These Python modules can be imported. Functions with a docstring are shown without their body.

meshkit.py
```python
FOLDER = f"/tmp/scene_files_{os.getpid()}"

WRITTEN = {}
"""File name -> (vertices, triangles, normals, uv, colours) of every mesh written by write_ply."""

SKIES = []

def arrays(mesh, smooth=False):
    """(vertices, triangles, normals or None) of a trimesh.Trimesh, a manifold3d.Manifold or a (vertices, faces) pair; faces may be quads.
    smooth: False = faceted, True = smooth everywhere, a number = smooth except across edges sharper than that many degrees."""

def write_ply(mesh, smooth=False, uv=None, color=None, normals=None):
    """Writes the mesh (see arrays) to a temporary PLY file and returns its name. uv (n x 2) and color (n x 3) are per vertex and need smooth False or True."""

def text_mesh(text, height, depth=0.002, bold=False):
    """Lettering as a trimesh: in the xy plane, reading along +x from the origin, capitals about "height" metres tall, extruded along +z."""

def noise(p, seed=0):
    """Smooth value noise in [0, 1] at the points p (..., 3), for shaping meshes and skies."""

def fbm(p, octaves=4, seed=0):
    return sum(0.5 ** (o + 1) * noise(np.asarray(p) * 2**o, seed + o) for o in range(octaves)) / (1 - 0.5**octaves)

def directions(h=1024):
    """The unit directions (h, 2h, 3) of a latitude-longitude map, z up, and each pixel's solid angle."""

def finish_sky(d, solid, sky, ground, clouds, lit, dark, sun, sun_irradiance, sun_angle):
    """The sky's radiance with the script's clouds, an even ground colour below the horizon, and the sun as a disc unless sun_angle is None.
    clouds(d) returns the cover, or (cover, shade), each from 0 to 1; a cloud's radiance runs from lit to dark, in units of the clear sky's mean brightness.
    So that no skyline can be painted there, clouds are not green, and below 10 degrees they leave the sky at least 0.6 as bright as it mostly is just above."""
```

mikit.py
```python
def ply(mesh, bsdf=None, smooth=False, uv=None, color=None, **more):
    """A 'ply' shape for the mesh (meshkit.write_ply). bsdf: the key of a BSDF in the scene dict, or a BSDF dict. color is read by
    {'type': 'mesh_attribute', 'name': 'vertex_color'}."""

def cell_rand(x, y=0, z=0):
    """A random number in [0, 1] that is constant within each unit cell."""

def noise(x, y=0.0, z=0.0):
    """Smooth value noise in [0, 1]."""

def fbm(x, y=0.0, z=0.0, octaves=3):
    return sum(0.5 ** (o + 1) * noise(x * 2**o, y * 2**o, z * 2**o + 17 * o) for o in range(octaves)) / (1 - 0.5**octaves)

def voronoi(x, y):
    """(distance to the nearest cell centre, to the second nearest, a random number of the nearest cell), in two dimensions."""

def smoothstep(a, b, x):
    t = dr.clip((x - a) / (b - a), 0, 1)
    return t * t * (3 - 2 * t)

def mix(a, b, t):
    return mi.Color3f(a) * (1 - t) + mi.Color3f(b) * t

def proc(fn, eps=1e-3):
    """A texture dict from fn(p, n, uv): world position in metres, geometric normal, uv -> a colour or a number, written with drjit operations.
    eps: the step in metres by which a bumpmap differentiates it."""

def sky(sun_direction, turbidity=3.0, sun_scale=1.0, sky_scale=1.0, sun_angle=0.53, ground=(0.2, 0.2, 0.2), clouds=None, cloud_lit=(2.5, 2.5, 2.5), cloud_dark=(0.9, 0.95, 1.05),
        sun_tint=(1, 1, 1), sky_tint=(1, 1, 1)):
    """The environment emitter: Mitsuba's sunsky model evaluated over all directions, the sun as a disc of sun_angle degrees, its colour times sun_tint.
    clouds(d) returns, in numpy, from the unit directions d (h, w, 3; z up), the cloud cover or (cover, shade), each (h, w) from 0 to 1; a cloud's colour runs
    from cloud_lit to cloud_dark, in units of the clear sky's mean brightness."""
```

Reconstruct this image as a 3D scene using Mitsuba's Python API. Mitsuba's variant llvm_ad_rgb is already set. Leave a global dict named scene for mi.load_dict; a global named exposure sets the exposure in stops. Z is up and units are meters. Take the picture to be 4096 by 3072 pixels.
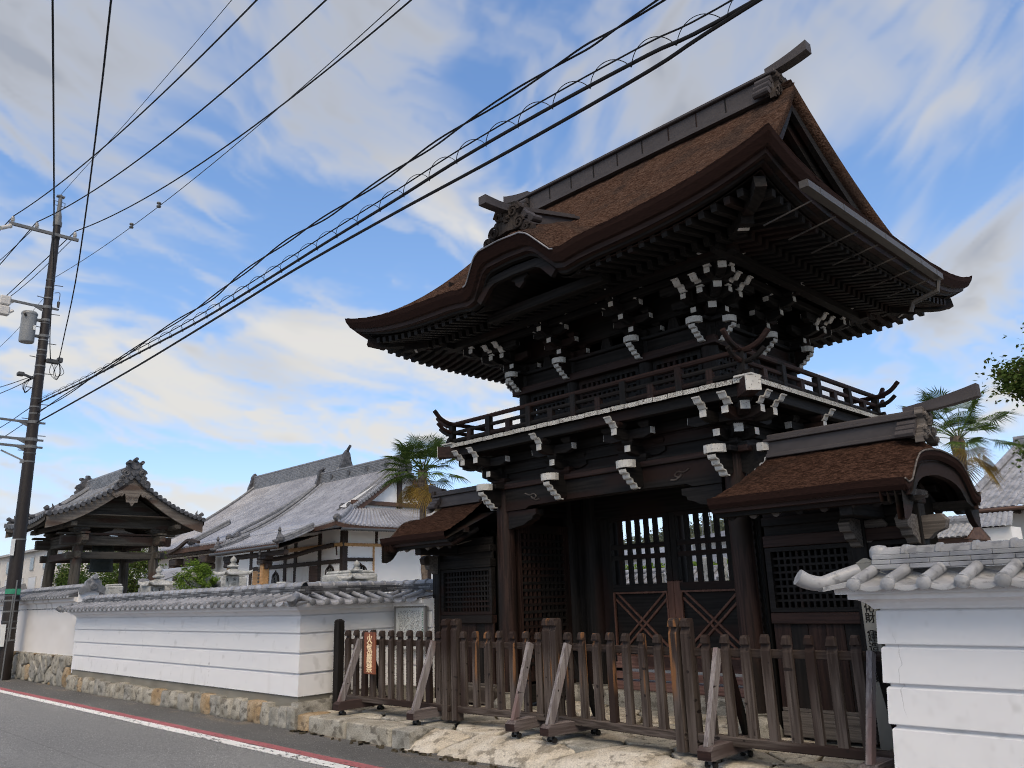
import math, random
import numpy as np, trimesh, mitsuba as mi, mikit, meshkit
import drjit as dr
from mikit import noise, fbm, smoothstep, mix, voronoi, cell_rand
from shapely.geometry import Polygon, Point, box as sbox
from shapely import affinity
T = mi.ScalarTransform4f
rng = np.random.default_rng(7)
random.seed(7)
scene, labels = {}, {}
A = np.array

# ------------------------------------------------------------------ camera, sky, exposure
exposure = 2.7
CAM = A([0.0, 0.0, 1.6])
MW = A([[0.698469693913481, 0.7149864418448209, -0.030569178309053823],
        [-0.20146617525474336, 0.1554647700062474, -0.9670791516288259],
        [-0.6866960513303052, 0.6816341344629003, 0.2526330141180674]])
scene['camera'] = {'type': 'perspective', 'fov_axis': 'x', 'fov': math.degrees(2 * math.atan(2048 / 3240.12)), 'near_clip': 0.1, 'far_clip': 4000.0,
                   'to_world': T().look_at(origin=CAM.tolist(), target=(CAM + MW[2]).tolist(), up=(-MW[1]).tolist())}


def sky_clouds(d):
    el = np.degrees(np.arcsin(np.clip(d[..., 2], 0.001, 1)))
    az = np.degrees(np.arctan2(d[..., 1], d[..., 0]))
    zz = d[..., 2] + 0.16
    q = np.stack([d[..., 0] / zz, d[..., 1] / zz, 0 * zz + 3.1], -1)
    ang = math.radians(118)
    e1 = A([math.cos(ang), math.sin(ang)]); e2 = A([-e1[1], e1[0]])
    s1 = q[..., 0] * e1[0] + q[..., 1] * e1[1]; s2 = q[..., 0] * e2[0] + q[..., 1] * e2[1]
    w = meshkit.fbm(np.stack([q[..., 0] * .8, q[..., 1] * .8, 0 * zz + 9.3], -1), 3, 11) - .5
    big = meshkit.fbm(np.stack([s1 * .55 + w * 1.0, s2 * 1.15 + w * .7, 0 * zz + 1.7], -1), 3, 3)
    mid = meshkit.fbm(np.stack([s1 * 2.4 + w * 3.4, s2 * 3.9 + w * 2.6, 0 * zz + 5.2], -1), 6, 21)
    w2 = mid - .5
    fine = meshkit.fbm(np.stack([s1 * 9 + w * 9 + w2 * 7, s2 * 21 + w * 7 - w2 * 9, 0 * zz + 2.2], -1), 5, 33)
    v = .34 * big + .44 * mid + .28 * fine - .02
    v = v + CLOUD_BIAS
    for a0, e0, sa, se, g in CLOUD_SHAPES:
        da = (az - a0 + 180) % 360 - 180
        v = v + g * np.exp(-((da * np.cos(np.radians(el)) / sa) ** 2 + ((el - e0) / se) ** 2))
    c = np.clip((v - .385) / .25, 0, 1); cover = c * c * (3 - 2 * c)
    low = np.clip(el / 7, 0, 1)
    cover = np.maximum(cover * (.35 + .65 * low), .62 * np.clip(1 - el / 10, 0, 1) ** 1.3)
    sh = meshkit.fbm(np.stack([s1 * 1.1 + 4 + w * 2, s2 * 2.4 + w * 2, 0 * zz + 7.7], -1), 4, 5)
    k = np.clip((el - 8) / 28, 0, 1)
    shade = np.clip((sh - .40 + .26 * (k - .4)) / .24, 0, 1) * np.clip((v - .45) / .2, 0, 1)
    return cover * .96, shade


# broad banks of cloud and gaps between them (azimuth, elevation, widths, strength)
CLOUD_BIAS = -0.012
CLOUD_SHAPES = [(149, 25, 6.5, 3.2, -.13), (159.5, 20, 4.5, 2.6, -.12), (166, 24, 4, 3.5, -.07), (161, 30.5, 5, 2.2, -.07), (155, 16.8, 3.5, 1.3, -.09), (163, 8.5, 9, 1.8, -.10), (147, 8, 9, 1.6, -.08), (128, 30.5, 5, 3, -.05), (106, 24, 6, 2.4, -.05), (112, 14.5, 4, 2, -.08),
                (148, 36.5, 8, 4, .06), (141, 30.5, 4.5, 3.5, .10), (138.5, 26.5, 3.5, 3, .08), (148, 17.8, 4.5, 1.6, .11), (140.5, 15.3, 5, 2.0, .10), (166, 14.4, 4, 1.8, .08), (159, 12.2, 5, .9, .07), (152.5, 11.0, 3.5, .6, .12), (163, 10.3, 4, .55, .12), (107, 30, 5, 3, .10), (104, 19.5, 5, 2.5, .09), (119, 34, 7, 4, .07), (128, 38, 7, 4, .05), (103, 33, 6, 5, .06)]
SUN = A([0.50, -0.50, 0.80])
scene['sky'] = mikit.sky(SUN, turbidity=3.0, sun_scale=0.27, sun_angle=42, sky_scale=1.0, clouds=sky_clouds,
                         cloud_lit=(1.52, 1.48, 1.40), cloud_dark=(.74, .80, .93), sky_tint=(.86, .86, .88))


# ------------------------------------------------------------------ materials
def bsdf(name, tex, rough=None, spec=0.5, bump=None, bscale=0.0, metallic=0.0, **kw):
    t = mikit.proc(tex) if callable(tex) else {'type': 'rgb', 'value': list(tex)}
    if rough is None:
        b = {'type': 'diffuse', 'reflectance': t}
    else:
        b = {'type': 'principled', 'base_color': t, 'roughness': rough, 'specular': spec, 'metallic': metallic, **kw}
    if bump is not None:
        b = {'type': 'bumpmap', 'arbitrary': mikit.proc(bump, 4e-3), 'scale': bscale, 'bsdf': b}
    scene[name] = {'type': 'twosided', 'bsdf': b}


def wood(c1, c2, ax, c3=None, f=46.0, along=2.4, c3lo=.55, c3hi=.78):
    s = [f, f, f]; s[ax] = along
    s3 = [5.0, 5.0, 5.0]; s3[ax] = 1.1
    def fn(p, n, uv):
        g = fbm(p.x * s[0], p.y * s[1], p.z * s[2], octaves=3)
        col = mix(c1, c2, smoothstep(.25, .75, g))
        if c3 is not None:
            m = noise(p.x * s3[0] + 7.3, p.y * s3[1] + 1.9, p.z * s3[2] + 4.4)
            col = mix(col, c3, smoothstep(c3lo, c3hi, m))
        return col
    return fn


DK1, DK2, DKR = (.0055, .0046, .0043), (.0145, .0122, .0112), (.018, .0085, .0066)
for ax, nm in enumerate('xyz'):
    bsdf('wood_dark_' + nm, wood(DK1, DK2, ax, DKR), rough=.7, spec=.25)
bsdf('wood_red_z', wood((.013, .0065, .0055), (.038, .020, .0155), 2, (.013, .0085, .007), f=60), rough=.65, spec=.25)
bsdf('wood_red_x', wood((.019, .0095, .008), (.038, .0195, .0155), 0, (.012, .009, .008)), rough=.65, spec=.25)
bsdf('wood_carved', wood((.030, .023, .020), (.062, .050, .043), 2, (.020, .015, .013), f=30), rough=.8, spec=.2)
bsdf('wood_trim', wood((.10, .048, .034), (.15, .075, .055), 2, f=30), rough=.6, spec=.25)
bsdf('wood_sill', wood((.14, .075, .065), (.22, .13, .11), 0, (.05, .03, .027)), rough=.7, spec=.2)


def fence_wood(ax, light):
    base = wood((.044, .034, .029), (.110, .090, .080), ax, (.032, .021, .018), f=70, along=2.6) if not light else \
        wood((.15, .13, .13), (.27, .245, .24), ax, (.17, .12, .115), f=70, along=2.2)
    def fn(p, n, uv):
        col = base(p, n, uv)
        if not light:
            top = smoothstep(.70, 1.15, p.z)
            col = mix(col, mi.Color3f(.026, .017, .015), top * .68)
            if ax == 2:
                w = noise(p.x * 26.0, p.y * 20, p.z * 1.4 + 3) * smoothstep(-7.9, -7.2, p.x) * smoothstep(-3.9, -4.6, p.x)
                col = mix(col, mi.Color3f(.19, .092, .043), smoothstep(.63, .73, w) * smoothstep(.62, .82, p.z) * smoothstep(.3, .6, noise(p.x * 90, p.y * 90, p.z * 5) + .25))
        kn = noise(p.x * 21 + 3, p.y * 21, p.z * 21)
        return mix(col, mi.Color3f(.022, .017, .016), smoothstep(.86, .9, kn))
    return fn


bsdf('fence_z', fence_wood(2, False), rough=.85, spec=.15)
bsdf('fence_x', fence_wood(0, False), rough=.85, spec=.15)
bsdf('fence_light_z', fence_wood(2, True), rough=.85, spec=.15)
bsdf('fence_light_y', wood((.085, .07, .068), (.17, .145, .14), 1, (.05, .034, .032), f=60), rough=.85, spec=.15)
bsdf('wood_weathered', wood((.075, .066, .060), (.17, .15, .135), 0, (.05, .04, .036), f=55), rough=.85, spec=.15)


def old_white(p, n, uv):
    cr = fbm(p.x * 60, p.y * 60, p.z * 60, octaves=3)
    st = fbm(p.x * 9, p.y * 9, p.z * 9, octaves=2)
    c = mix((.44, .425, .39), (.70, .685, .65), st)
    return mix(c, mi.Color3f(.10, .085, .075), smoothstep(.66, .76, cr) * .7)


def crackle_white(p, n, uv):
    f1, f2, r = voronoi(p.x * 42 + p.y * 42, p.z * 60)
    c = mix((.55, .53, .47), (.74, .72, .66), noise(p.x * 11, p.y * 11, p.z * 11))
    return mix(mi.Color3f(.12, .10, .09), c, smoothstep(.05, .22, f2 - f1))


bsdf('white_paint', old_white)
bsdf('white_crackle', crackle_white)


def thatch(c1, c2, c3):
    def fn(p, n, uv):
        a = fbm(p.x * 26, p.y * 70, p.z * 70, octaves=3)
        b = fbm(p.x * 2.3, p.y * 2.3, p.z * 2.3, octaves=3)
        d = noise(p.x * 95, p.y * 120, p.z * 120)
        c = mix(c1, c2, smoothstep(.3, .72, a))
        c = mix(c, mi.Color3f(c3), smoothstep(.50, .74, b) * .5)
        return c * (0.45 + 1.1 * d)
    return fn


def thatch_bump(p, n, uv):
    return fbm(p.x * 24, p.y * 60, p.z * 60, octaves=3)


bsdf('thatch', thatch((.036, .019, .013), (.100, .062, .046), (.030, .025, .023)), bump=thatch_bump, bscale=.008)
bsdf('thatch_wing', thatch((.024, .013, .0095), (.066, .036, .026), (.020, .015, .013)), bump=thatch_bump, bscale=.008)
bsdf('thatch_edge', lambda p, n, uv: mix((.011, .0058, .0048), (.032, .0155, .0122), fbm(p.x * 30, p.y * 30, p.z * 140, octaves=3)), rough=.9, spec=.1)
bsdf('ridge_board', lambda p, n, uv: mix((.048, .041, .041), (.080, .070, .070), fbm(p.x * 6, p.y * 6, p.z * 14, octaves=3)), rough=.6, spec=.3)


def plaster(p, n, uv):
    st = fbm(p.x * 1.3, p.y * 1.3, p.z * 3.5, octaves=4)
    sp = fbm(p.x * 9, p.y * 9, p.z * 6, octaves=3)
    run = fbm(p.x * 7.0, p.y * 7.0, p.z * .5, octaves=3)
    c = mix((.74, .74, .755), (.82, .815, .81), st)
    c = mix(c, mi.Color3f(.56, .55, .54), smoothstep(.60, .86, sp) * .55)
    c = mix(c, mi.Color3f(.60, .58, .55), smoothstep(.58, .82, run) * smoothstep(1.0, .35, p.z) * .45)
    cr = dr.abs(noise(p.x * 1.5, p.y * 1.5, 4.0) - .5 + .06 * (fbm(p.x * 14, p.z * 14, p.y * 14, octaves=2) - .5))
    c = mix(c, mi.Color3f(.36, .35, .34), smoothstep(.003, .001, cr) * .5 * smoothstep(.60, .72, noise(p.x * 1.1 + 5, p.y, p.z * 2.0)))
    return c


bsdf('plaster', plaster)
bsdf('plaster_old', lambda p, n, uv: mix(mix((.66, .63, .60), (.78, .76, .74), fbm(p.x * 1.5, p.y, p.z * 2.5, octaves=4)), (.42, .40, .38), smoothstep(.55, .8, fbm(p.x * 5, p.y, p.z * .6, octaves=3)) * smoothstep(1.45, 1.85, p.z)))
bsdf('mortar', lambda p, n, uv: mix((.19, .175, .145), (.30, .285, .245), fbm(p.x * 3, p.y * 3, p.z * 9, octaves=4)))


def granite(c1, c2, c3, moss=.0):
    def fn(p, n, uv):
        a = fbm(p.x * 6, p.y * 6, p.z * 6, octaves=4)
        g = noise(p.x * 130, p.y * 130, p.z * 130)
        l = fbm(p.x * 13 + 3, p.y * 13, p.z * 13, octaves=4)
        c = mix(c1, c2, smoothstep(.3, .7, a))
        c = mix(c, mi.Color3f(c3), smoothstep(.54, .70, l) * .8)
        return c * (.68 + .64 * g)
    return fn


def rough_bump(p, n, uv):
    return fbm(p.x * 22, p.y * 22, p.z * 22, octaves=4)


bsdf('stone_beige', granite((.31, .285, .235), (.42, .395, .34), (.14, .126, .105)), bump=rough_bump, bscale=.009)
bsdf('stone_grey', granite((.25, .24, .21), (.37, .355, .32), (.13, .122, .105)), bump=rough_bump, bscale=.009)
bsdf('stone_rust', granite((.33, .235, .14), (.43, .34, .235), (.15, .115, .08)), bump=rough_bump, bscale=.009)
bsdf('pave_pale', granite((.42, .39, .33), (.56, .53, .46), (.13, .12, .10)), bump=rough_bump, bscale=.006)
bsdf('pave_tan', granite((.42, .375, .30), (.54, .50, .43), (.15, .135, .115)), bump=rough_bump, bscale=.006)
bsdf('pave_orange', granite((.46, .405, .32), (.57, .525, .45), (.20, .175, .14)), bump=rough_bump, bscale=.006)
bsdf('joint_dirt', lambda p, n, uv: mix((.045, .038, .028), (.10, .085, .06), fbm(p.x * 20, p.y * 20, p.z * 20, octaves=3)))
bsdf('grave_stone', granite((.36, .36, .34), (.50, .50, .48), (.22, .225, .21)))


def asphalt(p, n, uv):
    g = noise(p.x * 110, p.y * 110, 1.0)
    g2 = noise(p.x * 60, p.y * 60, 5.0)
    b = fbm(p.x * .5, p.y * 1.4, 2.0, octaves=4)
    c = mix((.135, .137, .138), (.175, .176, .175), b)
    edge = smoothstep(4.95, 5.2, p.y)
    c = mix(c, mi.Color3f(.062, .061, .060) * (.8 + .5 * b), edge * .8)
    c = mix(c, mi.Color3f(.15, .125, .095), smoothstep(.54, .72, fbm(p.x * 2.3, p.y * 6, 8.0, octaves=4)) * smoothstep(5.45, 5.8, p.y) * .7)
    pt = smoothstep(.50, .56, fbm(p.x * .16 + 3, p.y * .55, 4.0, octaves=3))
    seam = smoothstep(.010, .004, dr.abs(p.y - 3.35 + .05 * (noise(p.x * .7, 2.0, 1.0) - .5)))
    c = c * (.93 + .10 * pt) * (1 - .35 * seam)
    return c * (.48 + .66 * g + .40 * g2) + mi.Color3f(.20) * smoothstep(.91, .96, g)


bsdf('asphalt', asphalt, rough=.9, spec=.25)


def road_paint(c, wear, thr):
    def fn(p, n, uv):
        x = p.x + p.y * .6
        w = fbm(x * 16, p.y * 34, 3.0, octaves=3)
        lim = thr - .07 * smoothstep(-16, -9, p.x)
        m = smoothstep(lim, lim + .05, w)
        return mix(mi.Color3f(c) * (.88 + .2 * fbm(p.x * 4, p.y * 9, 1, octaves=3)), mi.Color3f(wear), m)
    return fn


bsdf('paint_white', road_paint((.80, .80, .78), (.13, .13, .13), .70))
bsdf('paint_red', road_paint((.40, .15, .16), (.20, .12, .12), .76))


def tile(c1, c2, c3, f=1.0):
    def fn(p, n, uv):
        a = fbm(p.x * 5 * f, p.y * 5 * f, p.z * 5 * f, octaves=3)
        b = fbm(p.x * 17 * f + 2, p.y * 17 * f, p.z * 17 * f, octaves=3)
        c = mix(c1, c2, smoothstep(.3, .7, a))
        return mix(c, mi.Color3f(c3), smoothstep(.56, .74, b) * .7)
    return fn


bsdf('tile_pale', tile((.215, .217, .222), (.31, .313, .322), (.12, .122, .127)), rough=.42, spec=.5)
bsdf('tile_mid', tile((.19, .195, .21), (.30, .305, .33), (.105, .107, .115)), rough=.42, spec=.5)
bsdf('tile_slate', tile((.135, .14, .15), (.20, .205, .22), (.075, .078, .083)), rough=.45, spec=.5)
bsdf('tile_dark', tile((.050, .051, .056), (.105, .105, .112), (.03, .03, .033)), rough=.5, spec=.4)
bsdf('tile_hall', tile((.22, .226, .255), (.30, .308, .34), (.165, .17, .19), .25), rough=.4, spec=.5)
bsdf('pole_steel', lambda p, n, uv: mix((.013, .0095, .0085), (.024, .0175, .0155), fbm(p.x * 4, p.y * 4, p.z * 1.2, octaves=4)), rough=.5, spec=.4)
bsdf('galvanised', lambda p, n, uv: mix((.09, .095, .10), (.16, .165, .17), fbm(p.x * 8, p.y * 8, p.z * 8, octaves=3)), rough=.5, spec=.5)
bsdf('steel_dark', (.055, .057, .06), rough=.5)
bsdf('cable_black', (.010, .010, .011), rough=.6, spec=.3)
bsdf('rubber', (.012, .012, .012), rough=.7, spec=.3)
bsdf('transformer_grey', lambda p, n, uv: mix((.17, .18, .19), (.23, .24, .25), fbm(p.x * 3, p.y * 3, p.z * 2, octaves=3)), rough=.4)
bsdf('porcelain', (.55, .53, .50), rough=.25)
bsdf('green_tape', (.03, .22, .13), rough=.6)
bsdf('sheet_white', (.66, .68, .68), rough=.5)
bsdf('bell_bronze', lambda p, n, uv: mix((.016, .022, .019), (.032, .042, .036), fbm(p.x * 5, p.y * 5, p.z * 9, octaves=3)), rough=.55, metallic=.3)
for ax, nm in enumerate('xyz'):
    bsdf('tower_wood_' + nm, wood((.050, .044, .037), (.098, .088, .074), ax, (.065, .042, .034), f=22, along=1.5), rough=.8, spec=.2)
bsdf('tower_board', wood((.12, .10, .085), (.20, .175, .15), 1, (.10, .07, .055), f=22), rough=.8, spec=.2)
bsdf('hall_wood', wood((.022, .014, .011), (.045, .030, .024), 0, f=14), rough=.7)
bsdf('hall_eave', wood((.065, .036, .026), (.11, .06, .042), 0, f=14), rough=.7)
bsdf('new_wood', wood((.42, .23, .09), (.55, .32, .14), 0, f=12), rough=.6)
bsdf('hall_white', lambda p, n, uv: mix((.84, .835, .825), (.90, .895, .885), fbm(p.x, p.y, p.z, octaves=3)))
bsdf('house_cream', lambda p, n, uv: mix((.58, .545, .50), (.68, .65, .61), fbm(p.x * .3, p.y * .3, p.z * .5, octaves=3)))
bsdf('house_white', (.70, .70, .69))
bsdf('house_grey', (.42, .42, .42))
bsdf('far_roof', lambda p, n, uv: mix((.085, .09, .10), (.14, .145, .155), noise(p.x * 2, p.y * 2, p.z * 8)), rough=.6)
bsdf('window_glass', (.10, .11, .12), rough=.15, spec=.7)
bsdf('shutter', (.50, .51, .53), rough=.5)
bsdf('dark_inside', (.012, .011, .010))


def foliage(c1, c2, c3):
    return lambda p, n, uv: mix(mix(c1, c2, fbm(p.x * 1.7, p.y * 1.7, p.z * 1.7, octaves=3)), c3, smoothstep(.6, .8, noise(p.x * 23, p.y * 23, p.z * 23)))


def leafmat(name, c1, c2, c3):
    scene[name] = {'type': 'principledthin', 'base_color': mikit.proc(foliage(c1, c2, c3)), 'roughness': .55, 'diff_trans': .55, 'spec_trans': 0.0}


leafmat('leaf_bush', (.075, .13, .022), (.16, .25, .045), (.24, .34, .07))
leafmat('leaf_tree', (.05, .085, .022), (.11, .16, .045), (.16, .15, .06))
leafmat('leaf_dark', (.025, .05, .016), (.06, .10, .028), (.10, .15, .04))
leafmat('palm_green', (.040, .075, .020), (.095, .145, .040), (.15, .20, .06))
leafmat('palm_old', (.26, .17, .05), (.36, .26, .08), (.20, .12, .04))
leafmat('leaf_hill', (.10, .12, .085), (.14, .16, .11), (.17, .165, .12))
bsdf('bark', lambda p, n, uv: mix((.055, .043, .034), (.16, .125, .10), fbm(p.x * 14, p.y * 14, p.z * 22, octaves=3)))
bsdf('palm_bark', lambda p, n, uv: mix((.045, .033, .025), (.22, .18, .15), fbm(p.x * 10, p.y * 10, p.z * 18, octaves=3)))
bsdf('gravel', lambda p, n, uv: mix((.20, .18, .15), (.33, .31, .27), noise(p.x * 30, p.y * 30, 1)))
bsdf('sign_wood', wood((.16, .045, .022), (.26, .085, .040), 2, (.10, .032, .018), f=40), rough=.45, spec=.4)
bsdf('sign_letter', (.85, .66, .42), rough=.6)
bsdf('plaque_white', lambda p, n, uv: mix((.50, .52, .51), (.60, .62, .61), noise(p.x * 3, p.y, p.z * 3)), rough=.5)
bsdf('plaque_frame', (.26, .255, .25), rough=.4, metallic=.4)
bsdf('ink', (.018, .018, .017))
bsdf('ink_green', (.03, .16, .08))
bsdf('post_board', lambda p, n, uv: mix((.19, .19, .175), (.27, .27, .25), fbm(p.x * 9, p.y * 9, p.z * 2, octaves=3)))
bsdf('copper_old', (.075, .066, .06), rough=.5, metallic=.2)
bsdf('cloud_white_edge', (.45, .43, .40))


# ------------------------------------------------------------------ helpers
def numbered(key):
    if key not in USED:
        USED.add(key); return key
    i = COUNT.get(key, 0) + 1
    while f'{key}_{i:03d}' in USED:
        i += 1
    COUNT[key] = i
    k = f'{key}_{i:03d}'; USED.add(k); return k


USED, COUNT = set(), {}


def thing(name, label=None, cat=None, group=None, kind=None):
    k = numbered(name); d = {}
    if label: d['label'] = label
    if cat: d['category'] = cat
    if group: d['group'] = group
    if kind: d['kind'] = kind
    labels[k] = d
    return k


def put(key, mesh, mat, smooth=False, **kw):
    if isinstance(mesh, list): mesh = cat(mesh)
    scene[key] = mikit.ply(mesh, mat, smooth=smooth, **kw); return key


def part(parent, name, mesh, mat, smooth=False, label=None, stuff=False, **kw):
    k = numbered(parent + '__' + name)
    put(k, mesh, mat, smooth, **kw)
    if label or stuff:
        labels[k] = {**({'label': label} if label else {}), **({'kind': 'stuff'} if stuff else {})}
    return k


def solo(name, mesh, mat, label, cat, group=None, kind=None, smooth=False):
    k = thing(name, label, cat, group, kind); put(k, mesh, mat, smooth); return k


def M(v, f):
    v = np.asarray(v, float); f = np.asarray(f, int)
    if f.shape[1] == 4: f = np.vstack([f[:, [0, 1, 2]], f[:, [0, 2, 3]]])
    return (v, f)


def cat(ms):
    vs, fs, n = [], [], 0
    for m in ms:
        if isinstance(m, list): m = cat(m)
        v, f = (m.vertices, m.faces) if hasattr(m, 'vertices') else m
        vs.append(np.asarray(v)); fs.append(np.asarray(f) + n); n += len(v)
    return (np.vstack(vs), np.vstack(fs))


BF = A([[0, 3, 2, 1], [4, 5, 6, 7], [0, 1, 5, 4], [1, 2, 6, 5], [2, 3, 7, 6], [3, 0, 4, 7]])


def hexa(p):  # 8 corners: bottom ring 0-3, top ring 4-7
    return M(p, BF)


def box(x0, x1, y0, y1, z0, z1):
    return hexa([[x0, y0, z0], [x1, y0, z0], [x1, y1, z0], [x0, y1, z0], [x0, y0, z1], [x1, y0, z1], [x1, y1, z1], [x0, y1, z1]])


def cbox(x0, x1, y0, y1, z0, z1, c=.008):
    """box with chamfered edges"""
    c = min(c, (x1 - x0) * .4, (y1 - y0) * .4, (z1 - z0) * .4)
    pts = []
    for sx, X in ((1, x0), (-1, x1)):
        for sy, Y in ((1, y0), (-1, y1)):
            for sz, Z in ((1, z0), (-1, z1)):
                pts += [[X, Y + sy * c, Z + sz * c], [X + sx * c, Y, Z + sz * c], [X + sx * c, Y + sy * c, Z]]
    h = trimesh.convex.convex_hull(A(pts))
    return (h.vertices.copy(), h.faces.copy())


def frame(d, up=(0, 0, 1)):
    d = A(d, float); d = d / np.linalg.norm(d)
    up = A(up, float)
    if abs(d @ up) > .98 * np.linalg.norm(up): up = A([0, 1., 0])
    r = np.cross(d, up); r /= np.linalg.norm(r)
    return d, r, np.cross(r, d)


def bar(p0, p1, w, h, up=(0, 0, 1), w1=None, h1=None):
    p0, p1 = A(p0, float), A(p1, float)
    d, r, u = frame(p1 - p0, up); w1 = w if w1 is None else w1; h1 = h if h1 is None else h1
    P = []
    for p, a, b in ((p0, w, h), (p1, w1, h1)):
        P += [p - r * a / 2 - u * b / 2, p + r * a / 2 - u * b / 2, p + r * a / 2 + u * b / 2, p - r * a / 2 + u * b / 2]
    return hexa(P)


def tube(pts, r, n=8, caps=True):
    pts = A(pts, float); k = len(pts)
    r = np.full(k, r, float) if np.isscalar(r) else A(r, float)
    tg = np.gradient(pts, axis=0); tg /= np.linalg.norm(tg, axis=1, keepdims=True) + 1e-12
    d, a, b = frame(tg[0]); V = []
    for i in range(k):
        a = a - tg[i] * (a @ tg[i]); a /= np.linalg.norm(a) + 1e-12; b = np.cross(tg[i], a)
        th = np.arange(n) * 2 * math.pi / n
        V.append(pts[i] + r[i] * (np.cos(th)[:, None] * a + np.sin(th)[:, None] * b))
    V = np.vstack(V); F = []
    i = np.arange(n); j = (i + 1) % n
    for q in range(k - 1):
        F.append(np.stack([q * n + i, q * n + j, (q + 1) * n + j, (q + 1) * n + i], 1))
    F = np.vstack(F); F = np.vstack([F[:, [0, 1, 2]], F[:, [0, 2, 3]]])
    if caps:
        V = np.vstack([V, pts[:1], pts[-1:]]); c0, c1 = k * n, k * n + 1
        F = np.vstack([F, np.stack([j, i, i * 0 + c0], 1), np.stack([(k - 1) * n + i, (k - 1) * n + j, i * 0 + c1], 1)])
    return (V, F)


def cyl(p0, p1, r0, r1=None, n=14):
    return tube([p0, p1], [r0, r0 if r1 is None else r1], n)


def lathe(prof, center=(0, 0, 0), n=20):
    prof = A(prof, float); th = np.arange(n) * 2 * math.pi / n
    V = np.stack([np.outer(prof[:, 0], np.cos(th)), np.outer(prof[:, 0], np.sin(th)), np.repeat(prof[:, 1:2], n, 1)], -1).reshape(-1, 3) + A(center)
    i = np.arange(n); j = (i + 1) % n
    F = np.vstack([np.stack([q * n + i, q * n + j, (q + 1) * n + j, (q + 1) * n + i], 1) for q in range(len(prof) - 1)])
    return M(V, F)


def grid(P):
    """P: (nu, nv, 3) -> quads"""
    nu, nv = P.shape[:2]; idx = np.arange(nu * nv).reshape(nu, nv)
    F = np.stack([idx[:-1, :-1], idx[1:, :-1], idx[1:, 1:], idx[:-1, 1:]], -1).reshape(-1, 4)
    return M(P.reshape(-1, 3), F)


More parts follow.
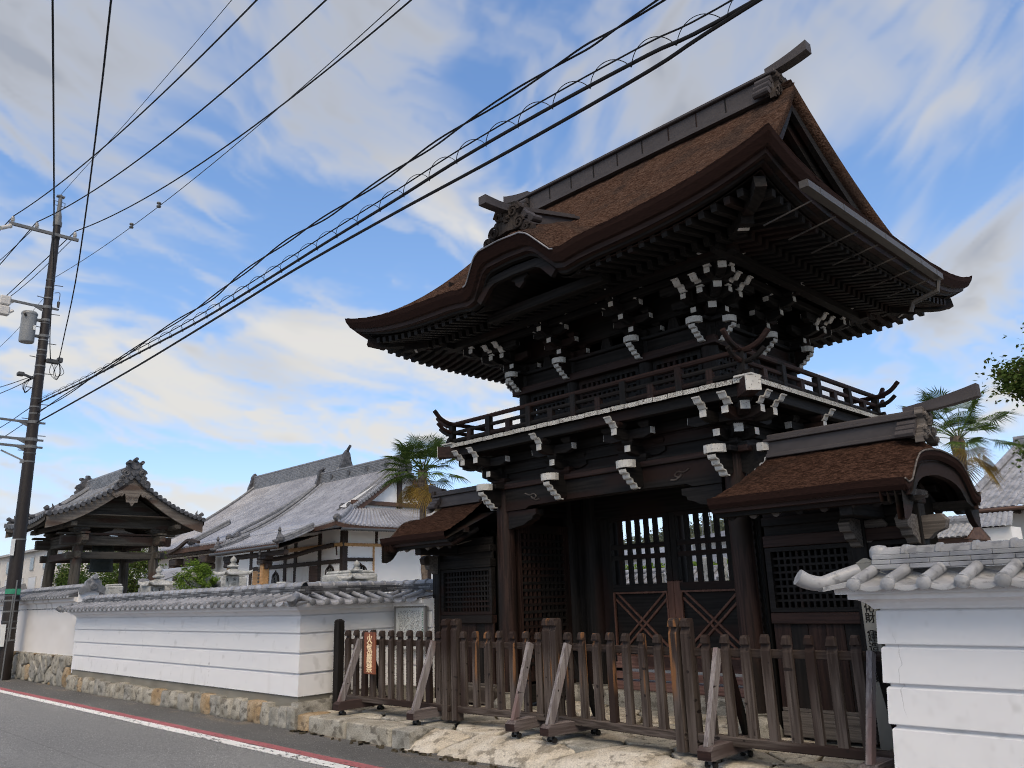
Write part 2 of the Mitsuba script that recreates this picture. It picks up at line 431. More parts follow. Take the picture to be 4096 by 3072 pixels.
def prism(poly, h0, h1, axis='z', at=0.0):
    """extrude a 2D polygon: axis z: (x,y); axis y: (x,z); axis x: (y,z) between h0 and h1"""
    if not isinstance(poly, Polygon): poly = Polygon(poly)
    m = trimesh.creation.extrude_polygon(poly, h1 - h0, engine='earcut')
    v = m.vertices.copy(); v[:, 2] += h0
    if axis == 'y': v = v[:, [0, 2, 1]]
    if axis == 'x': v = v[:, [2, 0, 1]]
    return (v, m.faces.copy())


def move(m, R=None, t=(0, 0, 0)):
    v, f = (m.vertices, m.faces) if hasattr(m, 'vertices') else (cat(m) if isinstance(m, list) else m)
    v = np.asarray(v)
    if R is not None: v = v @ np.asarray(R).T
    return (v + A(t), f)


def rz(a):
    c, s = math.cos(a), math.sin(a); return A([[c, -s, 0], [s, c, 0], [0, 0, 1.]])


def catmull(pts, n=8):
    pts = A(pts, float); P = np.vstack([2 * pts[0] - pts[1], pts, 2 * pts[-1] - pts[-2]]); out = []
    for i in range(1, len(P) - 2):
        t = np.linspace(0, 1, n, endpoint=False)[:, None]
        a, b, c, d = P[i - 1], P[i], P[i + 1], P[i + 2]
        out.append(.5 * ((2 * b) + (-a + c) * t + (2 * a - 5 * b + 4 * c - d) * t ** 2 + (-a + 3 * b - 3 * c + d) * t ** 3))
    return np.vstack(out + [pts[-1:]])


def ribbon(path, w, t, axis):
    """flat strip of width w (along unit vector axis), thickness t, along a 3D path"""
    path = A(path, float); ax = A(axis, float)
    tg = np.gradient(path, axis=0); nn = np.cross(tg, ax); nn /= np.linalg.norm(nn, axis=1, keepdims=True) + 1e-9
    ring = [path - ax * w / 2 - nn * t / 2, path + ax * w / 2 - nn * t / 2, path + ax * w / 2 + nn * t / 2, path - ax * w / 2 + nn * t / 2]
    V = np.stack(ring, 1); k = len(path); F = []
    for q in range(k - 1):
        for i in range(4):
            j = (i + 1) % 4; F.append([q * 4 + i, q * 4 + j, q * 4 + 4 + j, q * 4 + 4 + i])
    F += [[3, 2, 1, 0], [(k - 1) * 4 + i for i in range(4)]]
    return M(V.reshape(-1, 3), F)


def stone(poly, z0, zt, round_=.03, dome=.012, amp=.008, seed=0, step=.07):
    """flag stone: polygon outline with rounded, uneven top. zt may be a function of (x, y)."""
    ztop = zt if callable(zt) else (lambda x, y: zt)
    p = poly.buffer(-round_ * 1.2).buffer(round_ * 1.2)
    if p.is_empty or p.geom_type != 'Polygon': p = poly
    L = p.exterior.length; n = max(8, int(L / step))
    pts = A([p.exterior.interpolate(i / n, normalized=True).coords[0] for i in range(n)])
    c = A(p.centroid.coords[0]); V = []; rr = round_ / max(.05, math.sqrt(p.area) / 2)
    nz = lambda q: (meshkit.fbm(np.c_[q * 7, np.full(len(q), seed * 3.3)], 3, 3) - .5) * 2 * amp
    pts = pts + (pts - c) * (meshkit.noise(np.c_[pts * 9, np.full(n, seed * 1.7)])[:, None] - .5) * .05
    for sc, dz in ((1, None), (1, -round_ * .9), (1 - rr * .35, -round_ * .25), (1 - rr * 1.1, 0), (.55, dome * .7)):
        q = c + (pts - c) * sc
        zz = np.full(n, z0) if dz is None else A([ztop(*w) for w in q]) + dz + nz(q) * (sc < 1)
        V.append(np.c_[q, zz])
    V.append(A([[c[0], c[1], ztop(*c) + dome]]))
    V = np.vstack(V); F = []; i = np.arange(n); j = (i + 1) % n
    for r in range(4):
        a = np.stack([r * n + i, r * n + j, r * n + n + j, r * n + n + i], 1); F.append(a[:, [0, 1, 2]]); F.append(a[:, [0, 2, 3]])
    F.append(np.stack([4 * n + i, 4 * n + j, i * 0 + 5 * n], 1))
    return (V, np.vstack(F))


def rock(x0, x1, z0, z1, depth, seed, bulge=.05, nx=6, nz=5):
    """rough wall stone in a local frame: s = x, outward = -y (front face at y<0), z"""
    u = np.linspace(-1, 1, nx); v = np.linspace(-1, 1, nz); U, Vv = np.meshgrid(u, v, indexing='ij')
    # superellipse squeeze of the outline, seeded unevenness
    r = np.random.default_rng(seed)
    X = (x0 + x1) / 2 + (x1 - x0) / 2 * U * (1 - .07 * np.abs(Vv) ** 5 * r.uniform(.0, 1.4)); Z = (z0 + z1) / 2 + (z1 - z0) / 2 * Vv * (1 - .06 * np.abs(U) ** 5 * r.uniform(.0, 1.4))
    edge = np.maximum(np.abs(U), np.abs(Vv)) ** 9
    Y = -bulge * (1 - edge) + (meshkit.fbm(np.stack([X * 11, Z * 11, 0 * X + seed], -1), 3) - .5) * .06
    P = np.stack([X, Y, Z], -1); m = grid(P)
    ring = [P[:, 0], P[-1, 1:], P[-2::-1, -1], P[0, -2:0:-1]]; ring = np.vstack(ring); back = ring.copy(); back[:, 1] += depth
    n = len(ring); i = np.arange(n); j = (i + 1) % n
    return cat([m, M(np.vstack([ring, back]), np.stack([j, i, n + i, n + j], 1))])


def glyph(ch, size, depth=.004):
    """kanji outline as a mesh in the xz plane facing -y, lower left corner at the origin"""
    out = []
    for g in GLYPHS[ch].split('|'):
        rings = [A(r.split(' '), float).reshape(-1, 2) for r in g.split(';')]
        p = Polygon(rings[0], [r for r in rings[1:] if len(r) > 2]).buffer(0)
        for q in getattr(p, 'geoms', [p]):
            if q.area > 1:
                m = trimesh.creation.extrude_polygon(q, depth, engine='earcut'); v = m.vertices.copy()
                v[:, :2] *= size / 100.0
                out.append((v[:, [0, 2, 1]] * A([1, -1, 1]), m.faces.copy()))
    return cat(out)


def leaves(centres, size, seed, aspect=.55, tilt=1.0):
    """one small folded leaf (two triangles) at each centre"""
    r = np.random.default_rng(seed); n = len(centres)
    d = r.normal(size=(n, 3)); d[:, 2] = d[:, 2] * .6 * tilt - .15; d /= np.linalg.norm(d, axis=1, keepdims=True)
    a = np.cross(d, r.normal(size=(n, 3))); a /= np.linalg.norm(a, axis=1, keepdims=True)
    s = size * r.uniform(.6, 1.25, (n, 1)); C = A(centres)
    V = np.stack([C - d * s * .5, C + a * s * aspect * .5, C + d * s * .5, C - a * s * aspect * .5], 1).reshape(-1, 3)
    i = np.arange(n) * 4
    return (V, np.vstack([np.stack([i, i + 1, i + 2], 1), np.stack([i, i + 2, i + 3], 1)]))


def clumps(centre, radii, nclump, per, seed, clump=.3, shell=.55):
    """leaf positions gathered in clumps through an ellipsoid's volume"""
    r = np.random.default_rng(seed); c = r.normal(size=(nclump, 3)); c /= np.linalg.norm(c, axis=1, keepdims=True)
    c *= r.uniform(shell, 1, (nclump, 1)) ** .6 * (1 + .22 * r.normal(size=(nclump, 1)))
    c = c * A(radii) + A(centre)
    sz = clump * r.uniform(.5, 1.3, (nclump, 1, 1))
    return (c[:, None, :] + r.normal(size=(nclump, per, 3)) * sz * A([1, 1, .75])).reshape(-1, 3)


def lattice_bars(P, name, x0, x1, z0, z1, Y, nx, nz, b, mat, d=.03, joined=False):
    """square lattice in the plane Y: nx uprights, nz rails"""
    ms = []
    for i in range(nx):
        x = x0 + (x1 - x0) * (i + 1) / (nx + 1); ms.append(box(x - b / 2, x + b / 2, Y - d / 2, Y + d / 2, z0, z1))
    for k in range(nz):
        z = z0 + (z1 - z0) * (k + 1) / (nz + 1); ms.append(box(x0, x1, Y - d / 2 - .004, Y + d / 2 + .004, z - b / 2, z + b / 2))
    if joined: return cat(ms)
    for m in ms: part(P, 'bar', m, mat)

GLYPHS = {"火": "3 -3 4 0 23 11 34 24 40 39 42 51 44 84 54 85 56 61 54 47 58 34 64 23 72 14 87 5 97 1 97 -1 92 -8 88 -8 76 -3 58 12 49 25 38 9 20 -5 9 -9|68 38 75 51 81 65 84 66 91 63 92 60 89 53 77 32 69 34|6 35 14 51 19 65 22 66 28 64 29 59 19 35 14 31", "気": "2 48 2 51 10 60 16 69 25 87 34 84 34 77 93 75 93 66 29 65 27 64 28 61 84 61 83 52 24 51 21 54 17 49 79 47 81 24 84 6 85 4 87 4 89 15 91 15 97 10 94 -6 90 -9 83 -9 76 -4 71 10 68 36 62 36 50 18 66 1 60 -5 58 -6 40 8 22 -5 11 -10 4 -3 20 7 30 16 14 28 20 36 12 38 11 42;24 34 39 24 48 35 24 36", "厳": "1 -4 6 11 8 23 9 70 10 72 19 74 15 80 15 82 23 86 28 81 33 73 43 73 43 76 40 83 48 87 52 83 57 73 67 72 78 87 87 84 83 73 95 72 96 64 94 62 76 61 74 53 97 50 97 43 92 40 90 32 83 13 92 3 98 -1 98 -4 94 -9 90 -9 76 2 61 -9 56 -9 54 -10 46 -10 45 -3 43 -2 18 -4 15 0 8 -11;71 40 74 29 76 26 79 32 80 41 72 41;60 22 56 22 56 10 58 9 60 5 62 5 69 14 65 24 63 25;57 57 55 48 61 48 63 61 55 61;35 12 34 8 44 8 45 9 44 12;35 24 34 22 45 22 45 24;35 37 34 34 44 34 45 35 45 37;41 50 20 50 20 48 42 49;17 8 23 7 23 37 20 37 19 23", "禁": "2 47 2 50 11 58 16 65 16 66 6 67 5 75 21 77 22 85 25 87 32 86 33 77 64 77 65 78 66 86 73 87 76 85 77 77 93 76 93 67 83 66 82 65 90 56 97 50 97 49 91 43 89 43 79 52 77 52 77 42 84 41 85 39 84 32 16 32 16 40 21 42 21 51 19 51 8 42 7 42;52 43 53 42 65 42 65 53 63 53;40 64 50 56 55 60 59 65 47 68 40 66;34 55 33 54 33 42 47 42 42 49|3 -3 22 15 21 16 5 17 4 24 7 27 92 27 95 25 94 17 75 16 94 -2 92 -5 87 -8 85 -8 64 11 67 15 66 16 56 16 55 -4 49 -9 33 -10 29 -2 30 0 44 1 44 16 33 16 32 10 12 -8 10 -8", "文": "3 -3 3 0 29 11 42 21 29 39 20 57 18 58 4 59 4 67 47 68 47 70 41 83 48 86 51 85 59 68 95 67 95 59 80 58 70 38 58 21 71 11 97 0 91 -8 66 2 50 13 33 2 10 -8 7 -8;31 56 41 38 50 28 61 42 68 57 32 58", "化": "3 45 15 59 24 73 30 85 39 83 38 80 30 63 30 24 50 36 51 84 60 83 61 45 77 60 86 71 88 70 94 66 92 62 69 38 61 31 61 5 63 3 83 3 85 5 88 24 96 20 96 11 93 -1 87 -6 81 -7 57 -6 51 1 50 22 47 22 38 16 31 22 29 -8 20 -8 19 45 17 45 9 37 8 36", "財": "2 -4 13 14 13 16 8 17 8 81 44 81 45 62 73 62 75 85 83 85 84 62 96 61 97 53 84 52 84 -3 81 -6 76 -8 63 -8 61 -2 61 0 74 1 73 36 62 20 50 8 44 13 43 16 37 16 47 0 47 -1 42 -4 39 -4 30 10 29 13 31 15 30 16 23 16 23 13 17 1 10 -8 8 -8;46 52 45 18 46 17 52 22 60 32 71 51;17 26 34 25 34 35 17 35;17 45 34 44 34 54 17 54;18 73 17 63 34 63 34 73", "建": "3 -4 3 -2 10 5 14 12 9 25 7 33 13 35 19 24 24 37 23 41 12 41 9 39 6 44 6 46 15 58 21 69 6 71 6 79 29 80 34 77 22 52 33 49 31 32 26 14 36 7 53 2 57 3 56 14 33 15 33 22 56 24 56 28 37 29 38 36 57 38 56 41 38 42 38 49 57 51 56 55 32 56 32 63 56 64 56 69 39 70 38 76 56 78 57 85 59 86 65 85 66 78 88 76 89 64 96 62 94 56 89 55 88 43 66 41 66 38 89 36 90 29 66 28 66 24 93 22 94 16 66 14 65 4 96 2 93 -6 45 -5 34 -2 22 5 10 -8 8 -8;66 51 79 50 79 55 66 55;66 65 79 64 79 69 66 69", "造": "4 -3 4 0 7 3 16 10 17 37 4 39 4 47 25 47 26 11 36 4 47 1 97 3 94 -6 48 -7 36 -5 22 2 18 0 9 -9|29 46 29 52 33 55 30 58 30 60 36 69 43 84 51 82 50 74 57 74 58 85 67 85 68 74 89 73 91 71 90 65 68 64 68 54 95 53 95 46;38 55 39 54 57 54 57 64 44 64|37 37 87 38 87 9 38 9;47 18 77 17 78 19 78 30 47 30|6 75 8 79 13 81 27 67 28 65 24 61 21 60", "物": "2 47 5 57 9 79 16 79 16 66 20 66 21 85 29 85 30 66 39 65 41 58 43 59 48 71 52 85 60 84 58 69 95 68 93 26 88 -1 81 -7 67 -8 65 0 65 1 78 2 80 5 84 30 85 59 83 58 75 31 67 14 51 -6 47 -5 43 -2 43 -1 51 7 59 18 68 37 73 53 73 59 68 58 66 52 56 30 43 14 37 18 37 20 50 37 56 49 58 59 53 59 45 45 42 41 42 33 30 28 29 -8 21 -8 20 24 5 21 3 26 3 30 20 35 20 56 15 56 13 55 8 41 3 44;30 39 38 41 35 45 35 47 40 54 40 56 30 56", "愛": "4 -3 5 -1 24 2 36 5 37 6 28 14 12 6 6 11 7 13 24 22 35 31 32 35 29 45 21 33 16 29 10 33 16 41 7 44 7 62 24 64 18 72 12 73 10 79 57 83 81 86 87 80 81 77 83 74 77 64 92 62 92 43 86 41 90 35 84 30 71 43 66 32 46 30 43 27 72 26 77 23 74 17 63 6 67 4 95 -1 92 -7 90 -10 71 -6 49 0 27 -6 9 -9;43 50 41 49 41 39 59 39 61 40 62 44 67 44 68 47 73 51 83 45 83 53 55 54 55 52 59 49 56 43 54 43;52 74 55 63 64 63 73 75 69 76;39 16 50 10 61 17 39 18;31 70 34 63 45 63 40 73 33 73;17 43 22 50 29 47 32 50 39 51 39 54 16 54 16 44", "彫": "2 -4 5 8 7 22 9 81 60 81 62 65 74 73 85 83 93 80 93 79 81 67 72 60 66 57 62 61 61 60 61 37 77 47 87 57 94 54 94 52 90 47 71 31 67 30 64 33 61 33 62 1 72 8 79 15 89 30 97 27 93 18 82 4 66 -8 64 -8 60 -4 53 -8 38 -8 36 0 51 1 51 40 18 41 14 9 9 -7 6 -8;38 64 51 63 51 73 38 73;38 49 51 49 51 56 38 55;17 64 29 64 30 73 17 73;29 55 17 55 17 48 29 49|21 35 47 35 47 9 28 8 27 3 21 3;28 17 40 16 40 28 28 28", "刻": "68 0 83 1 84 84 92 84 92 -3 90 -6 84 -8 71 -8|66 74 74 74 74 17 66 17|5 -3 6 0 19 7 30 15 42 27 52 40 59 37 57 32 47 18 61 2 57 -3 55 -4 40 10 11 -8 10 -8|4 65 5 73 28 74 25 84 31 86 34 84 40 74 60 73 60 65 35 64 32 62 25 53 25 50 38 50 45 59 50 58 53 56 39 36 26 24 12 15 9 16 6 22 20 31 30 40 10 40 7 47 17 57 21 64", "矢": "3 -3 4 -1 11 2 27 11 36 20 41 30 40 32 5 34 5 42 43 43 43 63 26 63 13 46 5 50 14 63 25 86 33 84 31 76 31 74 87 72 87 64 54 63 54 44 95 41 95 35 93 33 58 31 63 21 71 12 84 4 96 0 96 -2 92 -8 80 -5 68 2 58 12 50 23 44 14 33 3 25 -2 8 -10", "︵": "2 0 15 10 31 17 40 19 59 19 74 15 84 10 97 0 98 -3 94 -8 80 2 56 10 43 10 27 6 13 -2 5 -8 2 -3", "︶": "2 81 5 85 19 75 43 66 56 67 72 71 86 79 94 85 97 80 98 77 84 67 65 59 40 57 25 62 15 67 2 77"}


# ------------------------------------------------------------------ the two-storey temple gate
XC, YC = -6.24, 8.90           # centre of the gate in plan
HW, HD = 3.37, 2.75            # half width and half depth of the main eaves
LX, LY0, LY1 = 1.775, 7.75, 10.05
WX = LX
gate = thing('temple_gate', 'dark two-storey wooden temple gate with brown bark roof, railed balcony and white painted beam ends', 'temple gate')


def zf(t): return 5.30 + .55 * t + .118 * t * t


def kara(dx):
    k = np.interp(np.abs(dx), [0, .35, .45, .53, .62, .70, .82, 1.05, 1.25], [.30, .285, .24, .16, .07, -.01, -.045, -.012, 0])
    return k


def lift(x, y): return .27 * (np.clip(np.abs(x) / HW, 0, 1.02) * np.clip(np.abs(y) / HD, 0, 1.02)) ** 4


def fringe(P, amp, f, seed=0):
    return (meshkit.fbm(P * f, 3, seed) - .5) * 2 * amp


def EXT(t): return np.where(t <= .45, HW - t, 2.92 - (np.asarray(t) - .45) * .192)


# main slopes, front (with the curved bay of the eaves) and back
parts_roof = []
for sg in (-1, 1):
    tt = np.r_[np.linspace(0, .9, 34), np.linspace(.93, 2.80, 66)]
    uu = np.linspace(-1, 1, 261)
    U, TT = np.meshgrid(uu, tt, indexing='ij')
    ext = EXT(TT)
    X = U * ext; Yl = HD - TT
    Z = zf(TT) + lift(X, Yl)
    if sg < 0:
        kk = kara(X); Z = Z + kk * np.clip(1 - (TT / 1.25) ** 1.6, 0, 1)
        Yl = Yl + .11 * np.clip(kk / .3, 0, 1) * np.clip(1 - TT / .3, 0, 1)
        Z = Z + .10 * np.clip(kk / .3, 0, 1) * np.clip(TT / .25, 0, 1) * np.clip(1 - TT / 1.25, 0, 1)
    P = np.stack([XC + X, YC + sg * Yl, Z], -1)
    P[..., 2] += fringe(P, .022, 9) + fringe(P, .014, 31, 4)
    parts_roof.append(grid(P))
# hip skirts at the two gable ends
for sg in (-1, 1):
    ss = np.linspace(0, 1.30, 40); uu = np.linspace(-1, 1, 121)
    U, S_ = np.meshgrid(uu, ss, indexing='ij')
    Yl = U * (HD - np.minimum(S_, .45)); X = HW - S_
    P = np.stack([XC + sg * X, YC + Yl, np.where(S_ > .45, np.minimum(zf(S_), zf(HD - np.abs(Yl)) - .05), zf(S_)) + lift(X, Yl)], -1)
    P[..., 2] += fringe(P, .022, 9) + fringe(P, .014, 31, 4)
    parts_roof.append(grid(P))
part(gate, 'bark_roof', parts_roof, 'thatch', smooth=True)

# contour of the eaves, walked round once
cf = [(x, -HD) for x in np.linspace(-HW, HW, 150)]
cr = [(HW, y) for y in np.linspace(-HD, HD, 60)][1:]
cb = [(x, HD) for x in np.linspace(HW, -HW, 60)][1:]
cl = [(-HW, y) for y in np.linspace(HD, -HD, 60)][1:-1]
CON = A(cf + cr + cb + cl)
CONZ = 5.30 + lift(CON[:, 0], CON[:, 1]); front = np.abs(CON[:, 1] + HD) < 1e-6
kf = np.where(front, kara(CON[:, 0]), 0); CONZ = CONZ + kf
CONY = CON[:, 1] - np.where(front, .11 * np.clip(kf / .3, 0, 1), 0)


def ring(ins, drop):
    s = A([(HW - ins) / HW, (HD - ins) / HD])
    return np.c_[XC + CON[:, 0] * s[0], YC + CONY * s[1], CONZ - drop]


def band(r0, r1):
    n = len(r0); i = np.arange(n); j = (i + 1) % n
    return M(np.vstack([r0, r1]), np.stack([i, j, n + j, n + i], 1))


R0 = ring(0, -.012); R0[:, 2] += fringe(R0, .012, 25)
part(gate, 'bark_edge', [band(R0, ring(.012, .05)), band(ring(.012, .05), ring(.055, .138))], 'thatch_edge', smooth=True)
part(gate, 'eave_board', [band(ring(.055, .138), ring(.10, .142)), band(ring(.10, .142), ring(.11, .195)), band(ring(.11, .20), ring(.17, .205))], 'wood_red_x')
part(gate, 'eave_board', [band(ring(.17, .205), ring(.18, .232)), band(ring(.18, .232), ring(.24, .235)), band(ring(.24, .255), ring(.25, .26)), band(ring(.25, .26), ring(.33, .24))], 'wood_dark_x')
# thin pale lead edging of the curved bay
kb = [q for q in range(len(CON)) if front[q] and abs(CON[q, 0]) < .78]
rr = ring(0, .012)[kb] + A([0, -.012, 0])
part(gate, 'bay_edging', tube(rr, .009, 5), 'tile_mid')
# boards above the rafters
rin = ring(.33, .235); wall_in = np.c_[XC + np.clip(CON[:, 0] / HW, -1, 1) * 1.45, YC + np.clip(CON[:, 1] / HD, -1, 1) * .92, np.full(len(CON), 5.47)]
mid = (rin + wall_in) / 2; mid[:, 2] = np.minimum(mid[:, 2], 5.05 + .22 * 1.1 + .05 + .5 * (rin[:, 2] - 5.0))
soff = [band(rin, mid), band(mid, wall_in)]
part(gate, 'soffit', soff, 'wood_dark_y')
part(gate, 'ceiling', [box(XC - 1.45, XC + 1.45, YC - .92, YC + .92, 5.46, 5.48)], 'wood_dark_x')


def wavy(x, y, z, d, L=.19, drop=.105, w=.085, mat='white_paint', name='wave_end', P=None):
    """S-curved white nosing that slants back and down from (x, y, z); d = outward direction"""
    d = A([d[0], d[1], 0.]); d /= np.linalg.norm(d)
    t = np.linspace(0, 1, 13)
    path = A([x, y, z]) - np.outer(t * L, d) + np.c_[0 * t, 0 * t, -drop * t + .016 * np.sin(t * 4 * math.pi)]
    return part(P or gate, name, ribbon(path, w, .014, np.cross([0, 0, 1.], d)), mat)


# rafters: a flying tier above a base tier on each side
def zs(d): return 5.035 + .20 * d


for side in range(4):
    half, dep = ((HW, HD), (HD, HW))[side % 2]
    nraf = int(2 * half / .152)
    for q in range(nraf + 1):
        a = -half + .19 + q * (2 * half - .38) / nraf
        if side == 0: pass
        lf = .27 * (abs(a) / half) ** 4
        inner = max(dep - 1.9, abs(a) - half + dep + .05) if True else 0
        for d0, d1, dz, wd in ((.255, 1.0, .045, .066), (.80, 1.9, .125, .07)):
            if side == 0 and abs(a) < .80 and d0 < .5: continue
            o0 = dep - d0; o1 = max(dep - d1, abs(a) - half + dep + .03)
            if o1 > o0 - .06: continue
            z0 = zs(d0) - dz + lf * (1 - .25 * d0); z1 = zs(dep - o1) - dz + lf * (1 - .5 * (dep - o1)) * (.6 if d0 > .5 else 1)
            z0 = z0 if d0 < .5 else zs(d0) - dz + lf * .55
            pts = {0: ((a, -o0), (a, -o1)), 2: ((a, o0), (a, o1)), 1: ((o0, a), (o1, a)), 3: ((-o0, a), (-o1, a))}[side]
            if side % 2 == 0 and abs(a) > HW - .2: continue
            part(gate, 'flying_rafter' if d0 < .5 else 'base_rafter', bar((XC + pts[0][0], YC + pts[0][1], z0), (XC + pts[1][0], YC + pts[1][1], z1), wd, .075 if d0 < .5 else .085), 'wood_dark_y' if side % 2 == 0 else 'wood_dark_x')
for sx in (-1, 1):
    for sy in (-1, 1):
        hr = part(gate, 'hip_rafter', bar((XC + sx * 1.3, YC + sy * .72, 5.36), (XC + sx * (HW - .62), YC + sy * (HD - .62), 5.11), .13, .15), 'wood_dark_x')
        e = A([XC + sx * (HW - .62), YC + sy * (HD - .62), 5.11]); dd = A([sx, sy, -.14]) * .012
        wavy(e[0] + sx * .012, e[1] + sy * .012, e[2] + .075, (sx, sy), .20, .14, .11, 'white_paint', 'painted_end', hr)
        path = catmull([(XC + sx * 2.3, YC + sy * 1.7, 5.21), (XC + sx * (HW - .45), YC + sy * (HD - .45), 5.16), (XC + sx * (HW - .26), YC + sy * (HD - .24), 5.20)], 4)
        part(gate, 'hip_rafter', ribbon(path, .11, .12, np.cross([sx * .7, sy * .7, .05], [0, 0, 1.])), 'wood_dark_y')
# eave purlins
for sy in (-1, 1):
    part(gate, 'eave_purlin', bar((XC - 2.35, YC + sy * 1.66, 5.075), (XC + 2.35, YC + sy * 1.66, 5.075), .11, .12), 'wood_dark_x')
for sx in (-1, 1):
    part(gate, 'eave_purlin', bar((XC + sx * 2.2, YC - 1.85, 5.075), (XC + sx * 2.2, YC + 1.85, 5.075), .11, .12), 'wood_dark_y')
# carved pendant, beam and barge board inside the curved bay
bx = np.linspace(-.62, .62, 41)
bb = np.stack([XC + bx, np.full(41, YC - HD + .16), 5.30 + kara(bx) - .31], 1)
part(gate, 'bay_bargeboard', ribbon(bb, .06, .10, (0, 1, 0)), 'wood_dark_x')
part(gate, 'bay_beam', cbox(XC - .95, XC + .95, YC - 2.18, YC - 2.04, 4.98, 5.10), 'wood_dark_x')
pend = Polygon([(-.17, .13), (-.14, .03), (-.19, -.03), (-.10, -.06), (-.09, -.13), (0, -.20), (.09, -.13), (.10, -.06), (.19, -.03), (.14, .03), (.20, .16), (0, .20)]).buffer(.02).buffer(-.01)
part(gate, 'carved_pendant', move((prism(pend, -.03, .03, 'y')[0] * .7, prism(pend, -.03, .03, 'y')[1]), None, (XC, YC - HD + .24, 5.24)), 'wood_dark_x')

# ridge box, its end ornaments and the upswept bars
part(gate, 'ridge_box', [cbox(XC - 2.27, XC + 2.27, YC - .14, YC + .14, 7.60, 7.90, .01)], 'ridge_board')
part(gate, 'ridge_cap', [cbox(XC - 2.33, XC + 2.33, YC - .19, YC + .19, 7.90, 7.945, .01), cbox(XC - 2.30, XC + 2.30, YC - .11, YC + .11, 7.945, 8.01, .02)], 'ridge_board')
part(gate, 'ridge_foot', [box(XC - 2.28, XC + 2.28, YC - .20, YC + .20, 7.58, 7.64)], 'ridge_board')
for q in range(10):
    x = XC - 2.05 + q * .455
    part(gate, 'ridge_joint', box(x - .008, x + .008, YC - .148, YC + .148, 7.64, 7.90), 'wood_dark_z')


def scroll(cx, cz, r, turns=1.6, w=.035, n=26, flip=1):
    th = np.linspace(0, turns * 2 * math.pi, n); rr = r * (1 - .72 * th / th[-1])
    return np.c_[cx + flip * rr * np.cos(th), cz + rr * np.sin(th)]


def ornament(P, centre, width, height, direction, mat='wood_carved'):
    """carved ridge-end plate in the plane across the ridge; direction = outward unit vector in plan"""
    d = A([direction[0], direction[1], 0.]); s = np.cross([0, 0, 1.], d)
    w, h = width / 2, height
    out = Polygon([(-w, -.32 * h), (-w * .98, -.12 * h), (-w * .72, .0), (-w * .62, .18 * h), (-w * .42, .30 * h), (-w * .40, .55 * h), (-w * .55, .70 * h), (-w * .45, .92 * h), (-w * .2, .84 * h), (0, .97 * h),
                   (w * .2, .84 * h), (w * .45, .92 * h), (w * .55, .70 * h), (w * .40, .55 * h), (w * .42, .30 * h), (w * .62, .18 * h), (w * .72, 0), (w * .98, -.12 * h), (w, -.32 * h), (w * .7, -.24 * h), (w * .45, -.06 * h), (0, .02 * h), (-w * .45, -.06 * h), (-w * .7, -.24 * h)]).buffer(.012).buffer(-.006)
    R = np.stack([s, -d, A([0, 0, 1.])], 1)
    k = part(P, 'ridge_ornament', move(prism(out, -.035, .035, 'y'), R, centre), mat)
    rel = []
    for fx in (-1, 1):
        for (cx, cz, r) in ((.30 * w, .62 * h, .18 * w), (.52 * w, .10 * h, .20 * w), (.80 * w, -.16 * h, .13 * w)):
            q = scroll(fx * cx, cz, r, flip=fx); rel.append(tube(np.c_[q[:, 0], np.full(len(q), -.045), q[:, 1]], .016, 5))
    rel.append(tube([(0, -.04, .30 * h), (0, -.05, .62 * h)], .03, 6)); rel.append(tube([(-.16 * w, -.05, .46 * h), (.16 * w, -.05, .46 * h)], .026, 6))
    part(k, 'relief', move(cat(rel), R, centre), mat)
    return k


def upswept(P, p0, p1, rise, w, h0, h1, mat='ridge_board'):
    p0, p1 = A(p0, float), A(p1, float); t = np.linspace(0, 1, 9)[:, None]
    path = p0 + (p1 - p0) * t + A([0, 0, rise]) * t ** 2.2
    dirn = (p1 - p0) / np.linalg.norm(p1 - p0); s = np.cross(dirn, [0, 0, 1.]); V = []
    for q in range(9):
        h = h0 + (h1 - h0) * q / 8; c = path[q]
        V += [c - s * w / 2, c + s * w / 2, c + s * w / 2 + A([0, 0, h]), c - s * w / 2 + A([0, 0, h])]
    F = []
    for q in range(8):
        for i in range(4):
            j = (i + 1) % 4; F.append([q * 4 + i, q * 4 + j, q * 4 + 4 + j, q * 4 + 4 + i])
    F += [[3, 2, 1, 0], [32, 33, 34, 35]]
    part(P, 'ridge_bar', M(V, F), mat)


for sx in (-1, 1):
    ornament(gate, (XC + sx * 2.30, YC, 7.62), .50, .34, (sx, 0))
    for k in range(3):
        for sy in (-1, 1):
            part(gate, 'ridge_roll', cyl((XC + sx * 2.06, YC + sy * (.17 + .05 * k), 7.83 - .10 * k), (XC + sx * 2.27, YC + sy * (.17 + .05 * k), 7.83 - .10 * k), .05, n=10), 'ridge_board')
    upswept(gate, (XC + sx * 2.15, YC, 7.985), (XC + sx * 2.72, YC, 8.0), .06, .15, .09, .135)
# small ridge over the curved bay
part(gate, 'bay_ridge', [bar((XC, YC - 2.62, 5.95), (XC, YC - 1.50, 6.20), .16, .13), bar((XC, YC - 2.66, 6.03), (XC, YC - 1.50, 6.28), .24, .035), bar((XC, YC - 2.64, 6.07), (XC, YC - 1.52, 6.315), .12, .05)], 'ridge_board')
ornament(gate, (XC, YC - 2.68, 5.76), .82, .34, (0, -1))
for sx in (-1, 1):
    for k in range(3):
        part(gate, 'ridge_roll', cyl((XC + sx * (.12 + .11 * k), YC - 2.66, 6.0 - .085 * k), (XC + sx * (.12 + .11 * k), YC - 2.50, 6.02 - .085 * k), .045, n=10), 'ridge_board')
upswept(gate, (XC, YC - 2.55, 6.02), (XC, YC - 3.10, 5.93), .05, .12, .08, .105)

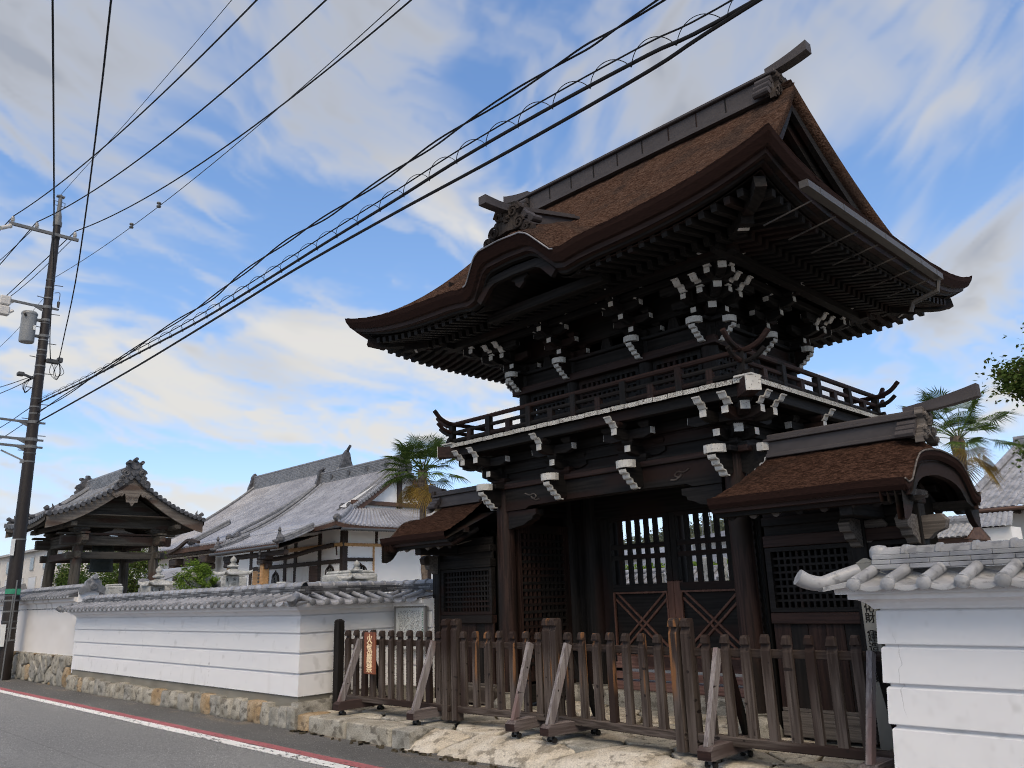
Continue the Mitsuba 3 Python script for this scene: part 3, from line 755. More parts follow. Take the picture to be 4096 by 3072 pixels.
# gables: verge of bark, two barge boards, struts, wall
for sx in (-1, 1):
    tv = np.linspace(.47, 2.75, 30)
    def vpath(x, dz):
        e = lambda t: float(EXT(t)) - 2.47 + x if x > 2.15 else x
        lf = lambda t: float(lift(EXT(t), HD - t))
        f = [(XC + sx * e(t), YC - (HD - t), zf(t) - dz + lf(t)) for t in tv]; b = [(XC + sx * e(t), YC + (HD - t), zf(t) - dz + lf(t)) for t in tv[::-1]]
        return A(f + b)
    part(gate, 'verge', [grid(np.stack([vpath(2.47, -.01), vpath(2.475, .10), vpath(2.42, .19), vpath(2.1, .19)]))], 'thatch', smooth=True)
    part(gate, 'barge_board', [grid(np.stack([vpath(2.40, .19), vpath(2.40, .33), vpath(2.33, .33), vpath(2.33, .19)]))], 'wood_dark_y')
    part(gate, 'barge_board', [grid(np.stack([vpath(2.27, .19), vpath(2.27, .42), vpath(2.20, .42), vpath(2.20, .19)]))], 'wood_dark_y')
    part(gate, 'gable_wall', [M(np.vstack([vpath(2.08, .15), [[XC + sx * 2.08, YC, 5.8]]]), [[i, i + 1, 60] for i in range(59)])], 'wood_dark_z')
    part(gate, 'gable_wall', [box(XC + sx * 2.08 - .01, XC + sx * 2.08 + .01, YC - 1.85, YC + 1.85, 5.75, 5.98)], 'wood_dark_y')
    for y in (-1.25, -.62, 0, .62, 1.25):
        part(gate, 'gable_strut', box(XC + sx * 2.12 - .03, XC + sx * 2.12 + .03, YC + y - .05, YC + y + .05, 5.9, zf(HD - abs(y)) - .3), 'wood_dark_z')
    part(gate, 'gable_tie', box(XC + sx * 2.13 - .05, XC + sx * 2.13 + .05, YC - 1.2, YC + 1.2, 6.12, 6.26), 'wood_red_x')
    0 and part(gate, 'gable_pendant', move(prism(pend, -.03, .03, 'x'), None, (XC + sx * 2.43, YC, 7.15)), 'wood_dark_y')
# copper gutter hung along the right-hand eaves
gx = XC + HW + .045
gut = part(gate, 'gutter', [box(gx - .04, gx + .04, YC - 2.30, YC + 1.15, 5.085, 5.095), box(gx + .036, gx + .044, YC - 2.30, YC + 1.15, 5.085, 5.155), box(gx - .044, gx - .036, YC - 2.30, YC + 1.15, 5.085, 5.14), box(gx - .04, gx + .04, YC - 2.31, YC - 2.30, 5.085, 5.155), box(gx - .04, gx + .04, YC + 1.15, YC + 1.16, 5.085, 5.155)], 'copper_old')
for q in range(7):
    y = YC - 2.05 + q * .5
    part(gut, 'bracket', bar((gx - .05, y, 5.06), (gx - .55, y, 4.99), .012, .012), 'copper_old')
    part(gut, 'joint', box(gx + .044, gx + .047, y - .008, y + .008, 5.085, 5.157), 'steel_dark')
part(gut, 'downpipe', tube([(gx, YC + 1.08, 5.06), (gx - .02, YC + 1.08, 4.94), (gx - .30, YC + 1.04, 4.86), (gx - .34, YC + 1.04, 4.76)], .03, 8), 'copper_old')

# ---- upper storey
UX, UY = 1.49, .95
ucols = [(x, sy * UY) for sy in (-1, 1) for x in (-UX, -.595, .595, UX)] + [(-UX, 0), (UX, 0)]
for x, y in ucols:
    part(gate, 'upper_column', cyl((XC + x, YC + y, 3.64), (XC + x, YC + y, 4.62), .102, .098), 'wood_dark_z', smooth=40)
for sy in (-1, 1):
    part(gate, 'upper_nageshi', cbox(XC - 1.64, XC + 1.64, YC + sy * 1.02 - .06, YC + sy * 1.02 + .06, 4.31, 4.41, .006), 'wood_red_x')
    part(gate, 'upper_tie', cbox(XC - 1.62, XC + 1.62, YC + sy * .95 - .06, YC + sy * .95 + .06, 4.41, 4.58, .006), 'wood_dark_x')
    part(gate, 'upper_plate', cbox(XC - 1.74, XC + 1.74, YC + sy * .95 - .11, YC + sy * .95 + .11, 4.58, 4.625, .006), 'wood_dark_x')
    part(gate, 'upper_beam', cbox(XC - 1.9, XC + 1.9, YC + sy * .95 - .05, YC + sy * .95 + .05, 4.78, 5.46, .006), 'wood_dark_x')
    part(gate, 'upper_beam', cbox(XC - 2.1, XC + 2.1, YC + sy * 1.42 - .045, YC + sy * 1.42 + .045, 4.99, 5.07, .006), 'wood_dark_x')
    part(gate, 'upper_sill', cbox(XC - 1.56, XC + 1.56, YC + sy * .95 - .06, YC + sy * .95 + .06, 3.66, 3.72, .006), 'wood_dark_x')
for sx in (-1, 1):
    part(gate, 'upper_nageshi', cbox(XC + sx * 1.56 - .06, XC + sx * 1.56 + .06, YC - .955, YC + .955, 4.313, 4.408, .006), 'wood_red_x')
    part(gate, 'upper_tie', cbox(XC + sx * 1.49 - .06, XC + sx * 1.49 + .06, YC - .885, YC + .885, 4.413, 4.577, .006), 'wood_dark_y')
    part(gate, 'upper_plate', cbox(XC + sx * 1.49 - .11, XC + sx * 1.49 + .11, YC - 1.17, YC + 1.17, 4.583, 4.628, .006), 'wood_dark_y')
    part(gate, 'upper_beam', cbox(XC + sx * 1.49 - .05, XC + sx * 1.49 + .05, YC - 1.3, YC + 1.3, 4.783, 5.457, .006), 'wood_dark_y')
    part(gate, 'upper_beam', cbox(XC + sx * 1.96 - .045, XC + sx * 1.96 + .045, YC - 1.5, YC + 1.5, 4.992, 5.072, .006), 'wood_dark_y')
    part(gate, 'upper_sill', cbox(XC + sx * 1.49 - .06, XC + sx * 1.49 + .06, YC - .88, YC + .88, 3.663, 3.717, .006), 'wood_dark_y')
# window lattices of the upper storey (bars two centimetres wide)
for sy in (-1, 1):
    for x0, x1 in ((-UX, -.595), (-.595, .595), (.595, UX)):
        a, b = XC + x0 + .16, XC + x1 - .16
        fr = [box(a - .05, b + .05, YC + sy * .95 - .025, YC + sy * .95 + .025, 3.72, 3.76), box(a - .05, b + .05, YC + sy * .95 - .025, YC + sy * .95 + .025, 4.25, 4.31), box(a - .05, a, YC + sy * .95 - .025, YC + sy * .95 + .025, 3.76, 4.25), box(b, b + .05, YC + sy * .95 - .025, YC + sy * .95 + .025, 3.76, 4.25)]
        k = part(gate, 'upper_window', fr, 'wood_dark_z')
        part(k, 'lattice', lattice_bars(None, '', a, b, 3.76, 4.25, YC + sy * .95, int((b - a) / .085), 6, .036, None, .03, True), 'wood_dark_z', stuff=True)
        if sy < 0:
            part(k, 'middle_rail', [box(a, b, YC - .99, YC - .965, 4.12, 4.165), box(a, b, YC - .99, YC - .965, 3.93, 3.96)], 'wood_dark_x')
for sx in (-1, 1):
    for y0, y1 in ((-UY, 0), (0, UY)):
        a, b = YC + y0 + .16, YC + y1 - .16; x = XC + sx * UX
        fr = [box(x - .025, x + .025, a - .05, b + .05, 3.72, 3.76), box(x - .025, x + .025, a - .05, b + .05, 4.25, 4.31), box(x - .025, x + .025, a - .05, a, 3.76, 4.25), box(x - .025, x + .025, b, b + .05, 3.76, 4.25)]
        k = part(gate, 'upper_window', fr, 'wood_dark_z')
        l = lattice_bars(None, '', a, b, 3.76, 4.25, 0, int((b - a) / .085), 6, .036, None, .03, True)
        part(k, 'lattice', (np.c_[x + l[0][:, 1], l[0][:, 0], l[0][:, 2]], l[1]), 'wood_dark_z', stuff=True)


# ---- bracket clusters
def arm(x, y, z0, dirx, diry, r0, r1, w=.075, h=.085, end=True, mat=None):
    """boat-shaped bracket arm from r0 to r1 along (dirx, diry) with its end painted white"""
    d = A([dirx, diry, 0.]); d /= np.linalg.norm(d); s = A([-d[1], d[0], 0])
    prof = [(r0, z0 - h / 2), (r1 - .10, z0 - h / 2 - .012), (r1 - .03, z0 - h / 2 + .012), (r1, z0 - h / 2 + .022), (r1, z0 + h / 2), (r0, z0 + h / 2)]
    n = len(prof); V = [A([x, y, 0]) + d * a + A([0, 0, b]) + s * w / 2 * k for k in (-1, 1) for a, b in prof]
    tri = [[0, 1, 4], [1, 2, 4], [2, 3, 4], [0, 4, 5]]
    F = tri + [[c + n for c in t[::-1]] for t in tri] + sum([[[i, (i + 1) % n, n + (i + 1) % n], [i, n + (i + 1) % n, n + i]] for i in range(n)], [])
    k = part(gate, 'bracket_arm', M(V, F), mat or ('wood_dark_y' if abs(diry) > abs(dirx) else 'wood_dark_x'))
    if end:
        c = A([x, y, z0 + .012]) + d * r1
        part(k, 'painted_end', bar(c - d * .004, c + d * .006, w * .94, h - .026), 'white_paint')
    return k


def block(x, y, z, s=.15, h=.075):
    """bearing block: square above, tapering below"""
    a, b = s / 2, s / 2 * .7
    part(gate, 'bearing_block', hexa([[x - b, y - b, z - h / 2], [x + b, y - b, z - h / 2], [x + b, y + b, z - h / 2], [x - b, y + b, z - h / 2], [x - a, y - a, z + h * .05], [x + a, y - a, z + h * .05], [x + a, y + a, z + h * .05], [x - a, y + a, z + h * .05]]), 'wood_dark_x')
    part(gate, 'bearing_block', box(x - a, x + a, y - a, y + a, z + h * .05, z + h / 2), 'wood_dark_x')


def nose(x, y, z, d, size=1.0, w=.20):
    """tie-beam nose: dark body, white hammer head and white curling front edge. (x, y, z): beam face, underside of the head"""
    d = A([d[0], d[1], 0.]); d /= np.linalg.norm(d); s = np.cross([0, 0, 1.], d)
    R = np.stack([d, s, A([0, 0, 1.])], 1)
    pr = A([(0, .10), (.36, .10), (.34, .0), (.32, -.05), (.275, -.06), (.26, -.10), (.215, -.115), (.20, -.15), (.15, -.165), (.13, -.20), (.08, -.205), (0, -.16)]) * size
    body = prism(Polygon(pr), -.045 * size, .045 * size, 'y')
    k = part(gate, 'beam_nose', move(body, R, (x, y, z)), 'wood_dark_y')
    edge = A([(.345, -.005), (.33, -.045), (.285, -.055), (.27, -.10), (.225, -.11), (.21, -.15), (.16, -.16), (.14, -.20), (.09, -.205)]) * size
    e3 = catmull(np.c_[edge[:, 0], 0 * edge[:, 0], edge[:, 1]], 3)
    part(k, 'painted_edge', move(ribbon(e3, .095 * size, .014, (0, 1, 0)), R, (x, y, z)), 'white_paint')
    hw = w / 2 * size
    head = Polygon([(.37 * size, -hw * .35), (.34 * size, -hw * .9), (.30 * size, -hw * 1.15), (.24 * size, -hw * 1.18), (.24 * size, hw * 1.18), (.30 * size, hw * 1.15), (.34 * size, hw * .9), (.37 * size, hw * .35)])
    part(k, 'painted_head', move(prism(head, 0, .085 * size, 'z'), R, (x, y, z + .015 * size)), 'white_paint')


def cluster_up(x, d, lateral=True):
    """upper bracket cluster on the column at plan point x, projecting along d"""
    bx_, by_ = XC + x[0], YC + x[1]; d = A(d, float); l = A([-d[1], d[0]])
    nose(bx_ + d[0] * .06, by_ + d[1] * .06, 4.52, d, .82)
    block(bx_, by_, 4.66, .22, .09)
    for r, z in ((.27, 4.69), (.46, 4.81), (.64, 4.93)):
        arm(bx_, by_, z, d[0], d[1], -.15, r)
        block(bx_ + d[0] * (r - .05), by_ + d[1] * (r - .05), z + .075, .12, .05)
    wavy(bx_ + d[0] * .80, by_ + d[1] * .80, 5.105, d)
    part(gate, 'tail_rafter', bar((bx_ - d[0] * .1, by_ - d[1] * .1, 5.16), (bx_ + d[0] * .70, by_ + d[1] * .70, 5.03), .07, .09), 'wood_dark_y')
    if lateral:
        for off, z, hl in ((.0, 4.69, .27), (.22, 4.81, .27), (.42, 4.93, .28)):
            cx, cy = bx_ + d[0] * off, by_ + d[1] * off
            for sg in (-1, 1):
                arm(cx, cy, z, l[0] * sg, l[1] * sg, 0, hl)
                block(cx + l[0] * sg * (hl - .05), cy + l[1] * sg * (hl - .05), z + .075, .12, .05)
        for sg in (-1, 1):
            cx, cy = bx_ + d[0] * .46, by_ + d[1] * .46
            wavy(cx + l[0] * sg * .36, cy + l[1] * sg * .36, 5.09, l * sg, .13, .10, .07)


for x in (-.595, .595):
    cluster_up((x, -UY), (0, -1))
cluster_up((UX, 0), (1, 0))
cluster_up((-UX, 0), (-1, 0))
for sx, sy in ((1, -1), (-1, -1), (1, 1), (-1, 1)):
    px_, py_ = XC + sx * UX, YC + sy * UY
    block(px_, py_, 4.66, .22, .09)
    for d in ((0, sy), (sx, 0)):
        nose(px_ + d[0] * .06, py_ + d[1] * .06, 4.52, d, .82)
        for r, z in ((.27, 4.69), (.46, 4.81)): arm(px_, py_, z, d[0], d[1], -.1, r)
        wavy(px_ + d[0] * .62, py_ + d[1] * .62, 4.985, d)
        o = (sx, 0) if d[0] == 0 else (0, sy)          # arms stepped out towards the corner
        for off, r, z in ((.22, .46, 4.82), (.44, .64, 4.94)):
            arm(px_ + o[0] * off, py_ + o[1] * off, z, d[0], d[1], -.3, r)
            wavy(px_ + o[0] * off + d[0] * (r + .15), py_ + o[1] * off + d[1] * (r + .15), z + .165, d)
        for off, z, hl in ((.0, 4.69, .27), (.22, 4.81, .27), (.42, 4.93, .28)):
            arm(px_ + d[0] * off, py_ + d[1] * off, z, -o[0], -o[1], 0, hl, end=sx < 0 or d[0] != 0)
    for r, z in ((.31, 4.71), (.61, 4.84), (.87, 4.96)):
        arm(px_, py_, z, sx, sy, -.1, r, .10, .10)
        block(px_ + sx * (r - .07) * .707, py_ + sy * (r - .07) * .707, z + .085, .14, .055)
    wavy(px_ + sx * .75, py_ + sy * .75, 5.13, (sx, sy), .25, .06, .10)
# small struts between the clusters
for x in (-1.04, 0, 1.04):
    part(gate, 'strut', hexa([[XC + x - .09, YC - .98, 4.63], [XC + x + .09, YC - .98, 4.63], [XC + x + .09, YC - .92, 4.63], [XC + x - .09, YC - .92, 4.63], [XC + x - .05, YC - .98, 4.78], [XC + x + .05, YC - .98, 4.78], [XC + x + .05, YC - .92, 4.78], [XC + x - .05, YC - .92, 4.78]]), 'wood_dark_z')

# ---- balcony
BX, BY = 2.37, 1.71
npl = 24
for sy in (-1, 1):
    for q in range(npl):
        a = XC - BX + q * 2 * BX / npl; b = a + 2 * BX / npl - .010
        y0, y1 = sorted((YC + sy * BY, YC + sy * 1.0))
        k = part(gate, 'balcony_plank', box(a, b, y0, y1, 3.618 + .003 * (q % 2), 3.652 + .003 * (q % 2)), 'wood_dark_y')
        ye = YC + sy * (BY + .003)
        part(k, 'painted_end', box(a, b, min(ye, ye - sy * .004), max(ye, ye - sy * .004), 3.604 + .003 * (q % 2), 3.655 + .003 * (q % 2)), 'white_crackle')
for sx in (-1, 1):
    n = 11
    for q in range(n):
        a = YC - 1.0 + .005 + q * 2.0 / n; b = a + 2.0 / n - .010
        x0, x1 = sorted((XC + sx * BX, XC + sx * 1.45))
        k = part(gate, 'balcony_plank', box(x0, x1, a, b, 3.616 + .003 * (q % 2), 3.650 + .003 * (q % 2)), 'wood_dark_x')
    n = 17
    for q in range(n):
        a = YC - BY + q * 2 * BY / n; b = a + 2 * BY / n - .010; xe = XC + sx * (BX + .003)
        part(k, 'painted_end', box(min(xe, xe - sx * .004), max(xe, xe - sx * .004), a, b, 3.604, 3.654), 'white_crackle')
for sy in (-1, 1):
    part(gate, 'balcony_beam', cbox(XC - BX + .06, XC + BX - .06, YC + sy * 1.58 - .05, YC + sy * 1.58 + .05, 3.49, 3.612, .006), 'wood_dark_x')
    part(gate, 'balcony_floor', box(XC - 1.45, XC + 1.45, min(YC, YC + sy * 1.0), max(YC, YC + sy * 1.0) - .002, 3.60, 3.63), 'wood_dark_x')
for sx in (-1, 1):
    part(gate, 'balcony_beam', cbox(XC + sx * 2.24 - .05, XC + sx * 2.24 + .05, YC - 1.52, YC + 1.52, 3.492, 3.61, .006), 'wood_dark_y')
    for sy in (-1, 1):
        p0 = A([XC + sx * 1.5, YC + sy * .9, 3.555]); p1 = A([XC + sx * 2.43, YC + sy * 1.78, 3.555])
        k = part(gate, 'corner_beam', bar(p0, p1, .15, .15), 'wood_red_x'); dd = (p1 - p0) / np.linalg.norm(p1 - p0)
        part(k, 'painted_end', bar(p1 - dd * .002, p1 + dd * .007, .153, .153), 'white_paint')
        part(gate, 'corner_plate', [box(*sorted((XC + sx * 2.2, XC + sx * 2.40)), *sorted((YC + sy * 1.54, YC + sy * 1.745)), 3.657, 3.675)], 'white_paint')

# railing
for z, r, mat, out in ((3.94, .030, 'wood_red_x', .32), (3.82, .026, 'wood_dark_x', .26), (3.705, .032, 'wood_dark_x', .06)):
    for sy in (-1, 1):
        e = XC - 2.27 - out, XC + 2.27 + out; y = YC + sy * 1.66
        up = .15 if z > 3.9 else (.10 if z > 3.8 else 0)
        pts = [(e[0], y, z + up), (e[0] + out * .35, y, z + up * .35), (e[0] + out * .8, y, z + up * .03), (XC - 2.2, y, z), (XC, y, z), (XC + 2.2, y, z), (e[1] - out * .8, y, z + up * .03), (e[1] - out * .35, y, z + up * .35), (e[1], y, z + up)]
        part(gate, 'handrail' if z > 3.9 else 'middle_rail' if z > 3.8 else 'bottom_rail', tube(catmull(pts, 4), r, 8), mat, smooth=40)
    for sx in (-1, 1):
        x = XC + sx * 2.27; zz = z + .012; e = YC - 1.66 - out, YC + 1.66 + out
        pts = [(x, e[0], zz + up), (x, e[0] + out * .35, zz + up * .35), (x, e[0] + out * .8, zz + up * .03), (x, YC - 1.6, zz), (x, YC, zz), (x, YC + 1.6, zz), (x, e[1] - out * .8, zz + up * .03), (x, e[1] - out * .35, zz + up * .35), (x, e[1], zz + up)]
        part(gate, 'handrail' if z > 3.9 else 'middle_rail' if z > 3.8 else 'bottom_rail', tube(catmull(pts, 4), r, 8), 'wood_red_x' if z > 3.8 else mat, smooth=40)
for sy in (-1, 1):
    for x in np.linspace(-2.27, 2.27, 7):
        part(gate, 'rail_post', box(XC + x - .04, XC + x + .04, YC + sy * 1.66 - .035, YC + sy * 1.66 + .035, 3.66, 3.93), 'wood_dark_z')
    for x in np.linspace(-2.27, 2.27, 13)[1::2]:
        part(gate, 'rail_strut', box(XC + x - .04, XC + x + .04, YC + sy * 1.66 - .03, YC + sy * 1.66 + .03, 3.66, 3.82), 'wood_red_z')
for sx in (-1, 1):
    for y in np.linspace(-1.66, 1.66, 5)[1:-1]:
        part(gate, 'rail_post', box(XC + sx * 2.27 - .035, XC + sx * 2.27 + .035, YC + y - .04, YC + y + .04, 3.66, 3.93), 'wood_dark_z')
    for y in np.linspace(-1.66, 1.66, 9)[1::2]:
        part(gate, 'rail_strut', box(XC + sx * 2.27 - .03, XC + sx * 2.27 + .03, YC + y - .04, YC + y + .04, 3.66, 3.82), 'wood_red_z')

# ---- lower storey
PZ = .19                                       # level of the forecourt paving
lcols = [(-LX, LY0, 'wood_red_z'), (LX, LY0, 'wood_red_z'), (-LX, 9.05, 'wood_dark_z'), (LX, 9.05, 'wood_dark_z'), (-1.34, 9.05, 'wood_dark_z'), (1.34, 9.05, 'wood_dark_z'), (-LX, LY1, 'wood_dark_z'), (LX, LY1, 'wood_dark_z'), (-.595, LY1, 'wood_dark_z'), (.595, LY1, 'wood_dark_z')]
for x, y, m in lcols:
    r = .122 if y < 8 else .165 if y < 9.8 else .12
    part(gate, 'column', lathe([(0, PZ + .21), (r * .97, PZ + .21), (r, 1.2), (r * .98, 2.4), (r * .94, 3.02), (0, 3.02)], (XC + x, y, 0), 22), m, smooth=40)
    part(gate, 'base_stone', lathe([(r + .10, PZ - .06), (r + .105, PZ + .06), (r + .085, PZ + .11), (r + .04, PZ + .15), (r + .03, PZ + .20), (r + .05, PZ + .215), (0, PZ + .217)], (XC + x, y, 0), 16), 'stone_grey', smooth=40)
fb = [(-1.66, 2.985), (-1.66, 2.70), (-1.30, 2.70), (-1.22, 2.735), (-.6, 2.75), (.6, 2.75), (1.22, 2.735), (1.30, 2.70), (1.66, 2.70), (1.66, 2.985)]
part(gate, 'front_beam', prism([(XC + a, b) for a, b in fb], LY0 - .10, LY0 + .10, 'y'), 'wood_dark_x')
for sx in (-1, 1):
    w = A([(1.28, 2.90), (1.20, 2.87), (1.12, 2.88), (1.08, 2.84), (1.14, 2.82), (1.17, 2.85), (1.10, 2.80), (1.02, 2.80)])
    part(gate, 'beam_carving', tube(catmull(np.c_[XC + sx * w[:, 0], np.full(8, LY0 - .105), w[:, 1]], 4), .010, 5), 'wood_weathered')
    cb_ = Polygon([(1.64, 2.695), (1.64, 2.46), (1.36, 2.50), (1.28, 2.54), (1.20, 2.56), (1.19, 2.60), (1.13, 2.62), (1.13, 2.69)])
    part(gate, 'beam_bracket', prism(affinity.translate(affinity.scale(cb_, sx, 1, origin=(0, 0)), XC, 0), LY0 - .075, LY0 + .075, 'y'), 'wood_dark_x')
part(gate, 'beam_plate', cbox(XC - 2.02, XC + 2.02, LY0 - .14, LY0 + .14, 2.99, 3.055, .006), 'wood_red_x')
for sx in (-1, 1):
    part(gate, 'beam_plate', cbox(XC + sx * LX - .14, XC + sx * LX + .14, LY0 - .3, LY1 + .3, 2.993, 3.052, .006), 'wood_dark_y')
    part(gate, 'side_beam', cbox(XC + sx * LX - .08, XC + sx * LX + .08, LY0 + .12, LY1 - .1, 2.66, 2.985, .006), 'wood_dark_y')
part(gate, 'beam_plate', cbox(XC - 2.0, XC + 2.0, LY1 - .12, LY1 + .12, 2.99, 3.05), 'wood_dark_x')
part(gate, 'back_beam', cbox(XC - 1.66, XC + 1.66, LY1 - .09, LY1 + .09, 2.68, 2.985), 'wood_dark_x')
part(gate, 'door_beam', cbox(XC - 1.66, XC + 1.66, 8.96, 9.14, 2.60, 2.985), 'wood_dark_x')
part(gate, 'floor_boards', [box(XC - 2.0, XC + 2.0, LY0 - .1, LY1 + .1, 3.06, 3.09)], 'wood_dark_x')
for sy, y in ((-1, LY0), (1, LY1)):
    for z in (3.27, 3.42):
        part(gate, 'wall_beam', cbox(XC - 1.95, XC + 1.95, y - .05, y + .05, z - .06, z + .06, .006), 'wood_dark_x')
    part(gate, 'wall_board', box(XC - 1.8, XC + 1.8, y - .012, y + .012, 3.09, 3.6), 'wood_dark_x')
for sx in (-1, 1):
    x = XC + sx * LX
    for z in (3.273, 3.423):
        part(gate, 'wall_beam', cbox(x - .05, x + .05, LY0 - .1, LY1 + .1, z - .06, z + .06, .006), 'wood_dark_y')
    part(gate, 'wall_board', box(x - .012, x + .012, LY0, LY1, 3.09, 3.6), 'wood_dark_y')


def cluster_low(x, y, d, lateral=True):
    d = A(d, float); l = A([-d[1], d[0]])
    nose(x + d[0] * .08, y + d[1] * .08, 2.955, d, 1.0)
    block(x, y, 3.10, .26, .10)
    for r, z in ((.30, 3.19), (.53, 3.36)):
        arm(x, y, z, d[0], d[1], -.1, r, .085, .10)
        block(x + d[0] * (r - .07), y + d[1] * (r - .07), z + .085, .15, .065)
    wavy(x + d[0] * .66, y + d[1] * .66, 3.525, d, .15, .10, .09)
    if lateral:
        for off, z, hl in ((0, 3.19, .34), (.26, 3.36, .34)):
            for sg in (-1, 1):
                arm(x + d[0] * off, y + d[1] * off, z, l[0] * sg, l[1] * sg, 0, hl, .085, .10, end=z > 3.3)
                block(x + d[0] * off + l[0] * sg * (hl - .07), y + d[1] * off + l[1] * sg * (hl - .07), z + .085, .15, .065)


for x in (-.595, .595): cluster_low(XC + x, LY0, (0, -1))
cluster_low(XC + LX, YC, (1, 0)); cluster_low(XC - LX, YC, (-1, 0))
for sx, sy in ((1, -1), (-1, -1), (1, 1), (-1, 1)):
    px_, py_ = XC + sx * LX, (LY0 if sy < 0 else LY1)
    block(px_, py_, 3.10, .26, .10)
    for d in ((0, sy), (sx, 0)):
        if not (sy < 0 and sx < 0 and False): nose(px_ + d[0] * .10, py_ + d[1] * .10, 2.955, d, 1.0)
        for r, z in ((.30, 3.19), (.53, 3.36)): arm(px_, py_, z, d[0], d[1], -.1, r, .085, .10)
        wavy(px_ + d[0] * .66, py_ + d[1] * .66, 3.525, d, .15, .10, .09)
        o = (sx, 0) if d[0] == 0 else (0, sy)
        arm(px_ + o[0] * .26, py_ + o[1] * .26, 3.36, d[0], d[1], -.3, .53, .085, .10)
        arm(px_ + d[0] * .26, py_ + d[1] * .26, 3.36, -o[0], -o[1], 0, .34, .085, .10)
        wavy(px_ + o[0] * .30 + d[0] * .66, py_ + o[1] * .30 + d[1] * .66, 3.525, d, .15, .10, .09)
    for r, z in ((.30, 3.22), (.62, 3.39)):
        arm(px_, py_, z, sx, sy, -.1, r, .105, .115)
        block(px_ + sx * (r - .09) * .707, py_ + sy * (r - .09) * .707, z + .09, .17, .07)

# ---- the doors and the side lattices in the passage
DY = 9.05
part(gate, 'threshold', cbox(XC - 1.10, XC + 1.10, DY - .12, DY + .12, .36, .46, .01), 'wood_sill')
part(gate, 'threshold_stone', cbox(XC - 1.5, XC + 1.5, DY - .28, DY + .2, PZ - .05, .36, .015), 'stone_grey')
for z0, z1 in ((.49, .58), (.62, .70)):
    part(gate, 'door_step', cbox(XC - 1.06, XC + 1.06, DY - .05 - (.70 - z1) * .1, DY + .03, z0, z1, .006), 'wood_sill')
for sx in (-1, 1):
    a, b = (XC - 1.08, XC - .003) if sx < 0 else (XC + .003, XC + 1.08)
    door = part(gate, 'door', box(a + .09, b - .09, DY - .004, DY + .02, .74, 1.66), 'wood_dark_x', label='left leaf of the gate door' if sx < 0 else 'right leaf of the gate door')
    inner, outer = (b - .095, b) if sx < 0 else (a, a + .095), (a, a + .09) if sx < 0 else (b - .09, b)
    part(door, 'stile', cbox(*inner, DY - .045, DY + .04, .70, 1.72, .006), 'wood_trim'); part(door, 'stile', cbox(*inner, DY - .044, DY + .04, 1.72, 2.62, .006), 'wood_dark_z')
    part(door, 'stile', cbox(*outer, DY - .045, DY + .04, .70, 2.62, .006), 'wood_dark_z')
    l0, l1 = (a + .09, b - .095) if sx < 0 else (a + .095, b - .09)
    for z0, z1, m in ((.70, .78, 'wood_sill'), (1.60, 1.70, 'wood_dark_x' if sx < 0 else 'wood_dark_x'), (2.55, 2.62, 'wood_dark_x')):
        part(door, 'rail', box(l0, l1, DY - .04, DY + .035, z0, z1), m)
    for z in (2.055, 2.20):
        part(door, 'rail', box(l0, l1, DY - .03, DY + .012, z - .032, z + .032), 'wood_dark_x')
    for i in range(6):
        x = l0 + (l1 - l0) * (i + .5 + .5) / 6 - .0
        if i < 5: part(door, 'bar', box(x - .032, x + .032, DY - .02, DY + .022, 1.70, 2.55), 'wood_dark_z')
    part(door, 'moulding', [box(l0, l1, DY - .05, DY - .02, 1.575, 1.598), box(l0 if sx < 0 else l0, l0 + .022, DY - .05, DY - .02, .80, 1.575), box(l1 - .022, l1, DY - .05, DY - .02, .80, 1.575), box(l0, l1, DY - .05, DY - .02, .78, .80)], 'wood_trim')
    for sg in (-1, 1):
        for off in (-.038, .038):
            p0 = A([l0 + .02, DY - .014 - .004 * (sg > 0), .82 if sg > 0 else 1.56]); p1 = A([l1 - .02, DY - .014 - .004 * (sg > 0), 1.56 if sg > 0 else .82])
            dn = A([0, 0, 1.]) * off * 1.35
            part(door, 'cross_strip', bar(p0 + dn, p1 + dn, .02, .026), 'wood_trim')
    # side panel between the door post and the gate wall, and lattice along the passage
    s0, s1 = sorted((XC + sx * 1.08, XC + sx * 1.66))
    part(gate, 'side_panel', box(s0, s1, DY - .02, DY + .02, .40, 2.6), 'wood_dark_z')
    x = XC + sx * (LX - .06)
    lat = part(gate, 'passage_lattice', [box(x - .03, x + .03, LY0 + .14, DY - .14, .50, .62), box(x - .03, x + .03, LY0 + .14, DY - .14, 2.42, 2.54), box(x - .03, x + .03, LY0 + .14, LY0 + .20, .62, 2.42), box(x - .03, x + .03, DY - .24, DY - .14, .62, 2.42)], 'wood_red_z')
    for i in range(9):
        y = LY0 + .20 + (DY - .44 - LY0) * (i + 1) / 10
        part(lat, 'bar', box(x - .012, x + .012, y - .021, y + .021, .62, 2.42), 'wood_red_z' if i < 4 else 'wood_dark_z')
    for i in range(18):
        z = .62 + 1.8 * (i + 1) / 19
        part(lat, 'bar', box(x - .018, x + .018, LY0 + .20, DY - .24, z - .020, z + .020), 'wood_dark_y')
    part(gate, 'passage_wall', box(*sorted((XC + sx * (LX + .06), XC + sx * (LX + .08))), LY0 + .16, DY, .3, 2.68), 'wood_dark_z')
    part(gate, 'passage_wall', box(*sorted((XC + sx * (LX - .01), XC + sx * (LX + .01))), DY + .16, LY1 - .16, .3, 2.7), 'wood_dark_z')
    part(gate, 'ground_sill', cbox(*sorted((XC + sx * (LX - .1), XC + sx * (LX + .1))), LY0 + .18, LY1 - .16, PZ + .05, .46), 'wood_dark_y')
part(gate, 'transom', box(XC - 1.63, XC + 1.63, DY - .03, DY + .03, 2.56, 2.66), 'wood_dark_x')


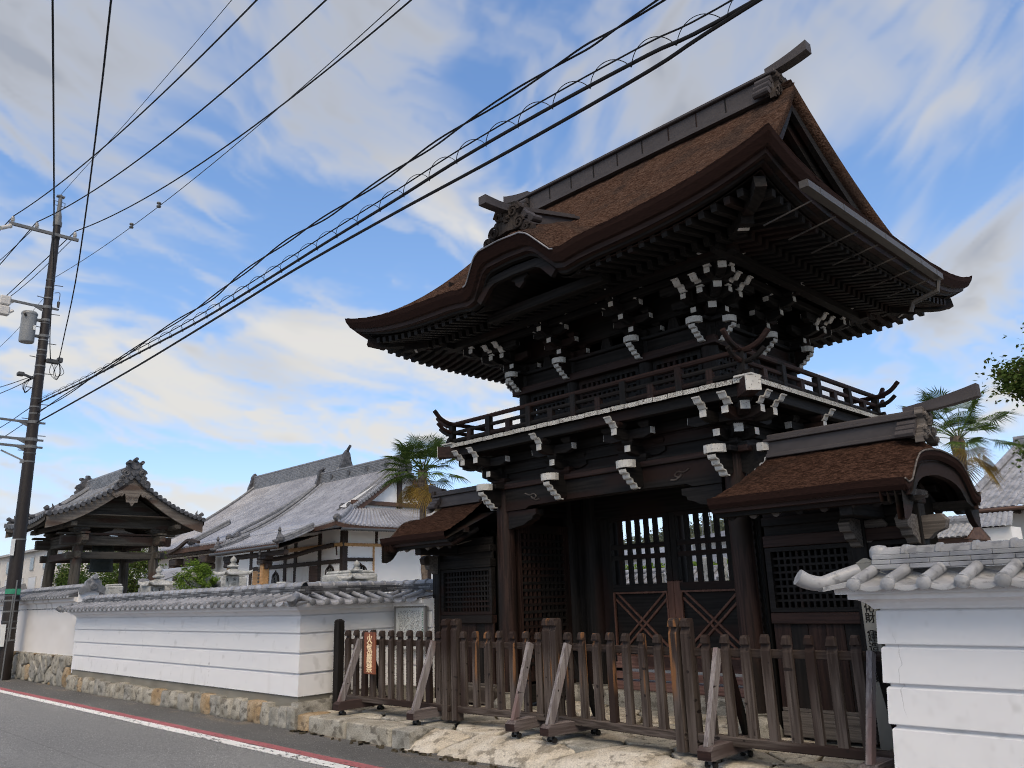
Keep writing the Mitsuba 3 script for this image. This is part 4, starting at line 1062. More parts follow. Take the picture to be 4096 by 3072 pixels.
# ------------------------------------------------------------------ the two side wings with their curved bark roofs
def wing(sx, xin, xend, xridge, posts, label):
    W = thing('gate_wing', label, 'gate wing', None)
    yr, hd = 7.77, .95
    xs = np.r_[np.linspace(xin, xend - .40 * sx, 34), np.linspace(xend - .38 * sx, xend, 20)]
    vv = np.linspace(-1, 1, 81); V, X = np.meshgrid(vv, xs, indexing='ij'); s = 1 - np.abs(V)
    straight = 2.43 + .50 * s ** 1.05 - .03 * np.sin(s * math.pi)
    curve = np.interp(s, [0, .07, .16, .24, .33, .44, .56, .7, .85, 1], [2.42, 2.395, 2.42, 2.50, 2.59, 2.665, 2.70, 2.72, 2.733, 2.74])
    b = np.clip((sx * (X - xend) + .42) / .42, 0, 1) ** 1.7
    lo = np.clip((sx * (xin - X) + .9) / .9, 0, 1) * 0
    Z = straight * (1 - b) + curve * b
    Z = Z + .075 * np.exp(-((sx * (X - xend)) / .10) ** 2) * 0
    X = X + sx * (.22 - .22 * np.abs(V)) * np.clip(1 - np.abs(X - xin) / .35, 0, 1)
    P = np.stack([X, yr + V * hd, Z], -1); P[..., 2] += fringe(P, .016, 11) + fringe(P, .012, 37, 2)
    part(W, 'bark_roof', grid(P), 'thatch_wing', smooth=True)
    # eaves edge along both long sides, and the curled end
    zc = lambda v: np.interp(1 - np.abs(v), [0, .07, .16, .24, .33, .44, .56, .7, .85, 1], [2.42, 2.395, 2.42, 2.50, 2.59, 2.665, 2.70, 2.72, 2.733, 2.74])
    for sy in (-1, 1):
        e = np.c_[xs, np.full(len(xs), yr + sy * hd), 2.43 + 0 * xs - .01 * np.clip((sx * (xs - xend) + .4) / .4, 0, 1)]
        o = lambda i, d: e + A([0, -sy * i, -d])
        part(W, 'bark_edge', [grid(np.stack([o(0, -.012), o(.01, .05), o(.035, .09)]))], 'thatch_edge')
        part(W, 'eave_board', [grid(np.stack([o(.035, .09), o(.06, .092), o(.065, .125), o(.13, .127)]))], 'wood_red_x')
        part(W, 'eave_board', [grid(np.stack([o(.13, .127), o(.135, .165), o(.24, .168), o(.5, .10)]))], 'wood_dark_x')
    ve = np.linspace(-1, 1, 61)
    c = np.c_[np.full(61, xend), yr + ve * hd, zc(ve)]
    o = lambda i, d: c * A([1, 1, 1]) + A([-sx * i, 0, -d])
    part(W, 'bark_edge', [grid(np.stack([o(0, -.012), o(.005, .05), o(.03, .085)]))], 'thatch_edge')
    part(W, 'edge_trim', tube(c + A([sx * .004, 0, 0]), .008, 5), 'wood_weathered')
    part(W, 'bargeboard', [grid(np.stack([o(.04, .085), o(.045, .22) - A([0, 0, 1.]) * (.10 * np.abs(ve) ** 3)[:, None], o(.10, .22) - A([0, 0, 1.]) * (.10 * np.abs(ve) ** 3)[:, None], o(.10, .085)]))], 'wood_dark_y')
    part(W, 'bargeboard', [grid(np.stack([o(.16, .09), o(.16, .17), o(.22, .17), o(.22, .08)]))], 'wood_dark_y')
    part(W, 'soffit', [grid(np.stack([np.c_[np.full(61, x), yr + ve * hd * .97, (zc(ve) - .10) * b_ + (2.40 + .40 * (1 - np.abs(ve)) - .06) * (1 - b_)] for x, b_ in ((xin, 0), (xend - sx * .4, 0), (xend - sx * .2, .6), (xend - sx * .02, 1))]))], 'wood_dark_x')
    part(W, 'rafters_end', [], 'wood_dark_y') if False else None
    # round rafters under the front and back eaves
    n = int(abs(xend - xin) / .215)
    for q in range(n):
        x = xin + (xend - xin) * (q + .55) / n
        if sx * (xend - x) < .30: continue
        for sy in (-1, 1):
            part(W, 'rafter', tube([(x, yr + sy * (hd - .20), 2.262), (x, yr + sy * .25, 2.50)], .038, 8), 'wood_weathered' if sy < 0 and q % 3 else 'wood_dark_y', smooth=40)
    # ridge
    a, b2 = sorted((xin + sx * .22, xridge))
    part(W, 'ridge_box', cbox(a, b2, yr - .09, yr + .09, 2.90, 3.05, .006), 'ridge_board')
    part(W, 'ridge_cap', [cbox(a - .01, b2 + .01, yr - .13, yr + .13, 3.05, 3.075, .005), cbox(a, b2, yr - .07, yr + .07, 3.075, 3.13, .012), cbox(a, b2, yr - .12, yr + .12, 2.885, 2.925, .006)], 'ridge_board')
    ornament(W, (xridge + sx * .03, yr, 2.90), .36, .26, (sx, 0), 'wood_weathered')
    for k in range(3):
        for sy in (-1, 1):
            part(W, 'ridge_roll', cyl((xridge - sx * .16, yr + sy * (.10 + .045 * k), 3.0 - .05 * k), (xridge, yr + sy * (.10 + .045 * k), 3.0 - .05 * k), .036, n=8), 'ridge_board')
    upswept(W, (xridge - sx * .12, yr, 3.10), (xridge + sx * (.52 if sx > 0 else .18), yr, 3.115), .045 if sx > 0 else .03, .10, .07, .115)
    # wall, lattice window, rails
    y0 = 7.75
    for x in posts:
        part(W, 'post', cbox(x - .075, x + .075, y0 - .075, y0 + .075, PZ + .05, 2.30, .008), 'wood_dark_z')
    allx = sorted([XC + sx * (LX + .19)] + [p - sx * .0 for p in posts])
    for i in range(len(allx) - 1):
        p0, p1 = allx[i], allx[i + 1]
        if p1 - p0 < .3: continue
        p0 += .075; p1 -= .075
        part(W, 'top_rail', cbox(p0, p1, y0 - .065, y0 + .05, 1.99, 2.105, .006), 'wood_red_x' if sx > 0 else 'wood_dark_x')
        part(W, 'wall_board', box(p0, p1, y0 - .012, y0 + .012, 2.10, 2.40), 'wood_dark_x')
        part(W, 'upper_beam', cbox(p0, p1, y0 - .06, y0 + .06, 2.20, 2.29, .006), 'wood_dark_x')
        part(W, 'middle_rail', cbox(p0, p1, y0 - .06, y0 + .05, 1.25, 1.355, .006), 'wood_red_x')
        win = part(W, 'window', [box(p0, p1, y0 - .045, y0 + .03, 1.362, 1.402), box(p0, p1, y0 - .045, y0 + .03, 1.945, 1.985), box(p0, p0 + .06, y0 - .045, y0 + .03, 1.402, 1.945), box(p1 - .05, p1, y0 - .045, y0 + .03, 1.402, 1.945)], 'wood_dark_x')
        nx = int((p1 - p0 - .11) / .0665)
        for k in range(nx):
            x = p0 + .06 + (p1 - p0 - .11) * (k + 1) / (nx + 1)
            part(win, 'bar', box(x - .0115, x + .0115, y0 - .012, y0 + .012, 1.40, 1.947), 'wood_dark_z')
        for k in range(7):
            z = 1.402 + .543 * (k + 1) / 8; f = .017 if k % 2 else .013
            part(win, 'bar', box(p0 + .055, p1 - .045, y0 - f, y0 + f, z - .0115, z + .0115), 'wood_dark_x')
        nb = max(3, int((p1 - p0) / .17))
        for k in range(nb):
            a_, b_ = p0 + (p1 - p0) * k / nb, p0 + (p1 - p0) * (k + 1) / nb - .006
            part(W, 'wall_plank', box(a_, b_, y0 - .012 - .004 * (k % 2), y0 + .012, .44, 1.25), 'wood_red_z' if k % 3 != 1 else 'wood_dark_z')
        part(W, 'base_rail', cbox(p0, p1, y0 - .05, y0 + .05, PZ + .03, .44, .008), 'wood_weathered')
        part(W, 'kick_rail', cbox(p0, p1, y0 - .02, y0 + .02, .44, .475, .004), 'wood_weathered')
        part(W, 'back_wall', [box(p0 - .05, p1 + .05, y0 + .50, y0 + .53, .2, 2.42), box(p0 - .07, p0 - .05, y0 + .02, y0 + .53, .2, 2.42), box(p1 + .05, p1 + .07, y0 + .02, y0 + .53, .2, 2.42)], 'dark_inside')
    # carved brackets and noses at the posts
    for x in posts:
        for k, (dy, z) in enumerate(((-.06, 2.30), (-.06, 2.20))):
            pass
        nb_ = Polygon([(0, .08), (-.20, .09), (-.26, .05), (-.24, -.02), (-.17, -.03), (-.15, -.09), (-.08, -.11), (-.05, -.15), (0, -.16)]).buffer(.012).buffer(-.006)
        part(W, 'carved_nose', move(prism(nb_, -.05, .05, 'x'), None, (x, y0 - .07, 2.10)), 'wood_weathered')
        nx_ = Polygon([(0, .07), (sx * .17, .08), (sx * .21, .03), (sx * .19, -.04), (sx * .11, -.07), (sx * .05, -.12), (0, -.12)]).buffer(.012).buffer(-.006)
        part(W, 'carved_nose', move(prism(nx_, -.05, .05, 'y'), None, (x + sx * .06, y0, 2.10)), 'wood_weathered')
        block(x, y0, 2.34, .16, .07) if False else part(W, 'bearing_block', cbox(x - .09, x + .09, y0 - .09, y0 + .09, 2.29, 2.36, .01), 'wood_dark_x')
        part(W, 'bracket_arm', cbox(x - .05, x + .05, y0 - .30, y0 + .30, 2.36, 2.43, .01), 'wood_weathered' if sx > 0 else 'wood_dark_y')
    for sy in (-1, 1): part(W, 'purlin', cbox(*sorted((xin, xend - sx * .25)), yr + sy * .55 - .05, yr + sy * .55 + .05, 2.43, 2.50, .006), 'wood_dark_x')
    part(W, 'gable_board', [box(*sorted((xend - sx * .62, xend - sx * .60)), yr - .42, yr + .42, 2.25, 2.52)], 'wood_dark_y')
    part(W, 'gable_beam', [cbox(*sorted((xend - sx * .66, xend - sx * .54)), yr - .75, yr + .75, 2.18, 2.30, .008)], 'wood_dark_y')
    for x in (posts[-1],):
        part(W, 'base_stone', cbox(x - .13, x + .13, y0 - .13, y0 + .13, PZ - .05, PZ + .05, .02), 'stone_grey')
    return W


wing_r = wing(1, XC + LX + .20, -2.42, -2.55, [-3.23, -2.72], 'right-hand side wing of the gate, its curled bark roof end towards the palm')
wing_l = wing(-1, XC - LX - .20, -9.62, -9.46, [-9.43], 'left-hand side wing of the gate next to the framed notice')


# ------------------------------------------------------------------ white plaster boundary walls with tiled copings
def mitre(path):
    P = A(path, float); n = len(P); out = []
    d = P[1:] - P[:-1]; d /= np.linalg.norm(d, axis=1, keepdims=True); nr = np.c_[d[:, 1], -d[:, 0]]    # right-hand side = outward
    for i in range(n):
        if i == 0: m = nr[0]
        elif i == n - 1: m = nr[-1]
        else:
            m = nr[i - 1] + nr[i]; m = m / (m @ nr[i])
        out.append(m)
    return P, A(out)


def sweep(profile, path):
    """closed profile (n outward, z) swept along a plan polyline with mitred corners"""
    P, Mi = mitre(path); k = len(profile); pr = A(profile, float); V = []
    for p, m in zip(P, Mi):
        V.append(np.c_[p + pr[:, :1] * m, pr[:, 1]])
    V = np.vstack(V); F = []
    for q in range(len(P) - 1):
        for i in range(k):
            j = (i + 1) % k; F.append([q * k + i, q * k + j, q * k + k + j, q * k + k + i])
    F = M(V, F)
    cap = trimesh.creation.triangulate_polygon(Polygon(pr), engine='earcut')
    cv, cf = cap
    ms = [F]
    for idx in (0, len(P) - 1):
        ms.append((np.c_[P[idx] + cv[:, :1] * Mi[idx], cv[:, 1]], cf))
    return cat(ms)


def seg_frames(path):
    P = A(path, float)
    for i in range(len(P) - 1):
        d = P[i + 1] - P[i]; L = np.linalg.norm(d); yield P[i], d / L, A([d[1], -d[0]]) / L, L


def to_world(m, o, d, n):
    """local (s along, -y outward, z) to world"""
    v, f = m; return (np.c_[o[0] + v[:, 0] * d[0] - v[:, 1] * n[0], o[1] + v[:, 0] * d[1] - v[:, 1] * n[1], v[:, 2]], f)


def coping(W, path, z0, pitch, mat_pan, mat_roll, mat_ridge, mid=.17, over=.27, drop=.13, rows=2, corner=None, onigawara=None, ridge_r=.062, skip_first=0.0, mat_disc='tile_slate', mat_alt=None, roll_r=.031):
    """pan tiles and rolls on the outward slope (and back), ledger courses, round ridge tiles"""
    zt = z0 + drop
    SF = list(seg_frames(path)); turn = [0] + [float(np.sign(np.cross(SF[i][1], SF[i + 1][1]))) for i in range(len(SF) - 1)] + [0]
    for si, (o, d, n, L) in enumerate(seg_frames(path)):
        k = int(L / pitch); pit = L / max(k, 1)
        for q in range(k):
            s = (q + .5) * pit
            if s < skip_first: continue
            # pan: a shallow trough with a turned-down lip
            us = np.linspace(-.5, .5, 7); vs = [(mid - .04, zt), (.10, zt - drop * .55 + .01), (-over + .01, z0 + .012), (-over, z0 - .006), (-over, z0 - .022)]
            P = np.stack([np.stack([s + us * pit * 1.0, np.full(7, y), z - .034 * np.cos(us * math.pi) ** 1.0 * (1 if i < 4 else .95)], -1) for i, (y, z) in enumerate(vs)], 1)
            part(W, 'pan_tile', to_world(grid(P), o, d, n), mat_pan, smooth=35)
            # roll with a round end
            r = roll_r
            t0, t1 = A([s - pit / 2, mid - .05, zt + .01]), A([s - pit / 2, -over - .006, z0 + .004])
            body = tube([t0, t0 * .5 + t1 * .5, t1], [r, r * 1.02, r * 1.05], 9)
            end = lathe([(0, -.012), (.030, -.010), (.046, .0), (.048, .014), (.040, .02)], n=11)
            ev = end[0][:, [0, 2, 1]]; ev = ev * A([1, 1, 1]) + A([s - pit / 2, -over - .010, z0 - .004])
            rk = part(W, 'roll_tile', to_world(body, o, d, n), mat_roll, smooth=40)
            part(rk, 'end_disc', to_world((ev, end[1]), o, d, n), mat_disc, smooth=40)
        # plain slope on the back
        part(W, 'back_slope', to_world(grid(np.stack([np.stack([A([0, mid + .02, zt]), A([0, 2 * mid + over, z0])]), np.stack([A([L, mid + .02, zt]), A([L, 2 * mid + over, z0])])])), o, d, n), mat_pan)
        # ledger courses in lengths
        for c in range(rows):
            zz = zt + .005 + c * .034; off = .105 - .012 * c; xa, xb = mid * turn[si], L - mid * turn[si + 1]; x = xa - .13 * (c % 2)
            while x < xb - .03:
                x, x1 = max(x, xa), min(x + .262, xb)
                part(W, 'ledger_tile', to_world(cbox(x + .001, x1 - .001, mid - off, mid + off, zz, zz + .031, .004), o, d, n), mat_ridge if (int(x * 7.7 + c * 3) % 3) else (mat_alt or mat_ridge))
                x = x1
        zr = zt + .005 + rows * .034
        th = np.linspace(0, math.pi, 9); m_ = int((xb - xa) / .225); pr_ = (xb - xa) / max(m_, 1)
        for q in range(m_):
            xs = [q * pr_ + .012, (q + 1) * pr_ - .03, (q + 1) * pr_ - .03, (q + 1) * pr_ - .018, (q + 1) * pr_ + .006, (q + 1) * pr_ + .012]; rs = [ridge_r, ridge_r, ridge_r + .004, ridge_r + .013, ridge_r + .013, ridge_r]
            P = np.stack([np.stack([np.full(9, xa + x), mid - rr_ * 1.25 * np.cos(th), zr + rr_ * np.sin(th)], -1) for x, rr_ in zip(xs, rs)], 0)
            part(W, 'ridge_tile', to_world(grid(P), o, d, n), mat_pan, smooth=35)


def tile_horn(W, p, out, z, mat, size=1.0):
    """upturned corner tile running out at 45 degrees"""
    d = A([out[0], out[1], 0]) / np.linalg.norm(out)
    path = A([A([p[0], p[1], z + .10]) - d * .16, A([p[0], p[1], z + .05]), A([p[0], p[1], z + .015]) + d * .14 * size, A([p[0], p[1], z + .03]) + d * .27 * size, A([p[0], p[1], z + .065]) + d * .36 * size])
    part(W, 'corner_tile', tube(catmull(path, 4), np.linspace(.045, .06, 17), 10), mat, smooth=40)
    s = A([-d[1], d[0], 0])
    V = [A([p[0], p[1], z + .03]) - d * .1 - s * .16, A([p[0], p[1], z + .03]) - d * .1 + s * .16, A([p[0], p[1], z - .01]) + d * .16 * size + s * .05, A([p[0], p[1], z - .01]) + d * .16 * size - s * .05]
    V = V + [v - A([0, 0, .03]) for v in V]
    part(W, 'corner_tile', M(V, BF), mat)


BANDS = [(.385, .659), (.681, .921), (.943, 1.181), (1.198, 1.42)]


def wall_body(W, path, old=False):
    m = 'plaster'
    core = [(-.034, .30), (-.034, 1.60), (-.29, 1.60), (-.29, .30)]
    part(W, 'wall_core', sweep(core, path), 'plaster')
    for k, (a, b) in enumerate(BANDS):
        c = .006 if k == 3 else .013
        pr = [(-.06, a), (0, a), (.002, a + .004), (-.012, b - c), (-.012 - c, b), (-.06, b)]
        part(W, 'plaster_band', sweep(pr, path), m)
    # bead, hollow cornice, eaves board
    part(W, 'cornice', sweep([(-.06, 1.432), (.0, 1.432), (.012, 1.45), (.035, 1.475), (.075, 1.495), (.12, 1.50), (.12, 1.535), (-.06, 1.535)], path), m)
    part(W, 'eave_plaster', sweep([(-.06, 1.535), (.18, 1.535), (.185, 1.59), (-.06, 1.60)], path), m)
    part(W, 'mortar_base', sweep([(-.30, .10), (-.028, .10), (-.028, .383), (-.30, .383)], path), 'mortar')


def base_stones(W, path, zbase, zt, wlo, whi, seed, mats=('stone_beige', 'stone_grey', 'stone_rust'), prob=(.58, .35, .07), grey_from=None):
    r = np.random.default_rng(seed)
    for o, d, n, L in seg_frames(path):
        x = 0
        while x < L - .02:
            w = min(r.uniform(wlo, whi), L - x)
            if L - x - w < .1: w = L - x
            h = zt + r.uniform(-.035, .025); pm = prob
            if grey_from is not None and x > grey_from: pm = (.25, .68, .07)
            part(W, 'base_stone', to_world(rock(x + .003, x + w - .003, zbase - .05, h, .16, int(r.integers(1e6)), .028, 8, 7), o, d, n), str(r.choice(mats, p=pm)), smooth=60)
            x += w


# left wall: along the road, round the corner, and a short length facing the road again beside the gate
wl = thing('boundary_wall', 'white banded plaster wall left of the gate, with a long tiled coping and rough stone base', 'wall')
pl_ = [(-19.45, 5.93), (-10.19, 5.93), (-10.34, 7.60), (-9.47, 7.62)]
wall_body(wl, pl_)
coping(wl, pl_, 1.605, .232, 'tile_mid', 'tile_mid', 'tile_dark', rows=3, ridge_r=.055, drop=.105, mat_alt='tile_slate')
tile_horn(wl, (-10.02, 5.72), (1, -1), 1.585, 'tile_slate', .35)
tile_horn(wl, (-19.55, 5.72), (-1, -1), 1.585, 'tile_slate', .4)
part(wl, 'end_plaster', box(-19.62, -19.44, 5.99, 6.22, .30, 1.56), 'plaster')
base_stones(wl, [(-19.40, 5.86), (-10.12, 5.86)], 0, .265, .17, .42, 5, grey_from=7.9)
base_stones(wl, [(-10.12, 5.90), (-10.22, 7.1)], 0.1, .34, .35, .6, 9, grey_from=0.)
# right wall
wr = thing('boundary_wall', 'white banded plaster wall at the right edge, close to the viewer, with a pale tiled coping', 'wall')
pr_ = [(-2.46, 9.6), (-2.45, 5.93), (4.2, 5.93)]
wall_body(wr, pr_)
coping(wr, [(-2.45, 5.93), (4.2, 5.93)], 1.605, .228, 'tile_pale', 'tile_pale', 'tile_mid', rows=3, ridge_r=.052, mat_disc='tile_pale', drop=.09, mat_alt='tile_pale', roll_r=.038)
coping(wr, [(-2.46, 9.6), (-2.45, 6.3)], 1.605, .228, 'tile_pale', 'tile_pale', 'tile_mid', rows=3, ridge_r=.052, mat_disc='tile_pale', drop=.095)
tile_horn(wr, (-2.60, 5.74), (-1, -1), 1.60, 'tile_pale', .75)
part(wr, 'ridge_mortar', move(lathe([(0, -.07), (.05, -.06), (.07, -.02), (.07, .02), (.05, .05), (0, .06)], n=10), None, (-2.42, 6.10, 1.815)), 'tile_pale', smooth=True)
base_stones(wr, [(-2.52, 9.6), (-2.50, 5.86)], 0.1, .30, .35, .6, 19)
base_stones(wr, [(-2.52, 5.86), (4.2, 5.86)], 0, .30, .35, .6, 29)
# far-left wall: taller, plain, on a fieldstone footing
wf = thing('boundary_wall', 'plain weathered white wall behind the utility pole on a high fieldstone base', 'wall')
pf = [(-40.0, 6.05), (-19.75, 6.05)]
part(wf, 'wall_core', sweep([(0, .5), (-.015, 1.62), (.0, 1.64), (.03, 1.75), (.10, 1.78), (.10, 1.86), (-.36, 1.86), (-.33, .5)], pf), 'plaster_old')
part(wf, 'groove', sweep([(.0, 1.622), (-.002, 1.636), (-.03, 1.636), (-.03, 1.622)], pf), 'steel_dark')
coping(wf, pf, 1.90, .21, 'tile_mid', 'tile_slate', 'tile_dark', mid=.18, over=.22, drop=.11, rows=2)
# ridge-end tile of the far-left wall
oni = A([-19.62, 6.26, 2.02])
part(wf, 'ridge_end', [lathe([(0, 0), (.02, 0)], n=3)] and [move(prism(Polygon([(-.24, -.10), (-.26, .02), (-.17, .05), (-.15, .16), (-.08, .22), (0, .25), (.08, .22), (.15, .16), (.17, .05), (.26, .02), (.24, -.10), (.1, -.03), (-.1, -.03)]).buffer(.01), -.05, .05, 'x'), None, oni)], 'tile_slate')
part(wf, 'ridge_end', [cyl(oni + A([.03, 0, .06]), oni + A([.075, 0, .06]), .085, .08, 16)] + [tube(np.c_[np.full(20, oni[0] + .08), oni[1] + .06 * np.cos(np.linspace(0, 6.28, 20)), oni[2] + .06 + .06 * np.sin(np.linspace(0, 6.28, 20))], .012, 5)] + [cyl(oni + A([.05, .035 * math.cos(a), .06 + .035 * math.sin(a)]), oni + A([.09, .035 * math.cos(a), .06 + .035 * math.sin(a)]), .011, n=6) for a in np.linspace(0, 5.4, 7)], 'tile_slate', smooth=40)
part(wf, 'ridge_end', [tube(np.c_[np.full(26, oni[0] + .02), oni[1] + sg * (.17) + q_[:, 0], oni[2] + q_[:, 1]], .022, 6) for sg in (-1, 1) for q_ in (scroll(0, .0, .07, flip=sg),)], 'tile_slate', smooth=40)
part(wf, 'ridge_end', cyl(oni + A([.0, 0, .25]), oni + A([.14, 0, .27]), .05, .055, 10), 'tile_mid', smooth=40)
part(wf, 'gable_plaster', box(-19.76, -19.66, 6.02, 6.42, 1.75, 1.98), 'plaster')
# fieldstone footing of irregular pieces
from scipy.spatial import Voronoi
r = np.random.default_rng(77)


def voro_cells(x0, x1, y0, y1, sx, sy, seed, jitter=.42):
    r = np.random.default_rng(seed); pts = []
    nx, ny = max(1, int(round((x1 - x0) / sx))), max(1, int(round((y1 - y0) / sy)))
    for i in range(-2, nx + 2):
        for j in range(-2, ny + 2):
            pts.append([x0 + (i + .5 + (.5 if j % 2 else 0) + r.uniform(-jitter, jitter)) * (x1 - x0) / nx, y0 + (j + .5 + r.uniform(-jitter, jitter)) * (y1 - y0) / ny])
    v = Voronoi(A(pts)); clip = sbox(x0, y0, x1, y1); out = []
    for reg in v.point_region:
        q = v.regions[reg]
        if q and -1 not in q:
            p = Polygon(v.vertices[q]).intersection(clip)
            if p.area > .004 and p.geom_type == 'Polygon': out.append(p)
    return out


for q, p in enumerate(voro_cells(-27.0, -19.66, -.03, .64, .46, .30, 4)):
    m = stone(p.buffer(-.010), .0, .10 + .03 * ((q * 7) % 5) / 5, .028, .01, .02, q, .06)
    v = m[0]; part(wf, 'footing_stone', (np.c_[v[:, 0], 6.06 - v[:, 2], v[:, 1]], m[1]), ('stone_beige', 'stone_grey', 'stone_grey', 'stone_beige', 'stone_rust')[q % 5], smooth=50)
part(wf, 'footing', box(-40, -19.62, 6.0, 6.38, -.05, .60), 'mortar')
part(wf, 'footing_fill', box(-40, -27, 5.94, 6.0, -.05, .62), 'stone_beige')


# ------------------------------------------------------------------ ground, road, forecourt
k = thing('ground', 'bare earth reaching away to the horizon', 'ground', kind='structure')
put(k, M([[-900, -900, -.02], [900, -900, -.02], [900, 900, -.02], [-900, 900, -.02]], [[0, 1, 2, 3]]), 'gravel')
road = thing('road', 'grey asphalt road with a white edge line and a red stripe', 'road', kind='structure')
put(road + '__surface', M([[-160, -7, 0], [60, -7, 0], [60, 6.0, 0], [-160, 6.0, 0]], [[0, 1, 2, 3]]), 'asphalt')
xs = np.linspace(-60, 10, 281)


def strip(y0, y1, z, wob, sd):
    f = lambda s: (meshkit.noise(np.c_[xs * 2.2, 0 * xs + s, 0 * xs]) - .5) * wob
    return grid(np.stack([np.c_[xs, y0 + f(sd), 0 * xs + z], np.c_[xs, y1 + f(sd + 5), 0 * xs + z]]))


part(road, 'edge_line', strip(4.79, 4.95, .004, .012, 1), 'paint_white')
part(road, 'red_stripe', strip(4.955, 5.10, .004, .03, 9), 'paint_red')
tg = thing('temple_ground', 'pale gravel ground of the temple precinct', 'ground', kind='structure')
put(tg, [box(-60, -10.3, 6.2, 60, -.1, .13), box(-10.3, 25, 9.3, 60, -.1, .13), box(-2.6, 25, 6.2, 9.3, -.1, .13)], 'gravel')
court = thing('forecourt', 'stone paved forecourt of the gate with big worn slabs sloping to the road', 'pavement', kind='structure')
put(court + '__bedding', [box(-10.15, -1.8, 6.25, 9.35, -.05, PZ - .03), box(-10.15, -7.7, 5.95, 6.25, -.05, PZ - .03), M([[-7.7, 6.02, -.01], [-1.0, 6.02, -.01], [-1.0, 6.3, PZ - .03], [-7.7, 6.3, PZ - .03]], [[0, 1, 2, 3]])], 'joint_dirt')
r = np.random.default_rng(12)
mats = ['pave_pale', 'pave_pale', 'pave_tan', 'pave_tan', 'pave_orange', 'stone_grey']
for q, p in enumerate(voro_cells(-10.1, -1.85, 6.22, 8.75, 0.56, .40, 8, .40)):
    if p.buffer(-.03).is_empty or p.area < .02: continue
    if p.centroid.y < 6.30 and p.centroid.x > -7.6 and p.area < .03: continue
    part(court, 'paving_stone', stone(p.buffer(-.017), .05, PZ + r.uniform(-.012, .012), .018, .006, .009, q), mats[int(r.integers(6))], smooth=50)
# worn slabs ramping down to the carriageway
def ramp(x, y): return .012 + .165 * float(np.clip((y - 5.86) / .42, 0, 1)) ** .75


for q, (pts, m) in enumerate([
        ([(-7.80, 5.80), (-7.34, 5.84), (-7.05, 6.27), (-7.35, 6.33), (-7.75, 6.30), (-7.95, 6.12)], 'pave_orange'),
        ([(-7.30, 5.83), (-6.6, 5.86), (-5.90, 5.93), (-5.46, 6.33), (-6.2, 6.36), (-7.02, 6.30)], 'pave_orange'),
        ([(-5.86, 5.93), (-4.36, 5.98), (-4.05, 6.35), (-4.7, 6.42), (-5.42, 6.36)], 'pave_orange'),
        ([(-4.32, 5.97), (-3.2, 5.95), (-3.0, 6.36), (-4.01, 6.36)], 'pave_pale'),
        ([(-3.15, 5.95), (-1.9, 5.92), (-1.9, 6.36), (-2.96, 6.36)], 'pave_tan')]):
    part(court, 'ramp_slab', stone(Polygon(pts).buffer(-.006), -.03, ramp, .045, .028, .014, 100 + q, .05), m, smooth=50)
# kerb stones along the left part
for q, (x0, x1, m) in enumerate([(-10.06, -9.80, 'stone_rust'), (-9.78, -8.94, 'stone_beige'), (-8.92, -8.02, 'stone_beige'), (-8.00, -7.66, 'stone_grey')]):
    P = Polygon([(x0, 5.845), (x1, 5.845 + .0 * q), (x1, 6.22), (x0, 6.22)])
    part(court, 'kerb_stone', stone(P, -.03, PZ + .005, .022, .004, .012, 200 + q, .05), m, smooth=40)
# dirt and litter at the foot of the kerb and walls
part(road, 'kerb_dirt', cat([move(rock(-.03, .03, -.02, .02, .02, i, .01, 3, 3), rz(i), (-10.0 + 7.5 * rng.random(), 5.80 - .10 * rng.random() ** 2, .003)) for i in range(90)]), 'joint_dirt', stuff=True)


# ------------------------------------------------------------------ movable picket barriers in front of the gate
def picket(w=.076, t=.055, z0=.37, z1=1.215):
    """pointed-shoulder picket with a notch cut in its face, local x = width, y = thickness"""
    h = w / 2
    prof = [(0, z0), (t, z0), (t, z1 - .018), (t - .015, z1), (.012, z1), (-.008, z1 - .02), (-.008, z1 - .07), (.022, z1 - .074), (.022, z1 - .09), (0, z1 - .13)]
    sh = lambda z: h * (1.0 if z < z1 - .15 else 1.06 if z < z1 - .03 else .74)
    n = len(prof); V = [(s * sh(z), y, z) for s in (-1, 1) for y, z in prof]
    cv, cf = trimesh.creation.triangulate_polygon(Polygon(prof), engine='earcut')
    idx = [int(np.argmin(np.abs(A(prof) - c).sum(1))) for c in cv]
    F = [[idx[a] for a in t_] for t_ in cf] + [[idx[a] + n for a in t_[::-1]] for t_ in cf]
    for i in range(n):
        j = (i + 1) % n; F += [[i, j, n + j], [i, n + j, n + i]]
    return M(V, F)


PK = picket()
PKB = [picket(.076 + .005 * a, .055, .37, 1.215 + .004 * b) for a, b in ((0, 0), (-1, 1), (1, -1), (0, 2))]
TALL = picket(.088, .11, .235, 1.355)


